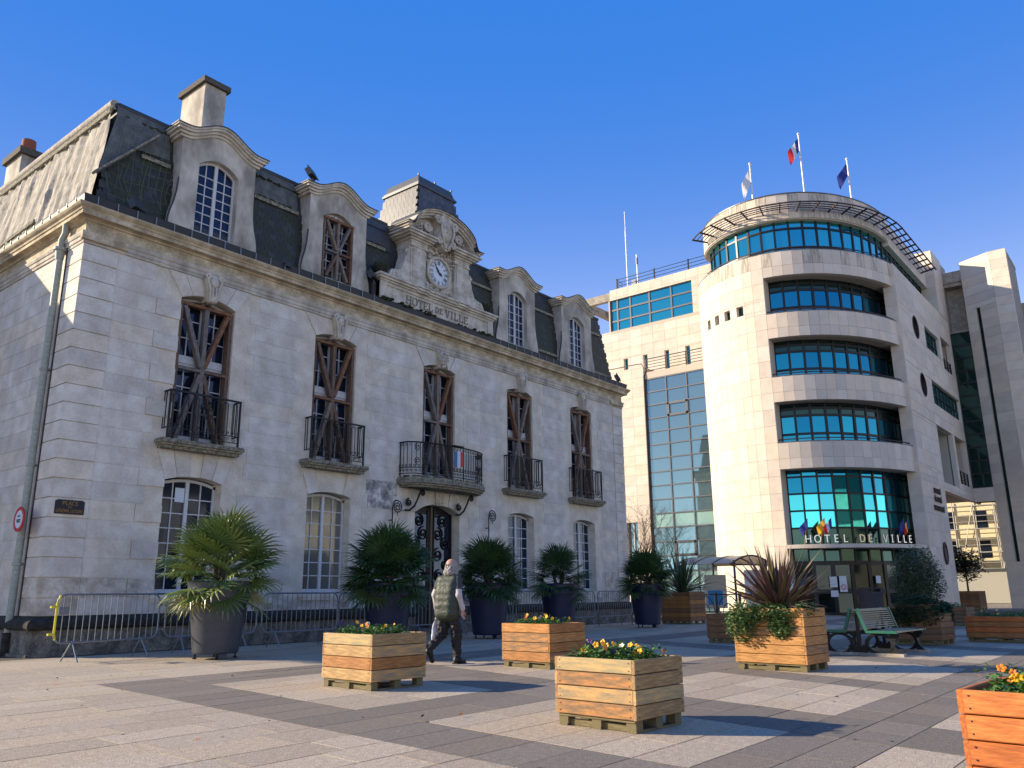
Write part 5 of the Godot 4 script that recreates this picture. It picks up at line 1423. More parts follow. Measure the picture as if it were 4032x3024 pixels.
	for z in [-8.72, -7.25, -5.68, -4.22]: wing_holes.append([z - 0.02, z + 0.3, 14.5, 16.13])
	var wh := []
	for q in wing_holes: wh.append([1.0 - q[1], 1.0 - q[0], q[2], q[3]])
	clad_plane(list, core, Vector3(38.0, 0, 1.0), Vector3.FORWARD, Vector3.LEFT, 0.6, 10.62, 14.0, 18.2, 0.86, 0.62, wh)
	clad_plane(list, core, Vector3(38.0, 0, 1.0), Vector3.FORWARD, Vector3.LEFT, 0.6, 10.62, 18.2, 21.15, 0.86, 0.62, wh)
	clad_plane(list, core, Vector3(38.0, 0, 1.0), Vector3.FORWARD, Vector3.LEFT, 10.62, 16.0, 14.0, 18.2, 0.86, 0.62, wh)
	glaze_flat(h, "wing_glazing", Vector3(38.12, 0, 0), Vector3.FORWARD, Vector3.LEFT, [3.53, 5.05, 6.65, 8.1, 9.1, 9.62], [18.2, 18.9, 19.7, 20.4], M.sky_glass, M.grey_frame, 0.11)
	for z in [-8.72, -7.25, -5.68, -4.22]:
		b = B.new(); b.box2(Vector3(38.22, 14.5, z - 0.05), Vector3(38.25, 16.13, z + 0.35)); part(b, "slot_window", M.deep_glass, h)
	b = B.new(); b.box2(Vector3(37.98, 18.0, -9.62), Vector3(45, 18.2, 1.0)); b.box2(Vector3(38.3, 20.42, -9.62), Vector3(45, 21.1, 1.0)); b.box2(Vector3(38.4, 14.0, -15), Vector3(45, 18.0, -2.0)); b.box2(Vector3(38.0, 18.2, -9.75), Vector3(45, 20.42, -9.65)); part(b, "wing_core", M.soffit, h)
	for e in [[-9.75, -9.5], [-12.1, -11.8]]:   # concrete pergola past the corner
		b = B.new(); b.box2(Vector3(38.0, 20.45, e[0]), Vector3(44, 21.0, e[1])); part(b, "pergola_beam", M.concrete, h)
	for x in [38.0, 41.0]:
		b = B.new(); b.box2(Vector3(x, 20.452, -11.8), Vector3(x + 0.32, 20.998, -9.75)); part(b, "pergola_beam", M.concrete, h)
	# lower volume: stone pier and hall glazing
	clad_plane(list, core, Vector3(37.0, 0, 0), Vector3.FORWARD, Vector3.LEFT, 6.75, 16.0, 0.0, 15.05, 0.86, 0.62, [[7.66, 8.5, 2.5, 5.3]])
	clad_plane(list, core, Vector3(37.0, 0, -6.75), Vector3.RIGHT, Vector3.BACK, 0.0, 1.0, 14.2, 15.05, 0.86, 0.62)
	var ys := []
	for k in 18: ys.append(14.15 - 0.842 * (17 - k))
	var gm := []
	for k in 17: gm.append(M.spandrel if k in [2, 6] else M.hall_glass)
	glaze_flat(h, "hall_glazing", Vector3(37.05, 0, 0), Vector3.FORWARD, Vector3.LEFT, [0.6, 2.4, 3.82, 5.22, 6.68], ys, gm, M.grey_frame, 0.07, [[2, 14], [2, 4]])
	b = B.new(); b.box2(Vector3(37.3, 2.5, -8.5), Vector3(37.32, 5.3, -7.66)); part(b, "pier_window", M.hall_glass, h)
	b = B.new(); b.box2(Vector3(37.2, 2.5, -8.1), Vector3(37.3, 5.3, -8.04)); part(b, "pier_window_mullion", M.pole, h)
	b = B.new(); b.box2(Vector3(37.02, 14.2, -6.75), Vector3(37.25, 14.62, 0)); b.box2(Vector3(37.1, 13.9, -15), Vector3(38.4, 14.2, 0)); b.box2(Vector3(37.4, 0, -15), Vector3(37.6, 14, 0)); part(b, "terrace_edge", M.soffit, h)
	var tr2 := sub("terrace_railing", h)
	for k in 5:
		b = B.new(); b.tube([Vector3(37.12, 14.75 + k * 0.19, -6.7), Vector3(37.12, 14.75 + k * 0.19, -0.4)], 0.022 if k < 4 else 0.032, 5); part(b, "rail", M.rust_steel, tr2)
	for z in [-6.6, -5.2, -3.8, -2.4]:
		b = B.new(); b.box2(Vector3(37.09, 14.2, z - 0.03), Vector3(37.15, 15.5, z + 0.03)); part(b, "rail_post", M.rust_steel, tr2)
	b = B.new(); b.tube([Vector3(37.1, 15.3, -14), Vector3(37.1, 15.3, -7.2), Vector3(37.1, 15.25, -6.9), Vector3(37.1, 14.95, -6.8)], 0.03, 5); part(b, "rail", M.rust_steel, tr2)
	b = B.new(); b.tube([Vector3(36.95, 0.2, -6.7), Vector3(36.95, 14.4, -6.7), Vector3(37.05, 14.7, -6.6)], 0.06, 6); part(b, "rain_pipe", M.rust_steel, h)
	# roof railing on the wing
	var rr := sub("roof_railing", h)
	for k in 4:
		b = B.new(); b.tube([Vector3(39.4, 21.3 + k * 0.24, -9.4), Vector3(38.5, 21.3 + k * 0.24, -9.3), Vector3(38.5, 21.3 + k * 0.24, 0.2)], 0.022, 5); part(b, "rail", M.frame, rr)
	for z in [-9.3, -6.4, -3.9, -1.5]:
		b = B.new(); b.box2(Vector3(38.46, 21.1, z - 0.04), Vector3(38.54, 22.1, z + 0.04)); part(b, "rail_post", M.frame, rr)
	emit(list, "stone_panel", "smaller_stone_panels", h)
	part(core, "panel_backing", M.clad_core, h)
	# ---- entrance canopy and letters
	b = B.new(); slab_of(b, ring_poly(OPEN + 0.02, 15.6, -0.25, 1.0), 3.12, 3.3); part(b, "entrance_canopy", M.clad[1], h)
	var word := "HOTEL DE VILLE"
	for k in word.length():
		if word[k] == " ": continue
		var s := 8.98 + k * 0.415
		var p: Array = cpos(s, -0.12)
		text(word[k], 0.36, 0.07, M.steel, h, "canopy_letter", Transform3D(Basis(Vector3(p[1].y, 0, -p[1].x), Vector3.UP, Vector3(p[1].x, 0, p[1].y)), v3(p[0], 3.55)))
	# notices on the doors
	for e in [[10.2, 1.55, 0.35, 0.5], [10.2, 1.0, 0.35, 0.3], [10.75, 1.45, 0.36, 0.75], [13.0, 1.65, 0.3, 0.35]]:
		var p: Array = cpos(e[0], 0.9)
		inst(cube, "door_notice", M.paper, h, Transform3D(Basis(Vector3(p[1].y, 0, -p[1].x), Vector3.UP, Vector3(p[1].x, 0, p[1].y)) * Basis.from_scale(Vector3(e[2], e[3], 0.004)), v3(p[0], e[1])))
	var pn: Array = cpos(10.75, 0.885)
	b = B.new(); b.x = Transform3D(Basis(Vector3(pn[1].y, 0, -pn[1].x), Vector3.UP, Vector3(pn[1].x, 0, pn[1].y)) * Basis(Vector3.RIGHT, PI / 2), v3(pn[0], 1.3))
	b.lathe([Vector2(0.13, 0), Vector2(0.13, 0.005), Vector2(0.1, 0.005), Vector2(0.1, 0)], 20); b.bar(Vector3(-0.08, 0.004, -0.08), Vector3(0.08, 0.004, 0.08), 0.02, 0.004); part(b, "no_entry_symbol", M.red, h)
	# ---- things on the roof and at the door
	flag_on_pole(Vector3(35.5, 21.9, 1.9), 25.5, [M.flag_white], 0.6, 1.5, 0.35, "white flag drooping on the pole over the rounded tower", 0)
	flag_on_pole(Vector3(37.0, 21.9, 4.4), 27.2, [M.flag_blue, M.flag_white, M.red], 0.75, 1.3, 0.55, "blue, white and red flag on the tallest roof pole", 1)
	flag_on_pole(Vector3(39.0, 21.9, 6.4), 25.7, [M.flag_blue], 0.7, 1.25, 0.6, "plain dark blue flag hanging from a roof pole", 0)
	for e in [[8.78, [M.flag_blue], "small blue flag over the canopy beside the letter H", 0.35], [9.55, [M.yellow, M.yellow], "small yellow flag over the entrance canopy", 0.3], [9.85, [M.flag_blue, M.flag_white, M.red], "small tricolour flag over the entrance canopy", 0.3], [13.85, [M.flag_blue], "small blue flag at the far end of the canopy letters", 0.3], [14.2, [M.flag_blue, M.yellow, M.red], "small blue, yellow and red flag over the canopy", 0.3]]:
		var p: Array = cpos(e[0], 0.25)
		small_flag(v3(p[0], 3.3), Vector3(-p[1].y, 0, p[1].x), Vector3(p[1].x, 0, p[1].y), e[1], e[2])
	b = B.new()
	var ms := thing("radio_mast", "tall thin white radio mast behind the wing's roof railing", "mast", Vector3(39.0, 21.1, -8.75))
	b.tube([Vector3(0, 0, 0), Vector3(0, 4.6, 0)], 0.045, 8); part(b, "pole", M.pole, ms)
	b = B.new(); b.tube([Vector3(0, 4.6, 0), Vector3(0, 6.1, 0)], 0.022, 6); part(b, "aerial", M.pole, ms)
	ms = thing("antenna_mast", "short grey antenna mast with equipment box behind the roof railing", "mast", Vector3(39.0, 21.1, -7.95))
	b = B.new(); b.tube([Vector3(0, 0, 0), Vector3(0, 2.6, 0)], 0.05, 8); part(b, "pole", M.pole, ms)
	b = B.new(); b.tube([Vector3(0, 1.9, 0), Vector3(0, 2.35, 0)], 0.09, 8); part(b, "antenna", M.bracket, ms)
	b = B.new(); b.box2(Vector3(-0.1, 0.1, -0.45), Vector3(0.15, 0.8, -0.12)); part(b, "equipment_box", M.bracket, ms)
func cloth(o: Vector3, u: Vector3, n: Vector3, w: float, hgt: float, sag: float, x0: float, x1: float, amp: float) -> B:
	var b := B.new()
	var f := func(i: int, j: int) -> Vector3:
		var t := lerpf(x0, x1, i / 8.0); var v := j / 8.0
		return o + u * (w * t * (1.0 - 0.45 * v * 0.5)) + Vector3.DOWN * (hgt * v + sag * t) + n * (amp * sin(t * 9.0 + v * 3.0) * t)
	for i in 8:
		for j in 8: b.quad(f.call(i, j + 1), f.call(i + 1, j + 1), f.call(i + 1, j), f.call(i, j))
	return b
func flag_on_pole(at: Vector3, top: float, cols: Array, w: float, hh: float, sag: float, label: String, _k: int) -> void:
	var f := thing("flag", label, "flag", at, 0.0, "")
	var b := B.new(); b.tube([Vector3.ZERO, Vector3(0, top - at.y, 0)], 0.05, 8); b.ball(Vector3(0, top - at.y + 0.05, 0), Vector3(0.09, 0.09, 0.09), 8, 5); part(b, "pole", M.pole, f)
	var u := Vector3(-0.55, 0, -0.83); var n := Vector3(-0.83, 0, 0.55)
	for k in cols.size():
		part(cloth(Vector3(0, top - at.y - 0.15, 0), u, n, w, hh * 0.62, hh * 0.75, float(k) / cols.size(), float(k + 1) / cols.size(), 0.12), "cloth", cols[k], f)
func small_flag(at: Vector3, u: Vector3, n: Vector3, cols: Array, label: String) -> void:
	var f := thing("small_flag", label, "flag", at)
	var b := B.new(); var tip := Vector3(0, 1.25, 0) + n * 0.35 - u * 0.25
	b.tube([Vector3.ZERO, tip], 0.018, 6); part(b, "pole", M.brass, f)
	for k in cols.size(): part(cloth(tip, u, n, 0.42, 0.42, 0.45, float(k) / cols.size(), float(k + 1) / cols.size(), 0.05), "cloth", cols[k], f)

# ---------------------------------------------------------------- what stands round the square
func surroundings() -> void:
	# gabled house across the side street: its shadow falls on the old hall's end wall
	var nb := thing("gabled_house", "gabled house across the side street beyond the stone hall's end wall", "building", Vector3(-4.3, 0, -6.0))
	var b := B.new()
	b.prism([Vector2(0.12, 0), Vector2(3.9, 0), Vector2(3.9, 9.9), Vector2(2.63, 10.75), Vector2(0.12, 9.9)], -9, 0); part(b, "wall", M.pale, nb)
	b = B.new(); b.box2(Vector3(1, 3, 0), Vector3(2, 5, 0.03)); part(b, "window", M.glass, nb)
	# pale houses across the square, seen only in the glass
	var oh := thing("pale_house", "long pale house facing the town halls across the square", "building", Vector3(30, 0, 44))
	b = B.new(); b.box2(Vector3(-14, 0, 0), Vector3(16, 9, 8)); part(b, "wall", M.pale, oh)
	b = B.new(); b.prism([Vector2(-14.4, 9), Vector2(16.4, 9), Vector2(15, 12), Vector2(-13, 12)], -0.3, 8.3); part(b, "roof", M.slate[0], oh)
	for k in 9:
		for r in 2: inst(cube, "window", M.glass, oh, Transform3D(Basis.from_scale(Vector3(1.1, 1.8, 0.1)), Vector3(-12 + k * 3.3, 2.4 + r * 3.6, 0.0)))
	# house with a dark roof behind the leaning wall
	var dk := thing("dark_roofed_house", "cream house with dark slate roof behind the town hall's stair wall", "building", Vector3(60, 0, 10.9))
	b = B.new(); b.box2(Vector3(0, 0, 0), Vector3(9, 16.6, 9)); part(b, "wall", M.house, dk)
	b = B.new(); b.box2(Vector3(-0.25, 16.6, -0.25), Vector3(9.2, 17.0, 9.2)); part(b, "eave", M.concrete, dk)
	b = B.new(); frustum(b, [17.0, -0.1, 9.1, 9.1, -0.1], [21.5, 0.6, 8.0, 8.0, 0.5]); part(b, "roof", M.slate[0], dk)
	# scaffolded building seen under the bridge
	var sb := thing("scaffolded_building", "sunlit cream building wrapped in scaffolding, seen under the bridge", "building", Vector3(76, 0, 0))
	b = B.new(); b.box2(Vector3(0, 0, -8), Vector3(8, 12, 10)); part(b, "wall", M.house, sb)
	for r in 3:
		for k in 6:
			b = B.new(); b.box2(Vector3(-0.03, 1.2 + r * 2.6, -6.5 + k * 2.6), Vector3(0.1, 2.7 + r * 2.6, -5.5 + k * 2.6)); part(b, "window", M.glass, sb)
	var sc := thing("scaffold", "steel tube scaffold with boards and netting in front of the cream building", "scaffold", Vector3(75, 0, 0))
	for k in 10:
		b = B.new(); b.tube([Vector3(0, 0, -7 + k * 1.6), Vector3(0, 9.4, -7 + k * 1.6)], 0.045, 6); b.tube([Vector3(-0.9, 0, -7 + k * 1.6), Vector3(-0.9, 9.4, -7 + k * 1.6)], 0.045, 6); part(b, "upright", M.scaffold, sc)
	for r in 4:
		b = B.new(); b.box2(Vector3(-0.95, 2.2 + r * 2.0, -7), Vector3(0.05, 2.28 + r * 2.0, 7.4)); part(b, "deck", M.scaffold, sc)
		for e in [0.55, 1.05]:
			b = B.new(); b.tube([Vector3(-0.9, 2.3 + r * 2.0 + e, -7), Vector3(-0.9, 2.3 + r * 2.0 + e, 7.4)], 0.035, 6); part(b, "guard_rail", M.scaffold, sc)
	for k in 5:
		b = B.new(); b.tube([Vector3(-0.95, 2.3, -7 + k * 3.2), Vector3(-0.95, 8.3, -5.4 + k * 3.2)], 0.03, 6); part(b, "brace", M.scaffold, sc)
	b = B.new(); b.box2(Vector3(-2.2, 0.0, -4), Vector3(-2.1, 2.6, 7)); part(b, "hoarding", M.poly, sc)
	b = B.new(); b.box2(Vector3(-2.3, 2.6, -4), Vector3(-1.0, 2.8, 7)); part(b, "gantry", M.lead, sc)
	# bare climbing shrub against the wing
	var t := thing("bare_shrub", "leafless twiggy shrub growing against the cream wing", "shrub", Vector3(35.6, 0, -6.9))
	b = B.new()
	for k in 5: branch(b, Vector3(rnd(-0.2, 0.2), 0, rnd(-0.3, 0.3)), Vector3(rnd(-0.15, 0.15), 1, rnd(-0.3, 0.3)).normalized(), 2.6, 0.045, 6)
	part(b, "branches", M.twig, t)
	# shelter by the tower
	var sh := thing("bus_shelter", "curved translucent shelter roof on a dark post beside the round tower", "shelter", Vector3(29.3, 0, 1.3), deg_to_rad(-12))
	b = B.new()
	var rib := func(z: float) -> Array:
		var p := []
		for k in 11: p.append(Vector3(-1.5 + k * 0.3, 2.0 + 0.72 * sin(PI * (0.16 + 0.68 * k / 10.0)), z))
		return p
	for i in 10:
		var p: Array = rib.call(-1.6); var q: Array = rib.call(1.6)
		b.quad(p[i], q[i], q[i + 1], p[i + 1]); b.quad(p[i + 1] + Vector3.UP * 0.01, q[i + 1] + Vector3.UP * 0.01, q[i] + Vector3.UP * 0.01, p[i] + Vector3.UP * 0.01)
	part(b, "roof_sheet", M.poly, sh)
	for z in [-1.6, -0.55, 0.55, 1.6]:
		b = B.new(); b.tube(rib.call(z), 0.04, 6); part(b, "roof_rib", M.rust_steel, sh)
	for e in [Vector3(-1.2, 0, 1.5), Vector3(1.2, 0, 1.5), Vector3(1.2, 0, -1.5), Vector3(-1.2, 0, -1.5)]:
		b = B.new(); b.tube([e, e + Vector3(0, 2.5, 0)], 0.05, 8); part(b, "post", M.frame, sh)
	b = B.new(); b.tube([Vector3(-1.4, 2.3, 1.6), Vector3(1.4, 2.3, 1.6)], 0.035, 6); part(b, "tie_rod", M.frame, sh)
	var nt := thing("notice_board", "white notice board with a dark poster under the shelter", "notice board", Vector3(30.6, 0, 2.9), deg_to_rad(-52))
	b = B.new(); b.box2(Vector3(-1.1, 0.3, -0.05), Vector3(1.1, 2.1, 0.05)); part(b, "board", M.paper, nt)
	b = B.new(); b.box2(Vector3(-0.5, 0.85, 0.05), Vector3(0.3, 1.85, 0.06)); part(b, "poster", M.galv, nt)
	var bp := thing("blue_poster", "bright blue poster on a pale panel behind the iron fence", "poster", Vector3(29.0, 0, 1.0), deg_to_rad(-52))
	b = B.new(); b.box2(Vector3(-0.5, 0.4, -0.03), Vector3(0.5, 1.9, 0)); part(b, "panel", M.poly, bp)
	b = B.new(); b.box2(Vector3(-0.38, 0.55, 0), Vector3(0.3, 1.2, 0.01)); part(b, "print", M.sky_blue, bp)
	# iron fence in front of it
	var fe := thing("iron_fence", "low black iron fence with hooped panels beside the tower", "fence", Vector3(25.6, 0, 2.6), deg_to_rad(-50))
	for k in 5:
		b = B.new(); b.box2(Vector3(-2.0 + k * 1.0 - 0.05, 0, -0.05), Vector3(-2.0 + k * 1.0 + 0.05, 1.1, 0.05)); part(b, "post", M.iron, fe)
		if k < 4:
			b = B.new()
			for s in [0.25, 0.5]:
				var p := []
				for q in 9: p.append(Vector3(-1.5 + k + cos(PI * q / 8.0) * s * 0.85, 0.35 + sin(PI * q / 8.0) * s * 1.25, 0))
				b.tube(p, 0.02, 5)
			for y in [0.3, 1.0]: b.box2(Vector3(-2.0 + k, y, -0.02), Vector3(-1.0 + k, y + 0.05, 0.02))
			part(b, "hoop_panel", M.iron, fe)
	# litter bin by the doors
	var bi := thing("litter_bin", "square dark blue litter bin beside the glass doors", "bin", Vector3(32.2, 0, 6.9), deg_to_rad(-50))
	b = B.new(); b.box2(Vector3(-0.4, 0.05, -0.35), Vector3(0.4, 0.95, 0.35)); part(b, "body", M.bin_blue, bi)
	b = B.new(); b.box2(Vector3(-0.44, 0.95, -0.39), Vector3(0.44, 1.08, 0.39)); b.box2(Vector3(-0.4, 1.2, -0.35), Vector3(0.4, 1.26, 0.35)); b.box2(Vector3(-0.4, 1.08, -0.35), Vector3(-0.3, 1.2, 0.35)); b.box2(Vector3(0.3, 1.08, -0.35), Vector3(0.4, 1.2, 0.35)); part(b, "lid", M.bin_blue, bi)
func branch(b: B, p: Vector3, d: Vector3, l: float, r: float, n: int) -> void:
	var mid := p + d * l * 0.5 + Vector3(rnd(-0.1, 0.1), 0, rnd(-0.1, 0.1)) * l
	var e := p + d * l
	b.tube([p, mid, e], r, 4 if n < 4 else 5, r * 0.6)
	if n <= 0: return
	for k in (3 if n > 2 else 2):
		var nd := (d + Vector3(rnd(-0.8, 0.8), rnd(-0.35, 0.6), rnd(-0.8, 0.8))).normalized()
		branch(b, mid if k == 0 else e, nd, l * rnd(0.55, 0.75), r * 0.6, n - 1 if n > 3 else n - 2)

# ---------------------------------------------------------------- planters, plants, furniture
func board_mesh(l: float, h: float, t: float) -> ArrayMesh:
	var b := B.new()
	var c := 0.006
	b.x = Transform3D(Basis(Vector3(0, 0, 1), Vector3(0, 1, 0), Vector3(-1, 0, 0)), Vector3.ZERO)   # local z of the prism runs along -x
	b.prism([Vector2(-t / 2 + c, -h / 2), Vector2(t / 2 - c, -h / 2), Vector2(t / 2, -h / 2 + c), Vector2(t / 2, h / 2 - c), Vector2(t / 2 - c, h / 2), Vector2(-t / 2 + c, h / 2), Vector2(-t / 2, h / 2 - c), Vector2(-t / 2, -h / 2 + c)], -l / 2, l / 2)
	return b.mesh()
func planter(fx: float, fz: float, l1: float, l2: float, h: float, n: int, woods: Array, label: String, feet := 0.1) -> Node3D:
	var a := deg_to_rad(4.0)
	var d1 := Vector3(sin(a), 0, -cos(a)); var d2 := Vector3(cos(a), 0, sin(a))
	var c := Vector3(fx, 0, fz) + d1 * l1 * 0.5 + d2 * l2 * 0.5
	l1 += 0.07; l2 += 0.07   # the boards overhang the feet
	var p := thing("wooden_planter", label, "planter", c, -a, "square wooden planters on the plaza")
	var bh := (h - feet) / n
	var mx := board_mesh(l2 - 0.002, bh - 0.007, 0.032); var mz := board_mesh(l1 - 0.066, bh - 0.007, 0.032)
	for k in n:
		var y := feet + bh * (k + 0.5)
		for s in [-1.0, 1.0]:
			var o1 := inst(mx, "board", pick(woods), p, Transform3D(Basis.IDENTITY, Vector3(rnd(-0.002, 0.002), y, s * (l1 / 2 - 0.016 + rnd(-0.001, 0.002)))))
			var o2 := inst(mz, "board", pick(woods), p, Transform3D(Basis(Vector3.UP, PI / 2), Vector3(s * (l2 / 2 - 0.016 + rnd(-0.001, 0.002)), y, rnd(-0.002, 0.002))))
			o1.name = o1.name; o2.name = o2.name
	# screws at the board ends
	var sm: Material = M.dark
	for k in n:
		for e in [-1.0, 1.0]:
			for q in [-0.25, 0.25]:
				inst(cube, "screw", sm, p, Transform3D(Basis.from_scale(Vector3(0.008, 0.008, 0.004)), Vector3(e * (l2 / 2 - 0.04), feet + bh * (k + 0.5 + q), l1 / 2 + 0.002)))
				inst(cube, "screw", sm, p, Transform3D(Basis.from_scale(Vector3(0.004, 0.008, 0.008)), Vector3(-l2 / 2 - 0.002, feet + bh * (k + 0.5 + q), e * (l1 / 2 - 0.06))))
	inst(board_mesh(l1 - 0.26, feet * 0.6, 0.02), "base_board", M.pallet, p, Transform3D(Basis(Vector3.UP, PI / 2), Vector3(-l2 / 2 + 0.07, feet * 0.3, 0)))
	for s in [-1.0, 0.0, 1.0]:
		inst(board_mesh(l2 - 0.05, 0.018, 0.09), "pallet_board", M.pallet, p, Transform3D(Basis.IDENTITY, Vector3(0, 0.009, s * (l1 / 2 - 0.07))))
		for e in [-1.0, 0.0, 1.0]:
			inst(cube, "foot", M.pallet, p, Transform3D(Basis.from_scale(Vector3(0.1, feet - 0.02, 0.1)), Vector3(e * (l2 / 2 - 0.075), 0.018 + (feet - 0.02) / 2, s * (l1 / 2 - 0.075))))
	inst(board_mesh(l1 - 0.06, 0.02, 0.09), "pallet_board", M.pallet, p, Transform3D(Basis(Vector3.UP, PI / 2), Vector3(-l2 / 2 + 0.06, feet - 0.012, 0)))
	var b := B.new()
	b.box2(Vector3(-l2 / 2 + 0.03, feet, -l1 / 2 + 0.03), Vector3(l2 / 2 - 0.03, h - 0.05, l1 / 2 - 0.03))
	part(b, "soil", M.soil, p)
	return p
func leaf_cloud(b: B, pts: Array, s0: float, s1: float) -> void:   # small folded leaves
	for p in pts:
		var bs := Basis.from_euler(Vector3(rnd(-0.9, 0.9), rnd(0, TAU), rnd(-0.6, 0.6)))
		var l := rnd(s0, s1); var w := l * 0.36
		var a: Vector3 = p
		var t := a + bs * Vector3(l, l * 0.15, 0)
		var m1 := a + bs * Vector3(l * 0.5, l * 0.12, w); var m2 := a + bs * Vector3(l * 0.5, l * 0.12, -w)
		b.tri(a, m1, t); b.tri(a, t, m2)
func pansies(p: Node3D, l1: float, l2: float, h: float, label: String, cnt: int, seedv: int) -> void:
	rng.seed = seedv
	var f := thing("pansies", label, "flowers", p.position + Vector3(0, h - 0.05, 0), p.rotation.y)
	for m in [M.herb, M.herb_b]:
		var b := B.new()
		var pts := []
		for k in 44:
			var c := Vector3(rnd(-0.40, 0.40) * l2, 0, rnd(-0.40, 0.40) * l1)
			var hh := rnd(0.04, 0.16)
			for q in 26: pts.append(c + Vector3(rnd(-0.075, 0.075), rnd(0.0, hh), rnd(-0.075, 0.075)))
		leaf_cloud(b, pts, 0.025, 0.05)
		part(b, "foliage", m, f).set_meta("kind", "stuff")
	var fl := B.new()
	for k in 5:
		fl.x = Transform3D(Basis(Vector3.BACK, TAU * k / 5.0) * Basis(Vector3.RIGHT, 0.35), Vector3.ZERO)
		fl.ball(Vector3(0, 0.017, 0), Vector3(0.015, 0.017, 0.004), 6, 4)
	var fm := fl.mesh()
	for k in cnt:
		var m: Material = M.yellow if rng.randf() < 0.55 else pick([M.orange, M.orange, M.purple, M.cream])
		var sc := rnd(0.7, 1.05)
		inst(fm, "flower", m, f, Transform3D(Basis.from_euler(Vector3(rnd(-0.9, 0.1), rnd(-1.8, 0.2), rnd(-0.5, 0.5))).scaled(Vector3.ONE * sc), Vector3(rnd(-0.40, 0.40) * l2, rnd(0.08, 0.19), rnd(-0.40, 0.40) * l1)))
func fan_mesh(seedv: int) -> ArrayMesh:
	rng.seed = seedv
	var b := B.new()
	b.tube([Vector3(0, 0, 0), Vector3(0.22, 0.03, 0), Vector3(0.46, 0.0, 0)], 0.011, 4, 0.007)
	for k in 19:
		var a := deg_to_rad(-118.0 + k * 13.1 + rnd(-3, 3))
		var l := (0.52 - 0.13 * absf(a) / 2.0) * rnd(0.88, 1.05)
		var d := Vector3(cos(a), 0, sin(a)); var s := Vector3(-sin(a), 0, cos(a))
		var o := Vector3(0.46, 0, 0)
		var lift := 0.22 * cos(a * 0.5) - 0.02
		var p1 := o + d * l * 0.42 + Vector3.UP * lift * 0.12; var p2 := o + d * l * 0.75 + Vector3.UP * (lift * 0.10 - 0.01); var p3 := o + d * l + Vector3.UP * (lift * 0.0 - rnd(0.02, 0.09))
		var w := 0.019
		var up := Vector3.UP * 0.007
		b.tri(o, p1 + s * w, p1 + up); b.tri(o, p1 + up, p1 - s * w)
		b.quad(p1 + s * w, p2 + s * w * 0.75, p2 + up * 0.8, p1 + up); b.quad(p1 + up, p2 + up * 0.8, p2 - s * w * 0.75, p1 - s * w)
		b.tri(p2 + s * w * 0.75, p3, p2 + up * 0.8); b.tri(p2 + up * 0.8, p3, p2 - s * w * 0.75)
	return b.mesh()
func pot_palm(x: float, z: float, pm: Material, ms: Array, lp: String, lt: String, top: float, spread: float, n: int, seedv: int, lean := 0.0) -> void:
	var p := thing("plant_pot", lp, "pot", Vector3(x, 0, z), 0.0, "large round palm pots along the hall")
	var b := B.new()
	b.lathe([Vector2(0.0001, 0.1), Vector2(0.40, 0.1), Vector2(0.42, 0.13), Vector2(0.545, 1.10), Vector2(0.555, 1.12), Vector2(0.575, 1.12), Vector2(0.60, 1.40), Vector2(0.61, 1.41), Vector2(0.60, 1.42), Vector2(0.56, 1.41), Vector2(0.55, 1.30)], 40); part(b, "body", pm, p)
	b = B.new(); b.x = Transform3D(Basis.IDENTITY, Vector3(0, 1.3, 0)); b.lathe([Vector2(0.56, 0), Vector2(0.0001, 0.03)], 24); part(b, "soil", M.soil, p)
	for k in 4:
		b = B.new()
		var a := TAU * k / 4.0 + 0.5
		var c := Vector3(cos(a) * 0.36, 0, sin(a) * 0.36)
		b.tube([c + Vector3(0, 0.11, 0), c + Vector3(0, 0.0, 0)], 0.018, 6); b.tube([c * 0.9 + Vector3(0, 0.02, 0), c * 1.12 + Vector3(0, 0.02, 0)], 0.012, 5)
		part(b, "stand_leg", M.iron, p)
	b = B.new(); b.box2(Vector3(-0.15, 0.02, 0.25), Vector3(0.0, 0.1, 0.4)); part(b, "valve_box", pm, p)
	var t := thing("fan_palm", lt, "palm", Vector3(x, 1.31, z), 0.0, "fan palms in the round pots")
	var fans := [fan_mesh(seedv), fan_mesh(seedv + 1), fan_mesh(seedv + 2)]
	rng.seed = seedv * 7
	for e in 3:
		b = B.new()
		var o := Vector3(rnd(-0.12, 0.12), 0, rnd(-0.12, 0.12))
		b.tube([o * 0.5, o + Vector3(0, 0.15, 0), o * 1.5 + Vector3(0, (top - 1.31) * 0.26, 0)], 0.06, 7, 0.045)
		part(b, "stem", M.bark, t)
	for k in n:
		var f := (k + 0.5) / n
		var yaw := k * 2.39996 + rnd(-0.3, 0.3)
		var pitch := lerpf(1.5, -0.5, pow(f, 1.0)) + rnd(-0.2, 0.2)
		var hgt := lerpf((top - 1.31) * 0.30, 0.03, pow(f, 0.9)) + rnd(-0.05, 0.05)
		var sc := spread * rnd(0.85, 1.1) * (0.9 if f < 0.2 else 1.0)
		var m: Material = ms[3] if f > 0.86 and rng.randf() < 0.6 else ms[rng.randi() % 3]
		inst(pick(fans), "palm_leaf", m, t, Transform3D(Basis(Vector3.UP, yaw) * Basis(Vector3.BACK, pitch) * Basis(Vector3.RIGHT, rnd(-0.5, 0.5)) * Basis.from_scale(Vector3.ONE * sc), Vector3(cos(yaw) * 0.08, hgt, -sin(yaw) * 0.08)))
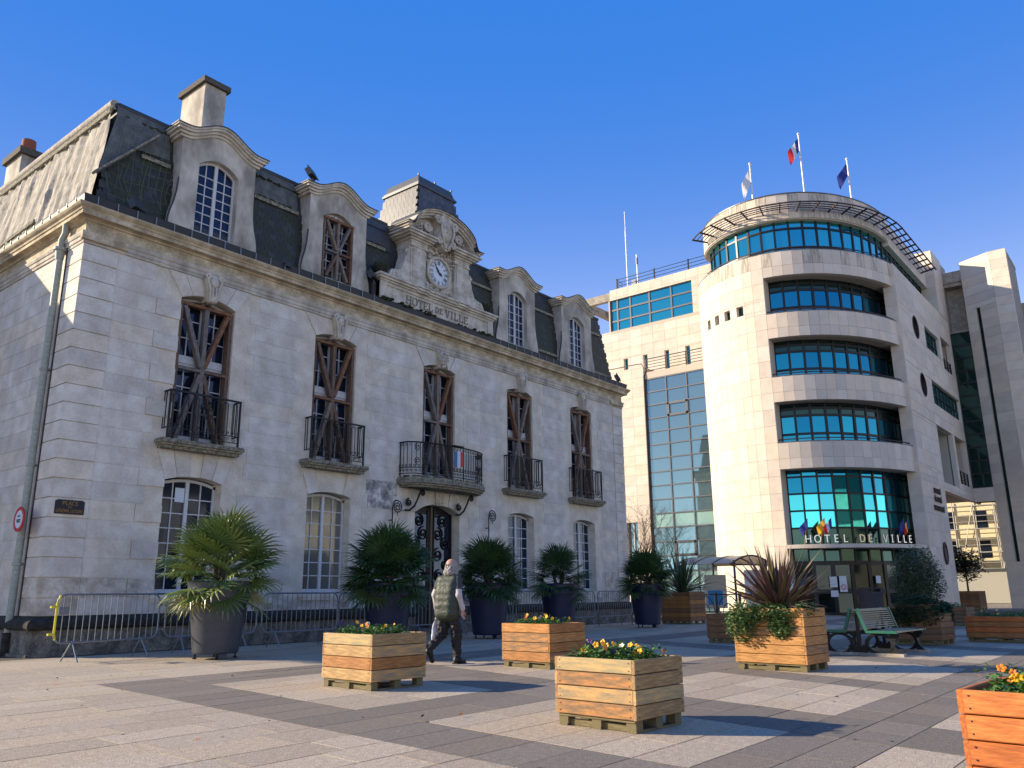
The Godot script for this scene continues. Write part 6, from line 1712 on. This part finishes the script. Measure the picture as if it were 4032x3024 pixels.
func sword_mesh(l: float, w: float, bend: float) -> ArrayMesh:
	var b := B.new()
	var pts := []
	for k in 6:
		var t := k / 5.0
		pts.append([Vector3(bend * t * t * l, l * t * (1.0 - 0.12 * bend * t), 0), w * (0.7 + 0.6 * sin(PI * minf(t * 1.2, 1.0)) - 0.25) * (1.0 if t < 0.6 else (1.0 - t) / 0.4)])
	for k in 5:
		var p: Vector3 = pts[k][0]; var q: Vector3 = pts[k + 1][0]
		var wp: float = maxf(pts[k][1], 0.002); var wq: float = maxf(pts[k + 1][1], 0.001)
		var f := Vector3(-0.3, 0, 0)
		b.quad(p + Vector3(0, 0, wp), p + f * wp, q + f * wq, q + Vector3(0, 0, wq)); b.quad(p + f * wp, p - Vector3(0, 0, wp), q - Vector3(0, 0, wq), q + f * wq)
	return b.mesh()
func flax(at: Vector3, ms: Array, label: String, l: float, n: int, w: float, seedv: int, flat: float) -> void:
	rng.seed = seedv
	var t := thing("flax_plant", label, "plant", at)
	var me := [sword_mesh(l, w, 0.12), sword_mesh(l * 0.92, w, 0.3), sword_mesh(l * 0.8, w * 1.1, 0.55), sword_mesh(l * 0.95, w, 0.0)]
	for k in n:
		var f := float(k) / n
		var yaw := k * 2.39996 + rnd(-0.3, 0.3)
		var tl := lerpf(0.05, flat, f) + rnd(-0.06, 0.1)
		inst(me[rng.randi() % 4] if f > 0.35 else pick([me[0], me[3]]), "sword_leaf", pick(ms), t, Transform3D(Basis(Vector3.UP, yaw) * Basis(Vector3.BACK, -tl) * Basis(Vector3.UP, rnd(-0.7, 0.7)) * Basis.from_scale(Vector3.ONE * rnd(0.75, 1.08)), Vector3(cos(yaw), 0, -sin(yaw)) * rnd(0.0, 0.12)))
func ivy_cover(at: Vector3, turn: float, lobes: Array, ms: Array, label: String, n: int, seedv: int, sz := 0.05) -> void:
	rng.seed = seedv
	var t := thing("ivy", label, "ivy", at, turn)
	for i in ms.size():
		var b := B.new()
		var pts := []
		for k in n:
			var e: Array = pick(lobes)
			var d := Vector3(rng.randfn(), rng.randfn(), rng.randfn()).normalized() * pow(rng.randf(), 0.35)
			pts.append(e[0] + d * e[1])
		leaf_cloud(b, pts, sz * 0.75, sz * 1.35)
		part(b, "leaves", ms[i], t).set_meta("kind", "stuff")
func barrier(x: float, z: float, turn: float, label: String, first: bool) -> void:
	var p := thing("crowd_barrier", label, "barrier", Vector3(x, 0, z), turn, "steel barriers along the stone hall")
	var b := B.new()
	var w := 1.09; var y0 := 0.34; var y1 := 1.2
	var path := []
	for q in [[Vector2(-w + 0.16, y0 + 0.0), PI * 1.5, -1], [Vector2(-w + 0.16, y1 - 0.16), PI, -1], [Vector2(w - 0.16, y1 - 0.16), PI / 2, -1], [Vector2(w - 0.16, y0), 0.0, -1]]:
		for k in 5:
			var a: float = q[1] - k * PI / 8.0
			var r := 0.16
			var c: Vector2 = q[0] + (Vector2(0, 0.16) if q[0].y < 0.5 else Vector2.ZERO)
			path.append(Vector3(c.x + cos(a) * r, c.y + sin(a) * r, 0))
	path.append(path[0])
	b.tube(path, 0.019, 7); part(b, "frame", M.galv, p)
	for k in 15:
		b = B.new(); var bx := -w + 0.13 + k * (2 * w - 0.26) / 14.0
		b.tube([Vector3(bx, y0, 0), Vector3(bx, y1, 0)], 0.009, 5); part(b, "bar", M.galv, p)
	for s in [-1.0, 1.0]:
		b = B.new()
		for e in [-1.0, 1.0]: b.tube([Vector3(s * 0.72, y0 + 0.02, 0), Vector3(s * 0.74, 0.0, e * 0.26)], 0.016, 6)
		part(b, "leg", M.galv, p)
		b = B.new()
		for y in [0.5, 0.98]: b.tube([Vector3(s * w, y, 0), Vector3(s * (w + 0.05), y, 0.01)], 0.022, 6)
		part(b, "hook", M.galv, p)
	b = B.new(); b.box2(Vector3(-w + 0.04, 0.84, -0.004), Vector3(-w + 0.24, 0.98, 0.004)); part(b, "tag_plate", M.galv, p)
	if first:
		b = B.new(); b.tube([Vector3(-w + 0.05, y1 - 0.02, 0), Vector3(-w - 0.0, y1 - 0.16, 0), Vector3(-w - 0.0, y0 + 0.16, 0), Vector3(-w + 0.03, y0 + 0.06, 0)], 0.0215, 7); part(b, "yellow_end", M.barrier_yellow, p)
		b = B.new()
		for y in [0.5, 0.98]: b.tube([Vector3(-w - 0.13, y, 0.02), Vector3(-w, y, 0)], 0.024, 6)
		part(b, "end_hook", M.barrier_yellow, p)
func bench() -> void:
	var n := thing("double_bench", "green and beige double sided slatted bench with cast iron hooped legs", "bench", Vector3(8.95, 0, 13.32), deg_to_rad(-3))
	for x in [0.0, 1.35]:
		for s in [-1.0, 1.0]:
			var b := B.new()
			b.x = Transform3D(Basis.IDENTITY, Vector3(x, 0, 0))
			var hole := []; var outer := []
			for k in 24:
				var a := TAU * k / 24.0
				hole.append(Vector2(0.36 + cos(a) * 0.2, 0.2 + sin(a) * 0.15))
				var d := Vector2(cos(a), sin(a))
				var o := Vector2(0.36, 0.2) + Vector2(d.x * 0.26, d.y * 0.19)
				outer.append(o)
			for k in 24:
				var l := (k + 1) % 24
				for zz in [[0.03, 1], [-0.03, -1]]: 
					var p0 := Vector3(zz[0], hole[k].y, s * hole[k].x); var p1 := Vector3(zz[0], outer[k].y, s * outer[k].x); var p2 := Vector3(zz[0], outer[l].y, s * outer[l].x); var p3 := Vector3(zz[0], hole[l].y, s * hole[l].x)
					b.quad(p0, p1, p2, p3)
				b.quad(Vector3(-0.03, hole[k].y, s * hole[k].x), Vector3(0.03, hole[k].y, s * hole[k].x), Vector3(0.03, hole[l].y, s * hole[l].x), Vector3(-0.03, hole[l].y, s * hole[l].x))
				b.quad(Vector3(-0.03, outer[k].y, s * outer[k].x), Vector3(0.03, outer[k].y, s * outer[k].x), Vector3(0.03, outer[l].y, s * outer[l].x), Vector3(-0.03, outer[l].y, s * outer[l].x))
			b.bar(Vector3(0, 0.3, s * 0.58), Vector3(0, 0.41, s * 0.68), 0.06, 0.12); b.bar(Vector3(0, 0.14, s * 0.57), Vector3(0, 0.0, s * 0.70), 0.06, 0.1)
			b.bar(Vector3(0, 0.16, s * 0.12), Vector3(0, 0.0, s * 0.04), 0.06, 0.12); b.bar(Vector3(0, 0.39, s * 0.05), Vector3(0, 0.40, s * 0.66), 0.06, 0.05)
			part(b, "leg", M.cast, n)
		var c := B.new()
		c.bar(Vector3(x, 0.0, 0), Vector3(x, 0.72, 0), 0.05, 0.09)
		part(c, "back_post", M.cast, n)
	for s in [-1.0, 1.0]:
		for k in 9:
			var b := B.new(); b.box2(Vector3(-0.12, 0.405, s * (0.2 + k * 0.058)), Vector3(1.5, 0.43, s * (0.2 + k * 0.058 + 0.038))); part(b, "seat_slat", M.bench_slat, n)
		for k in 9:
			var t := k / 8.0
			var b := B.new(); b.bar(Vector3(-0.12, 0.48 + t * 0.30, s * (0.17 - t * 0.10)), Vector3(1.5, 0.48 + t * 0.30, s * (0.17 - t * 0.10)), 0.03, 0.018); part(b, "back_slat", M.bench_slat, n)
		for x in [-0.16, 1.5]:
			var b := B.new(); b.box2(Vector3(x, 0.395, s * 0.18), Vector3(x + 0.05, 0.44, s * 0.72)); b.bar(Vector3(x + 0.025, 0.44, s * 0.19), Vector3(x + 0.025, 0.82, s * 0.06), 0.05, 0.05); part(b, "end_trim", M.bench_green, n)
	var b2 := B.new(); b2.box2(Vector3(-0.12, 0.78, -0.06), Vector3(1.5, 0.81, 0.06)); part(b2, "top_slat", M.bench_slat, n)
	for x in [0.0, 1.35]:
		b2 = B.new(); b2.box2(Vector3(x - 0.09, -0.005, -0.78), Vector3(x + 0.09, 0.05, 0.78)); part(b2, "footing", M.concrete, n)

# ---------------------------------------------------------------- the walking man: tapered capsules blended in a field, meshed as surface nets
func field_mesh(out: B, caps: Array, cell: float, k: float, fold := 0.0, fq := 9.0) -> void:
	var fn := FastNoiseLite.new(); fn.seed = 5; fn.frequency = fq * 0.1; fn.fractal_octaves = 2
	var lo := Vector3(1e9, 1e9, 1e9); var hi := -lo
	for c in caps:
		var r := maxf(c[2], c[3]) + cell * 3.0
		for q in 2: lo = lo.min(c[q] - Vector3.ONE * r); hi = hi.max(c[q] + Vector3.ONE * r)
	var nx := int((hi.x - lo.x) / cell) + 2; var ny := int((hi.y - lo.y) / cell) + 2; var nz := int((hi.z - lo.z) / cell) + 2
	var d := PackedFloat32Array(); d.resize(nx * ny * nz); d.fill(10.0)
	for c in caps:
		var a: Vector3 = c[0]; var b: Vector3 = c[1]; var ra: float = c[2]; var rb: float = c[3]
		var m := maxf(ra, rb) + k + cell * 2.5
		var p0 := (a.min(b) - Vector3.ONE * m - lo) / cell; var p1 := (a.max(b) + Vector3.ONE * m - lo) / cell
		var ab := b - a; var l2 := maxf(ab.length_squared(), 1e-9)
		for z in range(maxi(0, int(p0.z)), mini(nz, int(p1.z) + 1)):
			for y in range(maxi(0, int(p0.y)), mini(ny, int(p1.y) + 1)):
				for x in range(maxi(0, int(p0.x)), mini(nx, int(p1.x) + 1)):
					var p := lo + Vector3(x, y, z) * cell
					var t := clampf((p - a).dot(ab) / l2, 0.0, 1.0)
					var e := p.distance_to(a + ab * t) - lerpf(ra, rb, t)
					if fold > 0.0 and absf(e) < 0.05: e += fold * fn.get_noise_3d(p.x * 14.0, p.y * 22.0, p.z * 14.0)
					var i := x + nx * (y + ny * z)
					var o := d[i]
					var hh := maxf(k - absf(o - e), 0.0) / k
					d[i] = minf(o, e) - hh * hh * k * 0.25
	var idx := {}
	var offs := [0, 1, nx, nx + 1, nx * ny, nx * ny + 1, nx * ny + nx, nx * ny + nx + 1]
	var pos := []
	var nor := []
	var edges := [[0, 1], [0, 2], [0, 4], [1, 3], [1, 5], [2, 3], [2, 6], [3, 7], [4, 5], [4, 6], [5, 7], [6, 7]]
	for z in nz - 1:
		for y in ny - 1:
			for x in nx - 1:
				var i := x + nx * (y + ny * z)
				if absf(d[i]) > cell * 2.0: continue
				var neg := 0
				for q in 8:
					if d[i + offs[q]] < 0.0: neg += 1
				if neg == 0 or neg == 8: continue
				var s := Vector3.ZERO; var n := 0
				for e in edges:
					var u := d[i + offs[e[0]]]; var w := d[i + offs[e[1]]]
					if (u < 0.0) != (w < 0.0):
						var t := u / (u - w)
						var pa := Vector3(e[0] & 1, (e[0] >> 1) & 1, e[0] >> 2); var pb := Vector3(e[1] & 1, (e[1] >> 1) & 1, e[1] >> 2)
						s += pa.lerp(pb, t); n += 1
				idx[i] = pos.size()
				pos.append(lo + (Vector3(x, y, z) + s / n) * cell)
				var g := Vector3(d[i + 1] + d[i + offs[3]] + d[i + offs[5]] + d[i + offs[7]] - d[i] - d[i + offs[2]] - d[i + offs[4]] - d[i + offs[6]], d[i + offs[2]] + d[i + offs[3]] + d[i + offs[6]] + d[i + offs[7]] - d[i] - d[i + 1] - d[i + offs[4]] - d[i + offs[5]], d[i + offs[4]] + d[i + offs[5]] + d[i + offs[6]] + d[i + offs[7]] - d[i] - d[i + 1] - d[i + offs[2]] - d[i + offs[3]])
				nor.append(g.normalized())
	var st := [1, nx, nx * ny]
	for i in idx:
		for ax in 3:
			var j: int = i + st[ax]
			if (d[i] < 0.0) == (d[j] < 0.0): continue
			var u: int = st[(ax + 1) % 3]; var w: int = st[(ax + 2) % 3]
			var q := [i, i - u, i - u - w, i - w]
			if not (idx.has(q[1]) and idx.has(q[2]) and idx.has(q[3])): continue
			if d[i] > 0.0: q = [i, i - w, i - u - w, i - u]
			var t := []
			for e in q: t.append(idx[e])
			out.squad(pos[t[0]], nor[t[0]], pos[t[1]], nor[t[1]], pos[t[2]], nor[t[2]], pos[t[3]], nor[t[3]])
func hand(b: B, w: Vector3, s: float) -> void:   # wrist, side: relaxed hand hanging down, palm facing the thigh
	var caps := []
	var o := func(f: float, y: float, r: float) -> Vector3: return w + Vector3(f, y, r * s)
	for k in 4: caps.append([o.call(-0.02 + k * 0.014, -0.01, 0.0), o.call(-0.027 + k * 0.019, -0.085, 0.004), 0.014, 0.013])
	field_mesh(b, caps, 0.005, 0.02)
	for k in 4:
		var l: float = [0.062, 0.074, 0.078, 0.07][k]
		var x := -0.028 + k * 0.0195
		field_mesh(b, [[o.call(x, -0.083, 0.003), o.call(x + 0.004, -0.083 - l * 0.5, -0.006), 0.0095, 0.009], [o.call(x + 0.004, -0.083 - l * 0.5, -0.006), o.call(x + 0.006, -0.083 - l, -0.03), 0.009, 0.007]], 0.004, 0.01)
	field_mesh(b, [[o.call(0.022, -0.03, -0.004), o.call(0.045, -0.065, -0.018), 0.012, 0.0105], [o.call(0.045, -0.065, -0.018), o.call(0.05, -0.1, -0.026), 0.0105, 0.008]], 0.004, 0.01)
func walking_man() -> void:
	var p := thing("person", "walking man in a green quilted vest, white sleeves and dark trousers, seen from behind", "person", Vector3(3.33, 0, 8.25), deg_to_rad(8))
	var V := func(x: float, y: float, z: float) -> Vector3: return Vector3(x, y, z)
	var hipR := Vector3(0, 0.90, 0.095); var hipL := Vector3(0, 0.90, -0.095)
	var kneR := Vector3(0.13, 0.49, 0.11); var ankR := Vector3(0.14, 0.09, 0.12)
	var kneL := Vector3(0.03, 0.50, -0.11); var ankL := Vector3(-0.36, 0.27, -0.10)
	var shR := Vector3(0.05, 1.39, 0.185); var elR := Vector3(-0.03, 1.13, 0.26); var wrR := Vector3(0.07, 0.91, 0.27)
	var shL := Vector3(0.05, 1.39, -0.185); var elL := Vector3(-0.02, 1.14, -0.25); var wrL := Vector3(0.06, 0.90, -0.26)
	var hc := Vector3(0.13, 1.615, 0.0)
	var b := B.new()
	field_mesh(b, [[hipR, kneR, 0.085, 0.055], [kneR, ankR, 0.053, 0.038], [hipL, kneL, 0.085, 0.055], [kneL, ankL, 0.053, 0.038], [Vector3(0, 0.93, -0.06), Vector3(0, 0.93, 0.06), 0.12, 0.12], [Vector3(0, 0.95, 0), Vector3(0.05, 1.28, 0), 0.12, 0.14], [Vector3(0.05, 1.36, -0.13), Vector3(0.05, 1.36, 0.13), 0.07, 0.07], [shR, elR, 0.05, 0.042], [elR, wrR, 0.04, 0.028], [shL, elL, 0.05, 0.042], [elL, wrL, 0.04, 0.028], [Vector3(0.06, 1.4, 0), Vector3(0.1, 1.55, 0), 0.06, 0.052]], 0.016, 0.05)
	field_mesh(b, [[hc + Vector3(-0.02, 0.035, 0), hc + Vector3(0.01, 0.02, 0), 0.092, 0.09], [hc + Vector3(0.03, -0.05, 0), hc + Vector3(0.045, -0.075, 0), 0.058, 0.045], [hc + Vector3(-0.03, -0.12, 0), hc + Vector3(-0.02, -0.03, 0), 0.054, 0.06], [hc + Vector3(0.085, 0.015, 0), hc + Vector3(0.105, -0.022, 0), 0.012, 0.014], [hc + Vector3(0.0, 0.01, 0.085), hc + Vector3(-0.005, -0.03, 0.085), 0.016, 0.012], [hc + Vector3(0.0, 0.01, -0.085), hc + Vector3(-0.005, -0.03, -0.085), 0.016, 0.012], [hc + Vector3(0.082, -0.055, -0.02), hc + Vector3(0.082, -0.055, 0.02), 0.011, 0.011]], 0.008, 0.03)
	hand(b, wrR + Vector3(0.004, -0.02, 0), -1.0); hand(b, wrL + Vector3(0.004, -0.02, 0), 1.0)
	part(b, "body", M.skin, p)
	for s in [-1.0, 1.0]:
		b = B.new(); b.ball(hc + Vector3(0.082, 0.012, s * 0.033), Vector3(0.011, 0.011, 0.013), 8, 6); part(b, "eye", M.cream, p)
	# hair: long grey fringe round a bald crown
	b = B.new()
	var hr := []
	for k in 9:
		var a := lerpf(-2.15, 2.15, k / 8.0)
		var q := hc + Vector3(-cos(a) * 0.085 - 0.015, 0.0, sin(a) * 0.082)
		hr.append([q + Vector3(0.01 * cos(a), 0.04, 0), q + Vector3(-0.03 * cos(a), -0.115 if absf(a) < 1.7 else -0.05, 0), 0.022, 0.042 + 0.008 * sin(k * 2.7)])
	field_mesh(b, hr, 0.009, 0.02, 0.02, 14.0)
	part(b, "hair", M.hair, p)
	# quilted vest: stacked puffed rolls
	b = B.new()
	var vs := []
	for e in [[0.84, -0.01, 0.085, 0.145], [0.95, -0.005, 0.085, 0.15], [1.06, 0.005, 0.085, 0.148], [1.17, 0.02, 0.09, 0.148], [1.28, 0.035, 0.10, 0.136]]: vs.append([Vector3(e[1], e[0], -e[2]), Vector3(e[1], e[0], e[2]), e[3], e[3]])
	vs.append([Vector3(0.05, 1.375, -0.125), Vector3(0.05, 1.375, 0.125), 0.098, 0.098]); vs.append([Vector3(0.07, 1.43, 0), Vector3(0.085, 1.48, 0), 0.088, 0.075])
	field_mesh(b, vs, 0.012, 0.022, 0.004)
	part(b, "vest", M.vest, p)
	b = B.new()
	for e in [[0.897, -0.005], [1.005, 0.0], [1.115, 0.012], [1.225, 0.028]]:
		var ring := []
		for k in 25:
			var a := TAU * k / 24.0
			ring.append(Vector3(e[1] + cos(a) * 0.140, e[0], sin(a) * 0.140 + signf(sin(a)) * 0.085))
		b.tube(ring, 0.004, 4)
	part(b, "vest_seam", M.black, p)
	for q in [[shR, elR, wrR, "R"], [shL, elL, wrL, "L"]]:
		var sh: Vector3 = q[0]; var e: Vector3 = q[1]; var w: Vector3 = q[2]
		b = B.new(); field_mesh(b, [[sh, sh.lerp(e, 0.62), 0.068, 0.062]], 0.012, 0.02); part(b, "shirt_sleeve", M.shirt, p)
		b = B.new(); field_mesh(b, [[sh.lerp(e, 0.55), e, 0.059, 0.055], [e, w, 0.054, 0.042], [w.lerp(e, 0.12), w, 0.046, 0.044]], 0.011, 0.02); part(b, "knit_sleeve", M.knit, p)
	b = B.new()
	field_mesh(b, [[Vector3(0, 0.90, -0.06), Vector3(0, 0.90, 0.06), 0.135, 0.135], [hipR, kneR, 0.108, 0.082], [kneR, ankR + Vector3(0, 0.0, 0), 0.08, 0.066], [hipL, kneL, 0.108, 0.082], [kneL, ankL, 0.08, 0.066], [kneR + Vector3(-0.04, -0.02, 0), kneR + Vector3(-0.02, -0.2, 0), 0.058, 0.05]], 0.014, 0.05, 0.03, 7.0)
	part(b, "trousers", M.trouser, p)
	b = B.new(); field_mesh(b, [[Vector3(0.10, 0.05, 0.12), Vector3(0.30, 0.04, 0.145), 0.047, 0.04], [Vector3(0.11, 0.09, 0.12), Vector3(0.2, 0.06, 0.13), 0.046, 0.042]], 0.009, 0.03); b.box2(Vector3(0.06, 0.0, 0.075), Vector3(0.33, 0.018, 0.185)); part(b, "shoe", M.black, p)
	b = B.new(); field_mesh(b, [[ankL + Vector3(-0.03, -0.04, 0), ankL + Vector3(0.09, -0.20, 0), 0.047, 0.038], [ankL, ankL + Vector3(0.05, -0.1, 0), 0.046, 0.042]], 0.009, 0.03); part(b, "shoe", M.black, p)
	var bg := thing("plastic_bag", "white plastic carrier bag held in the walking man's left hand", "bag", Vector3(3.33, 0, 8.25) + Vector3(0.07, 0, -0.25).rotated(Vector3.UP, deg_to_rad(8)), deg_to_rad(8))
	b = B.new()
	var nz := FastNoiseLite.new(); nz.frequency = 3.0
	var rows := []
	for i in 10:
		var t := i / 9.0
		var ring := []
		for k in 18:
			var a := TAU * k / 18.0
			var wd := lerpf(0.03, 0.15, smoothstep(0.0, 0.5, t)); var dp := lerpf(0.015, 0.06, smoothstep(0.1, 0.8, t)) * (1.0 if t < 0.95 else 0.6)
			var q := Vector3(cos(a) * wd, lerpf(0.80, 0.36, t), sin(a) * dp)
			ring.append(q + Vector3(cos(a), 0, sin(a)) * 0.015 * nz.get_noise_3d(q.x * 4, q.y * 3, a))
		rows.append(ring)
	for i in 9:
		for k in 18: b.quad(rows[i + 1][k], rows[i][k], rows[i][(k + 1) % 18], rows[i + 1][(k + 1) % 18])
	for k in range(1, 17): b.tri(rows[9][0], rows[9][k], rows[9][k + 1])
	part(b, "body", M.plastic, bg)
	b = B.new(); b.tube([Vector3(-0.02, 0.79, 0), Vector3(-0.012, 0.825, 0), Vector3(0.012, 0.825, 0), Vector3(0.02, 0.79, 0)], 0.006, 5); part(b, "handle", M.plastic, bg)

func square_things() -> void:
	# fan palms in pots along the facade
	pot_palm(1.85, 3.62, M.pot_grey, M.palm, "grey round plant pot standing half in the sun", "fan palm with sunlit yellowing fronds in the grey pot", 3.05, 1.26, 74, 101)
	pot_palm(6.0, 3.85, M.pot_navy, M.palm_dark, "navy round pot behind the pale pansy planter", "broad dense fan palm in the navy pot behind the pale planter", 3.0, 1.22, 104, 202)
	pot_palm(9.9, 3.55, M.pot_navy, M.palm_dark, "navy round pot between the walking man and the orange planter", "bushy fan palm right of the walking man, in front of the door", 2.95, 1.12, 92, 303)
	pot_palm(13.4, 3.35, M.pot_navy, M.palm_dark, "navy round pot behind the orange pansy planter", "sparse fan palm with open fronds in the pot behind the orange planter", 2.85, 1.08, 46, 404)
	pot_palm(17.8, 3.8, M.pot_navy, M.palm_dark, "navy round pot beside the big brown flax planter", "fan palm beside the planter of green flax", 2.8, 1.1, 84, 505)
	rng.seed = 77
	# planters
	var p := planter(-0.077, 10.209, 0.98, 0.815, 0.67, 4, [M.wood[1], M.wood[7], M.wood[6], M.wood[3], M.wood[2]], "pale board planter with green foliage and few yellow pansies by the walking man")
	pansies(p, 0.98, 0.815, 0.67, "mostly leafy pansies in the pale planter by the walking man", 12, 11)
	p = planter(-0.894, 14.439, 0.815, 0.685, 0.59, 4, [M.wood[6], M.wood[7], M.wood[0], M.wood[8], M.wood[3]], "weathered board planter crowded with yellow and purple pansies, standing alone in the sun")
	pansies(p, 0.815, 0.685, 0.59, "thick bed of yellow, orange and purple pansies in the weathered planter", 22, 12)
	p = planter(3.507, 10.284, 0.957, 0.83, 0.68, 4, [M.wood[2], M.wood[4], M.wood[8], M.wood[0]], "orange board planter crossed by the walking man's shadow")
	pansies(p, 0.957, 0.83, 0.68, "short yellow pansies in the planter crossed by the man's shadow", 13, 13)
	p = planter(5.161, 13.697, 1.067, 0.71, 0.90, 6, [M.wood[0], M.wood[4], M.wood[8], M.wood[0]], "tall orange planter holding bronze flax and trailing ivy")
	ivy_cover(p.position + Vector3(0, 0.86, 0), p.rotation.y, [[Vector3(-0.42, -0.08, -0.33), Vector3(0.26, 0.22, 0.30)], [Vector3(-0.45, -0.22, -0.42), Vector3(0.20, 0.26, 0.26)], [Vector3(-0.40, -0.05, 0.05), Vector3(0.14, 0.16, 0.42)], [Vector3(-0.40, -0.2, 0.22), Vector3(0.07, 0.22, 0.2)], [Vector3(0, 0.04, 0.1), Vector3(0.38, 0.1, 0.46)], [Vector3(0.40, -0.12, 0.0), Vector3(0.1, 0.24, 0.4)], [Vector3(-0.1, 0.0, 0.5), Vector3(0.35, 0.12, 0.08)]], [M.ivy, M.ivy_pale, M.ivy], "green ivy spilling over the tall planter below the bronze flax", 2600, 21, 0.042)
	flax(p.position + Vector3(0.0, 0.88, 0.02), M.sword, "spiky bronze flax fanning out of the tall ivy clad planter", 1.08, 120, 0.034, 31, 1.25)
	p = planter(12.496, 13.919, 0.942, 0.86, 0.86, 6, M.brown_wood, "brown planter with a rounded grey green bush, beyond the bench")
	ivy_cover(p.position + Vector3(0, 0.8, 0), p.rotation.y, [[Vector3(-0.5, -0.1, 0.1), Vector3(0.14, 0.34, 0.55)], [Vector3(-0.45, -0.25, -0.3), Vector3(0.14, 0.25, 0.4)], [Vector3(0, 0.05, 0), Vector3(0.5, 0.12, 0.55)], [Vector3(-0.1, -0.05, 0.5), Vector3(0.45, 0.1, 0.1)], [Vector3(0.4, -0.2, 0.4), Vector3(0.12, 0.3, 0.12)]], [M.ivy_dark, M.ivy_dark], "dark ivy hanging over the brown planter's side", 3000, 22, 0.055)
	var bu := thing("rounded_bush", "rounded grey green bush growing above the dark ivy", "bush", p.position + Vector3(0.05, 0.85, 0))
	rng.seed = 23
	for m in [M.bush, M.bush_b]:
		var b := B.new(); var pts := []
		for k in 7000:
			var d := Vector3(rng.randfn(), rng.randfn(), rng.randfn()).normalized() * pow(rng.randf(), 0.4)
			pts.append(Vector3(0, 0.5, 0) + d * Vector3(0.54, 0.72, 0.54) * (1.0 + 0.16 * sin(d.x * 9.0) * cos(d.y * 7.0 + d.z * 8.0)))
		leaf_cloud(b, pts, 0.025, 0.055)
		part(b, "crown", m, bu).set_meta("kind", "stuff")
	var st := B.new(); st.tube([Vector3(0, -0.1, 0), Vector3(0.02, 0.9, 0)], 0.03, 6, 0.01); part(st, "trunk", M.bark, bu)
	rng.seed = 78
	p = planter(23.39, 12.34, 1.3, 0.9, 0.58, 4, M.brown_wood, "small low brown planter standing past the rounded bush")
	ivy_cover(p.position + Vector3(0, 0.55, 0), 0.0, [[Vector3(-0.2, 0.0, 0.2), Vector3(0.3, 0.18, 0.4)]], [M.herb, M.ivy], "loose green sprigs in the low planter past the rounded bush", 200, 24, 0.07)
	p = planter(14.2, 15.35, 1.25, 1.0, 0.56, 4, [M.red_wood[2], M.red_wood[1], M.brown_wood[0]], "reddish planter in the shade with sparse yellow flowers, right of the brown one")
	pansies(p, 1.25, 1.0, 0.56, "sparse tall greenery in the reddish shaded planter", 5, 14)
	p = planter(20.968, 3.753, 1.184, 1.024, 1.15, 7, [M.brown_wood[0], M.brown_wood[1], M.wood[2]], "big brown planter of green flax at the stone hall's far corner")
	flax(p.position + Vector3(0, 1.1, 0), M.sword_green, "arching green flax in the big brown planter at the hall's corner", 1.8, 170, 0.022, 32, 1.3)
	p = planter(11.0, 10.35, 1.05, 0.85, 0.65, 4, [M.brown_wood[0], M.brown_wood[3]], "low weathered planter half hidden behind the trailing ivy")
	ivy_cover(p.position + Vector3(0, 0.62, 0), 0.0, [[Vector3(-0.1, 0.0, 0.0), Vector3(0.35, 0.1, 0.4)]], [M.ivy], "low green plants in the planter behind the trailing ivy", 260, 25, 0.06)
	# the bright one, cut by the picture's edge
	var a := deg_to_rad(4.0)
	var back := Vector3(-1.976, 0, 17.196)
	var fc := back - Vector3(sin(a), 0, -cos(a)) * 0.9
	p = planter(fc.x, fc.z, 0.9, 0.8, 0.62, 4, M.red_wood, "bright orange board planter with yellow pansies, closest of all to the square's open side")
	pansies(p, 0.9, 0.8, 0.62, "yellow pansies in the bright orange planter", 20, 15)
	p = planter(46.8, 8.6, 1.35, 1.3, 1.05, 6, M.brown_wood, "dark slatted planter under the bridge holding a small tree")
	var tr := thing("potted_tree", "small dark leafy tree in the planter under the bridge", "tree", p.position + Vector3(0, 1.0, 0))
	rng.seed = 26
	var b2 := B.new(); b2.tube([Vector3(0, -0.1, 0), Vector3(0.05, 0.9, 0)], 0.06, 7, 0.045)
	for k in 7: branch(b2, Vector3(0.05, 0.6 + k * 0.1, 0), Vector3(rnd(-1, 1), rnd(0.5, 1.2), rnd(-1, 1)).normalized(), 0.7, 0.03, 2)
	part(b2, "trunk", M.bark, tr)
	b2 = B.new()
	var pts2 := []
	for k in 130:
		var c := Vector3(rng.randfn(), rng.randfn(), rng.randfn()).normalized() * pow(rng.randf(), 0.5) * Vector3(1.05, 0.95, 1.05) + Vector3(0.05, 1.55, 0)
		for q in 26: pts2.append(c + Vector3(rnd(-0.24, 0.24), rnd(-0.2, 0.2), rnd(-0.24, 0.24)))
	leaf_cloud(b2, pts2, 0.09, 0.16)
	part(b2, "crown", M.laurel, tr).set_meta("kind", "stuff")
	# steel barriers along the facade
	rng.seed = 79
	barrier(0.62, 1.86, deg_to_rad(9), "steel crowd barrier with one yellow painted end", true)
	var spot := ["behind the grey palm pot", "between the hall's first two ground floor windows", "behind the broad palm's navy pot", "just before the hall's door", "across the hall's front door", "just past the hall's front door", "behind the sparse palm's navy pot", "under the hall's last ground floor window", "at the hall's far corner"]
	for k in 9: barrier(2.95 + k * 2.24, 1.66 + (0.05 if k % 2 else 0.0) + k * 0.045, deg_to_rad(rnd(-2, 2)), "plain steel crowd barrier " + spot[k], false)
	bench()
	walking_man()
